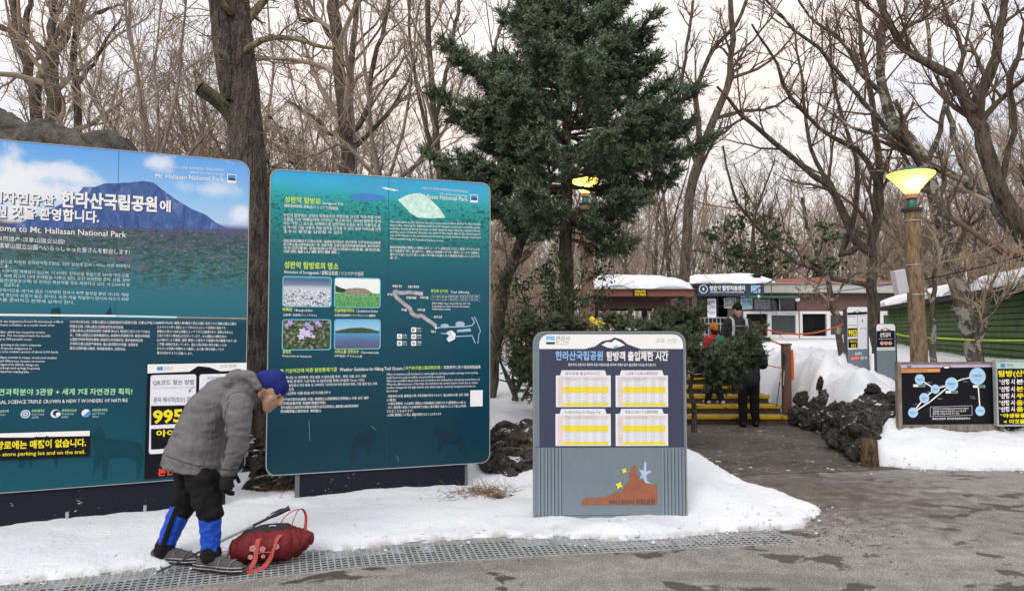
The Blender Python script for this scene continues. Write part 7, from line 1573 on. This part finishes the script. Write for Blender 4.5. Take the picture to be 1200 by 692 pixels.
# ------------------------------------------------------------------ people
def cloth(name, col, rough=.75, sc=24, st=.5, d=.012, var=.1):
    m, nt, b = nodes(name); setp(b, rough, .2); n = noise_node(nt, sc * .3, 5, 1.0); r = ramp(nt, n.outputs['Fac'], [(.35, tuple(c * (1 - var) for c in col)), (.65, tuple(c * (1 + var) for c in col))])
    nt.links.new(r.outputs[0], b.inputs['Base Color']); n1 = noise_node(nt, sc, 4, 1.6, stretch=(1, 1, .6)); bump(nt, b, n1.outputs['Fac'], st, d); return m
M['skin'] = flat('skin', (.43, .265, .195), .55, .3, var=.08); M['jacketgrey'] = cloth('grey_jacket', (.136, .138, .148), sc=16, st=.7, d=.02); M['blackcloth'] = cloth('black_trousers', (.010, .010, .011), .9); M['bluegaiter'] = cloth('blue_gaiter', (.018, .085, .55), .6, 20, .6, .015)
M['beanie'] = cloth('navy_blue_beanie', (.012, .022, .15), .9, 90, .4, .004); M['boot'] = cloth('grey_boot', (.075, .075, .082), .8, 60, .4, .004); M['rubber'] = flat('black_rubber', (.012, .012, .012), .6, .3); M['glove'] = cloth('black_glove', (.014, .014, .016), .8, 60, .4, .004)
M['chain'] = flat('steel_chain', (.30, .30, .31), .35, .5, .8); M['hair'] = flat('black_hair', (.012, .010, .009), .6, .3)
def blob(name, chains, mat, parent, vox=.012, smooth=4, disp=(), spheres=()):
    """one continuous surface grown from tapering chains: (points, radii[, widen axis, factor])"""
    mb = MB()
    for ch in chains:
        pts, rs = ch[0], ch[1]; K = max(2, (len(pts) - 1) * 5 + 1); P = smooth_poly(pts, K) if len(pts) > 2 else np.array([Vector(pts[0]).lerp(Vector(pts[-1]), t)[:] for t in np.linspace(0, 1, K)])
        rr = np.interp(np.linspace(0, 1, K), np.linspace(0, 1, len(rs)), rs); wide = Vector(ch[2]).normalized() if len(ch) > 2 else None; f = ch[3] if len(ch) > 2 else 1
        n0 = len(mb.v); mb.tube([Vector(p) for p in P], list(rr), 20)
        if len(ch) < 5: mb.sphere(P[0], rr[0] * .985, 8)
        mb.sphere(P[-1], rr[-1] * .985, 8)
        if wide:
            T = [Vector(p) for p in P]
            for i in range(n0, len(mb.v)):
                v = Vector(mb.v[i]); c = min(T, key=lambda q: (q - v).length_squared); o = (v - c).dot(wide); mb.v[i] = tuple(v + wide * (o * (f - 1)))
    for c, r, sc in spheres: mb.sphere(c, r, 10, sc)
    me = bpy.data.meshes.new(name); me.from_pydata(mb.v, [], mb.f); o = bpy.data.objects.new(name, me); C.objects.link(o)
    bm = bmesh.new(); bm.from_mesh(me); bmesh.ops.recalc_face_normals(bm, faces=bm.faces); bm.to_mesh(me); bm.free()
    m = o.modifiers.new('r', 'REMESH'); m.mode = 'VOXEL'; m.voxel_size = vox; m.adaptivity = 0
    s = o.modifiers.new('s', 'SMOOTH'); s.factor = .5; s.iterations = smooth
    dg = bpy.context.evaluated_depsgraph_get(); me2 = bpy.data.meshes.new_from_object(o.evaluated_get(dg)); bpy.data.objects.remove(o)
    me2.name = name
    if disp:
        nrm = [v.normal.copy() for v in me2.vertices]
        for v, n in zip(me2.vertices, nrm):
            q = 0
            for sc, amp, stx in disp: q += amp * (abs(noise.noise(Vector((v.co.x * sc * stx[0], v.co.y * sc * stx[1], v.co.z * sc * stx[2])))) * 2 - .5)
            v.co += n * q
    for p in me2.polygons: p.use_smooth = True
    me2.materials.clear(); return link(name, me2, mat, parent)
def hand_chains(wrist, d, side, curl, s=1.0, thumb=1):
    """palm, four unequal bent fingers and a thumb; d points down the hand, side across the knuckles, curl towards the palm"""
    wrist, d, side, curl = Vector(wrist), Vector(d).normalized(), Vector(side).normalized(), Vector(curl).normalized(); ch = [([wrist, wrist + d * .045 * s, wrist + d * .09 * s], [.027 * s, .034 * s, .033 * s], side, 1.25)]
    for k, (o, L) in enumerate(((-.030, .075), (-.010, .086), (.011, .080), (.030, .062))):
        b = wrist + d * .085 * s + side * o * s; p1 = b + (d * .9 + curl * .3).normalized() * L * .45 * s; p2 = p1 + (d * .65 + curl * .75).normalized() * L * .33 * s; p3 = p2 + (d * .25 + curl * .95).normalized() * L * .28 * s
        ch.append(([b - d * .02 * s, b, p1, p2, p3], [.0095 * s, .0098 * s, .0092 * s, .0085 * s, .0075 * s]))
    b = wrist + d * .03 * s - side * .032 * s * thumb; ch.append(([b, b + (d * .7 - side * .55 * thumb + curl * .3) * .038 * s, b + (d * 1.0 - side * .5 * thumb + curl * .6) * .07 * s], [.0125 * s, .0115 * s, .009 * s])); return ch
def chain_boot(t, ankle, toe_dir, name='boot'):
    a = Vector(ankle); d = Vector((toe_dir[0], toe_dir[1], 0)).normalized(); z0 = .012
    heel = Vector((a.x, a.y, 0)) - d * .055
    o = blob(name, [([heel + Vector((0, 0, .06)), heel + d * .09 + Vector((0, 0, .062)), heel + d * .19 + Vector((0, 0, .052)), heel + d * .275 + Vector((0, 0, .045))], [.047, .050, .046, .036]), ([a + Vector((0, 0, .14)), a + Vector((0, 0, .07)), heel + d * .06 + Vector((0, 0, .07))], [.055, .053, .05])], M['boot'], t, .008, 3)
    ps = [(heel + d * u, w) for u, w in ((-.045, .025), (-.03, .040), (.03, .045), (.10, .042), (.18, .050), (.25, .043), (.30, .022))]; sd = Vector((-d.y, d.x, 0)); out = [p + sd * w for p, w in ps] + [p - sd * w for p, w in reversed(ps)]
    n = len(out); mb = MB().raw([(p.x, p.y, z0 + z) for z in (0, .028) for p in out], [tuple(range(n - 1, -1, -1)), tuple(range(n, 2 * n))] + [(i, (i + 1) % n, n + (i + 1) % n, n + i) for i in range(n)]); mb.build('sole', M['rubber'], o)
    c = MB()
    for zz, kk in ((.05, 1.06), (.03, 1.08)): 
        pts = [p + (p - (heel + d * .12)) * (kk - 1) + Vector((0, 0, zz)) for p in out]; c.tube(pts + pts[:1], .005, 5, False)
    for u in (.02, .14, .22):
        q = heel + d * u; c.tube([q + sd * .05 + Vector((0, 0, .04)), q + sd * .035 + d * .02 + Vector((0, 0, .10 if u < .2 else .085)), q + d * .03 + Vector((0, 0, .115 if u < .1 else .095)), q - sd * .035 + d * .02 + Vector((0, 0, .10 if u < .2 else .085)), q - sd * .05 + Vector((0, 0, .04))], .0042, 5)
    for u in (.0, .08, .16, .24):
        for s_ in (-1, 1): q = heel + d * u + sd * .035 * s_; c.tube([q + Vector((0, 0, z0 + .004)), q + Vector((0, 0, -.006))], [.008, .002], 5)
    c.build('ice_cleats', M['chain'], o); return o
def bent_man():
    base = Vector((-2.08, 5.08, 0)); t = thing('person', 'man in grey hooded jacket, blue beanie and blue gaiters bending over the red pack', 'person', base)
    def q(px, py, Y): return W(px, py, Y) - base
    # joints
    hipR, hipL = q(228, 524, 5.02), q(222, 522, 5.20); kneeR, kneeL = q(246, 592, 4.97), q(216, 590, 5.20); ankR, ankL = q(246, 646, 5.00), q(193, 640, 5.18)
    pel = q(222, 518, 5.10); mid = q(240, 488, 5.10); chest = q(262, 464, 5.10); neck = q(286, 454, 5.09); skull = q(315, 459, 5.09)
    shR, shL = q(279, 474, 4.94), q(276, 470, 5.27); elR, elL = q(279, 518, 4.90), q(270, 512, 5.30); wrR, wrL = q(267, 553, 4.93), q(266, 546, 5.26)
    body = [([pel, mid, chest - Vector((0, 0, .03)), neck], [.11, .10, .085, .06], (0, 1, 0), 1.2), ([neck - Vector((.02, 0, .01)), neck.lerp(skull, .5), skull], [.062, .058, .07]),
            ([shR, elR, wrR], [.05, .043, .029]), ([shL, elL, wrL], [.05, .043, .029]), ([hipR, kneeR, ankR], [.085, .058, .042]), ([hipL, kneeL, ankL], [.085, .058, .042])]
    # head: skull, face looking down to the right
    fdir = Vector((.80, -.12, -.45)).normalized(); updir = Vector((.46, 0, .88)).normalized(); updir = (updir - fdir * updir.dot(fdir)).normalized(); sd = fdir.cross(updir)
    h = lambda f, u, s: skull + fdir * f + updir * u + sd * s
    body += [([h(-.035, .035, 0), h(.015, .04, 0)], [.083, .083]), ([h(.035, .02, 0), h(.045, -.05, 0), h(.05, -.095, 0)], [.066, .058, .036]), ([h(.095, .025, 0), h(.118, -.02, 0), h(.112, -.032, 0)], [.009, .014, .012]), ([h(.085, .036, -.04), h(.095, .04, 0), h(.085, .036, .04)], [.011, .012, .011]),
             ([h(.083, -.060, -.018), h(.092, -.060, 0), h(.083, -.060, .018)], [.008, .009, .008]), ([h(.080, -.074, -.014), h(.086, -.075, 0), h(.080, -.074, .014)], [.007, .008, .007]),
             ([h(-.01, .015, .078), h(-.018, -.012, .086), h(-.008, -.04, .078)], [.012, .016, .010]), ([h(-.01, .015, -.078), h(-.018, -.012, -.086), h(-.008, -.04, -.078)], [.012, .016, .010]), ([h(.055, -.01, .045), h(.05, -.045, .045)], [.026, .02]), ([h(.055, -.01, -.045), h(.05, -.045, -.045)], [.026, .02])]
    body += hand_chains(wrR, (wrR - elR) + Vector((.03, -.01, -.05)), (.75, -.6, 0), (.55, .5, -.1)) + hand_chains(wrL, (wrL - elL) + Vector((.03, 0, -.05)), (.6, .7, 0), (.5, -.5, -.1), 1, -1)
    blob('body', body, M['skin'], t, .007, 3)
    for s_ in (-1, 1):
        e = MB(); e.sphere(h(.085, .012, .031 * s_), .011, 8); e.build('eye', flat('dark_eye', (.02, .015, .012), .3, .5), t, True)
    hr = MB(); hr.tube([h(-.03, .0, .078), h(-.05, -.02, .074), h(-.07, -.05, .055)], [.010, .014, .012], 8); hr.tube([h(-.03, .0, -.078), h(-.05, -.02, -.074), h(-.07, -.05, -.055)], [.010, .014, .012], 8); hr.tube([h(.094, .040, .018), h(.086, .044, .045)], .004, 5); hr.tube([h(.094, .040, -.018), h(.086, .044, -.045)], .004, 5); hr.build('hair', M['hair'], t, True)
    blob('beanie', [([h(-.05, .045, 0), h(.0, .065, 0), h(.035, .06, 0)], [.089, .094, .078]), ([h(-.015, .10, 0), h(0, .115, 0)], [.065, .055]), ([h(.06, .045, .04), h(.075, .052, 0), h(.06, .045, -.04)], [.028, .03, .028]), ([h(-.06, .02, 0), h(-.065, -.01, 0)], [.066, .055])], M['beanie'], t, .008, 4)
    # jacket
    back = q(205, 534, 5.1); hemf = q(250, 543, 5.1)
    jk = [([q(229, 548, 5.10), q(232, 530, 5.10), q(238, 502, 5.10), q(249, 480, 5.1), q(264, 464, 5.10), q(281, 458, 5.09)], [.222, .208, .176, .158, .146, .105], (0, 1, 0), 1.08, 'open'),
          ([shR + Vector((-.015, .05, .0)), shR + Vector((.005, -.015, -.02)), elR, wrR + Vector((.0, 0, .02))], [.102, .096, .073, .056]), ([shL, elL, wrL + Vector((0, 0, .02))], [.095, .07, .055]),
          ([q(284, 456, 5.09), q(296, 457, 5.09)], [.115, .10]), ([q(268, 446, 4.99), q(277, 441, 5.09), q(270, 445, 5.2)], [.045, .058, .045]), ([q(277, 442, 5.02), q(292, 441, 4.99), q(302, 452, 4.985)], [.045, .042, .035]), ([q(277, 442, 5.15), q(292, 441, 5.19), q(302, 452, 5.195)], [.045, .042, .035])]
    j = blob('jacket', jk, M['jacketgrey'], t, .011, 5, ((5, .010, (.5, .8, 1.5)), (12, .008, (.5, .7, 1.5)), (26, .003, (.7, 1, 1.3))))
    def seam(ob, pts, r=.0028, n=26, off=.0005):
        P = []
        for p in smooth_poly(pts, n):
            ok, co, nr, _ = ob.closest_point_on_mesh(Vector(p)); P.append(co + nr * off)
        return P
    sm_ = MB()
    for pts in ((q(268, 470, 4.85), q(264, 486, 4.85), q(268, 505, 4.85), q(272, 516, 4.88)), (q(264, 505, 4.85), q(256, 530, 4.85), q(250, 552, 4.85)), (q(285, 455, 4.9), q(274, 460, 4.9), q(266, 470, 4.88)), (q(196, 532, 5.0), q(215, 541, 4.85), q(240, 547, 4.85), q(262, 551, 4.9)), (q(238, 518, 4.85), q(250, 528, 4.85))): sm_.tube(seam(j, pts), .003, 5)
    sm_.tube(seam(j, (wrR + Vector((-.06, 0, .035)), wrR + Vector((0, -.06, .03)), wrR + Vector((.06, 0, .025)))), .0045, 5)
    sm_.build('seams', flat('dark_seam', (.05, .048, .05), .8, .1), j)
    # trousers: baggy, to the gaiters
    tr = [([q(222, 522, 5.1), q(228, 532, 5.1)], [.14, .15], (0, 1, 0), 1.1), ([q(230, 530, 5.03), q(238, 562, 4.99), kneeR + Vector((-.004, 0, -.02)), q(246, 600, 4.98)], [.120, .108, .088, .078]), ([q(220, 530, 5.2), q(222, 560, 5.2), kneeL, q(214, 598, 5.195)], [.12, .105, .085, .075])]
    blob('trousers', tr, M['blackcloth'], t, .011, 5, ((9, .012, (1, 1, 1.6)), (22, .006, (1, 1, 1.5))))
    for kn, an, nm in ((q(246.5, 592, 4.98), q(247, 643, 5.0), 0), (q(213, 592, 5.195), q(195, 637, 5.18), 1)):
        g_ = blob('gaiter', [([kn, kn.lerp(an, .35), an], [.070, .074, .058])], M['bluegaiter'], t, .008, 3, ((14, .007, (1, 1, 1.4)), (30, .003, (1, 1, 1))))
        dd = (an - kn).normalized(); blob('gaiter_cuff', [([an + dd * .0, an + dd * .045], [.064, .070])], M['blackcloth'], g_, .009, 3, ((18, .008, (1, 1, 2)),))
        st_ = MB(); st_.tube([kn + Vector((-.005 if nm else .0, -.074, 0)), kn.lerp(an, .5) + Vector((0, -.078, 0)), an + Vector((0, -.062, 0))], [(.016, .004)] * 3, 8, sq=(1, 0, 0)); st_.build('gaiter_strip', M['blackcloth'], g_) if nm else None
    chain_boot(t, (ankR.x, ankR.y, .0), (.96, -.25)); chain_boot(t, (ankL.x, ankL.y, .0), (.98, -.2))
    for wr, el, sdv, cu, th in ((wrR, elR, (.75, -.6, 0), (.55, .5, -.1), 1), (wrL, elL, (.6, .7, 0), (.5, -.5, -.1), -1)):
        dv = (wr - el) + Vector((.03, -.01, -.05)); blob('glove', [(c[0], [r * 1.13 + .002 for r in c[1]]) + tuple(c[2:]) for c in hand_chains(wr, dv, sdv, cu, 1.03, th)] + [([wr - dv.normalized() * .03, wr + dv.normalized() * .02], [.037, .036])], M['glove'], t, .005, 2)
bent_man()
# red pack on the grating
def pack():
    b = G(322, 655); b = Vector((b.x, 5.19, 0)); t = thing('backpack', 'dark red hiking pack with coral straps lying on the drain grating', 'backpack', b, R(14)); t.scale = (.9, .9, .88); M['packred'] = cloth('dark_red_pack', (.155, .019, .023), .6, 26, .6, .012); M['coral'] = flat('coral_webbing', (.42, .075, .065), .7, .2); M['packdark'] = cloth('charcoal_pack_panel', (.03, .028, .03), .8)
    blob('body', [([(-.21, 0, .125), (-.12, -.005, .14), (.02, 0, .145), (.14, .005, .155), (.225, .01, .165)], [.105, .132, .138, .125, .085], (0, 1, 0), 1.05), ([(-.2, 0, .08), (.17, 0, .10)], [.075, .075])], M['packred'], t, .009, 5, ((6, .016, (2.2, 1, .5)), (16, .009, (2.0, 1, .5))))
    blob('top_panel', [([(-.17, .0, .205), (-.04, .0, .232), (.10, .0, .243)], [.060, .068, .058], (0, 1, 0), 1.25)], M['packdark'], t, .009, 4, ((16, .004, (1, 1, 1)),))
    def strap(nm, pts, w=.022, mat=None, sq=(0, -.3, 1)): return MB().tube(smooth_list(pts, 22), [(.0035, w / 2)] * 22, 8, sq=sq).build(nm, mat or M['coral'], t, True)
    strap('haul_loop', [(.13, -.03, .24), (.16, -.03, .33), (.19, -.02, .395), (.225, -.01, .40), (.25, 0, .34), (.245, 0, .24), (.235, 0, .18)], .034, None, (1, 0, -.33))
    strap('thin_loop', [(.05, .02, .27), (.09, .02, .34), (.15, .02, .385), (.2, .0, .40)], .01)
    strap('shoulder_strap', [(.10, -.06, .245), (.05, -.135, .225), (.02, -.155, .15), (.0, -.155, .08), (-.06, -.17, .012), (-.16, -.22, .008)], .036)
    strap('shoulder_strap', [(-.06, -.06, .25), (-.09, -.135, .215), (-.10, -.155, .14), (-.11, -.165, .07), (-.15, -.20, .012)], .034)
    strap('webbing', [(-.26, -.03, .20), (-.30, -.05, .13), (-.325, -.06, .04), (-.34, -.06, .01)], .016); strap('webbing', [(-.1, -.152, .12), (-.04, -.158, .13), (.02, -.158, .12)], .014)
    fl = MB(); pk = M['petal_pink'] = flat('pale_pink_print', (.50, .25, .26), .6, .2, var=.15); k = Ink()
    for cx, cz, r in ((-.125, .165, .030), (-.055, .155, .026), (-.14, .10, .022), (.045, .165, .024), (-.05, .10, .018)):
        for a in range(5): t_ = 2 * math.pi * a / 5 + cx * 20; k.poly(circ(cx + math.cos(t_) * r * .5, cz + math.sin(t_) * r * .5, r * .40, 10), .158 + a * .0005)
    k.build('flower_print', pk, t)
    MB().tube([(-.02, -.05, .295), (.01, -.055, .30), (.03, -.05, .293)], .006, 6).build('zip_pull', M['polesilver'], t, True)
def smooth_list(pts, n): return [Vector(p) for p in smooth_poly(pts, n)]
pack()
# hikers by the steps
def hiker(label, loc, rz, H, top, trou, hat, pose=None, strap=None, shoe=None, lean=0.0, pack_mat=None, sleeve=None, hat_top=0.0):
    t = thing('person', label, 'person', loc, rz); s = H / 1.7; v = lambda x, y, z: Vector((x + (0), y + lean * max(0, z - .9), z)) * s   # faces -y
    p = dict(ankL=(.11, .06, .08), ankR=(-.11, -.08, .08), kneeL=(.10, -.02, .47), kneeR=(-.10, -.05, .47), hipL=(.09, 0, .88), hipR=(-.09, 0, .88), elL=(.27, .02, 1.10), elR=(-.27, .02, 1.10), wrL=(.26, -.14, .90), wrR=(-.26, -.14, .90)); p.update(pose or {}); p = {k: v(*q) for k, q in p.items()}
    shL, shR = v(.18, 0, 1.38), v(-.18, 0, 1.38); hd = v(0, -.015, 1.57); body = [([v(0, 0, .92), v(0, 0, 1.15), v(0, 0, 1.33), v(0, 0, 1.42)], [.12 * s, .12 * s, .125 * s, .07 * s], (1, 0, 0), 1.3), ([v(0, 0, 1.40), hd], [.055 * s, .06 * s]), ([shL, p['elL'], p['wrL']], [.05 * s, .042 * s, .028 * s]), ([shR, p['elR'], p['wrR']], [.05 * s, .042 * s, .028 * s]), ([p['hipL'], p['kneeL'], p['ankL']], [.085 * s, .057 * s, .042 * s]), ([p['hipR'], p['kneeR'], p['ankR']], [.085 * s, .057 * s, .042 * s])]
    f = lambda x, y, z: hd + Vector((x, y, z)) * s
    body += [([f(0, .02, .03), f(0, -.01, .035)], [.084 * s, .084 * s]), ([f(0, -.04, 0), f(0, -.05, -.07)], [.062 * s, .042 * s]), ([f(0, -.10, .02), f(0, -.115, -.02)], [.009 * s, .013 * s]), ([f(.078, .01, .01), f(.084, .015, -.03)], [.012 * s, .011 * s]), ([f(-.078, .01, .01), f(-.084, .015, -.03)], [.012 * s, .011 * s]), ([f(-.02, -.088, -.055), f(.02, -.088, -.055)], [.008 * s, .008 * s])]
    body += hand_chains(p['wrL'], p['wrL'] - p['elL'], (0, -1, 0), (-1, 0, 0), s) + hand_chains(p['wrR'], p['wrR'] - p['elR'], (0, -1, 0), (1, 0, 0), s)
    blob('body', body, M['skin'], t, .010, 2)
    for x in (-.03, .03): MB().sphere(f(x, -.088, .018), .010 * s, 6).build('eye', flat('dark_eye', (.02, .015, .012), .3, .5), t, True)
    blob('hair', [([f(0, .04, .05), f(0, .05, -.02)], [.084 * s, .072 * s]), ([f(.06, .0, .04), f(.068, .02, -.02)], [.03 * s, .02 * s]), ([f(-.06, .0, .04), f(-.068, .02, -.02)], [.03 * s, .02 * s])], M['hair'], t, .012, 2)
    blob('hat', [([f(0, .015, .075), f(0, .0, .085 + hat_top)], [.096 * s, .09 * s]), ([f(0, -.05, .062), f(0, .05, .05)], [.07 * s, .08 * s])], hat, t, .010, 3)
    sl = sleeve or top
    blob('jacket', [([v(0, 0, .80), v(0, 0, 1.0), v(0, 0, 1.25), v(0, 0, 1.40), v(0, 0, 1.47)], [.155 * s, .155 * s, .158 * s, .125 * s, .078 * s], (1, 0, 0), 1.25), ([shL, p['elL'], p['wrL'].lerp(p['elL'], .08)], [.088 * s, .07 * s, .052 * s]), ([shR, p['elR'], p['wrR'].lerp(p['elR'], .08)], [.088 * s, .07 * s, .052 * s])], top, t, .013, 4, ((9, .010, (1, 1, 1)),))
    blob('trousers', [([v(0, 0, .86), v(0, 0, .93)], [.135 * s, .13 * s], (1, 0, 0), 1.2), ([p['hipL'], p['kneeL'], p['ankL']], [.112 * s, .085 * s, .068 * s]), ([p['hipR'], p['kneeR'], p['ankR']], [.112 * s, .085 * s, .068 * s])], trou, t, .012, 4, ((10, .010, (1, 1, 1)),))
    for a in ('ankL', 'ankR'):
        q = p[a]; zz = q.z - .08 * s; blob('shoe', [([Vector((q.x, q.y + .05 * s, zz + .05)), Vector((q.x, q.y - .08 * s, zz + .05)), Vector((q.x, q.y - .17 * s, zz + .038))], [.05 * s, .048 * s, .036 * s])], shoe or M['rubber'], t, .011, 2)
    if strap:
        sp = MB()
        for x in (-1, 1): sp.tube([v(.13 * x, .14, 1.30), v(.13 * x, .03, 1.475), v(.125 * x, -.12, 1.42), v(.13 * x, -.175, 1.25), v(.15 * x, -.15, 1.08)], [(.005, .025 * s)] * 5, 8, sq=(0, -1, 0))
        sp.tube([v(-.13, -.178, 1.30), v(.13, -.178, 1.30)], [(.004, .012)] * 2, 6); sp.build('pack_straps', strap, t, True)
    if pack_mat: blob('pack', [([v(0, .22, 1.02), v(0, .24, 1.2), v(0, .22, 1.38)], [.13 * s, .14 * s, .11 * s], (1, 0, 0), 1.15)], pack_mat, t, .014, 4)
    return t
M['navycloth'] = cloth('dark_navy_jacket', (.016, .017, .026), .8); M['charcoal'] = cloth('charcoal_jacket', (.028, .030, .036), .8); M['orangeknit'] = cloth('orange_knit', (.40, .15, .025), .95, 90, .5, .006); M['redcloth'] = cloth('red_jacket', (.42, .022, .03), .7); M['teal'] = cloth('teal_pack', (.03, .13, .12), .7); M['blackhat'] = cloth('black_knit_hat', (.008, .008, .009), .9, 90, .4, .004)
hiker('hiker in black hat and dark jacket coming down the steps with pale pack straps', (W(864.5, 400, 13.75).x, 13.75, .40 - .02), 0.05, 1.68, M['charcoal'], M['blackcloth'], M['blackhat'], dict(kneeL=(.10, -.16, .50), ankL=(.10, -.10, .10)), flat('pale_webbing', (.42, .43, .46), .6, .3), pack_mat=M['packdark'])
hiker('person in long dark jacket and black trousers climbing towards the steps', (W(878, 497, 12.3).x, 12.3, 0.0), math.pi - .15, 1.60, M['navycloth'], M['blackcloth'], M['blackhat'], dict(wrL=(.20, -.24, 1.05), wrR=(-.20, -.24, 1.05), ankL=(.10, .0, .08), ankR=(-.12, -.06, .08)), None, lean=-.12)
hiker('child in orange knit hat and red jacket on the steps behind the young fir', (W(838, 474, 13.15).x, 13.15, .275), math.pi + .3, 1.40, M['redcloth'], M['blackcloth'], M['orangeknit'], dict(ankR=(-.10, .10, .08), ankL=(.12, -.10, .08)), None, flat('pale_shoe', (.42, .42, .44), .6, .3), pack_mat=M['teal'], hat_top=.02)
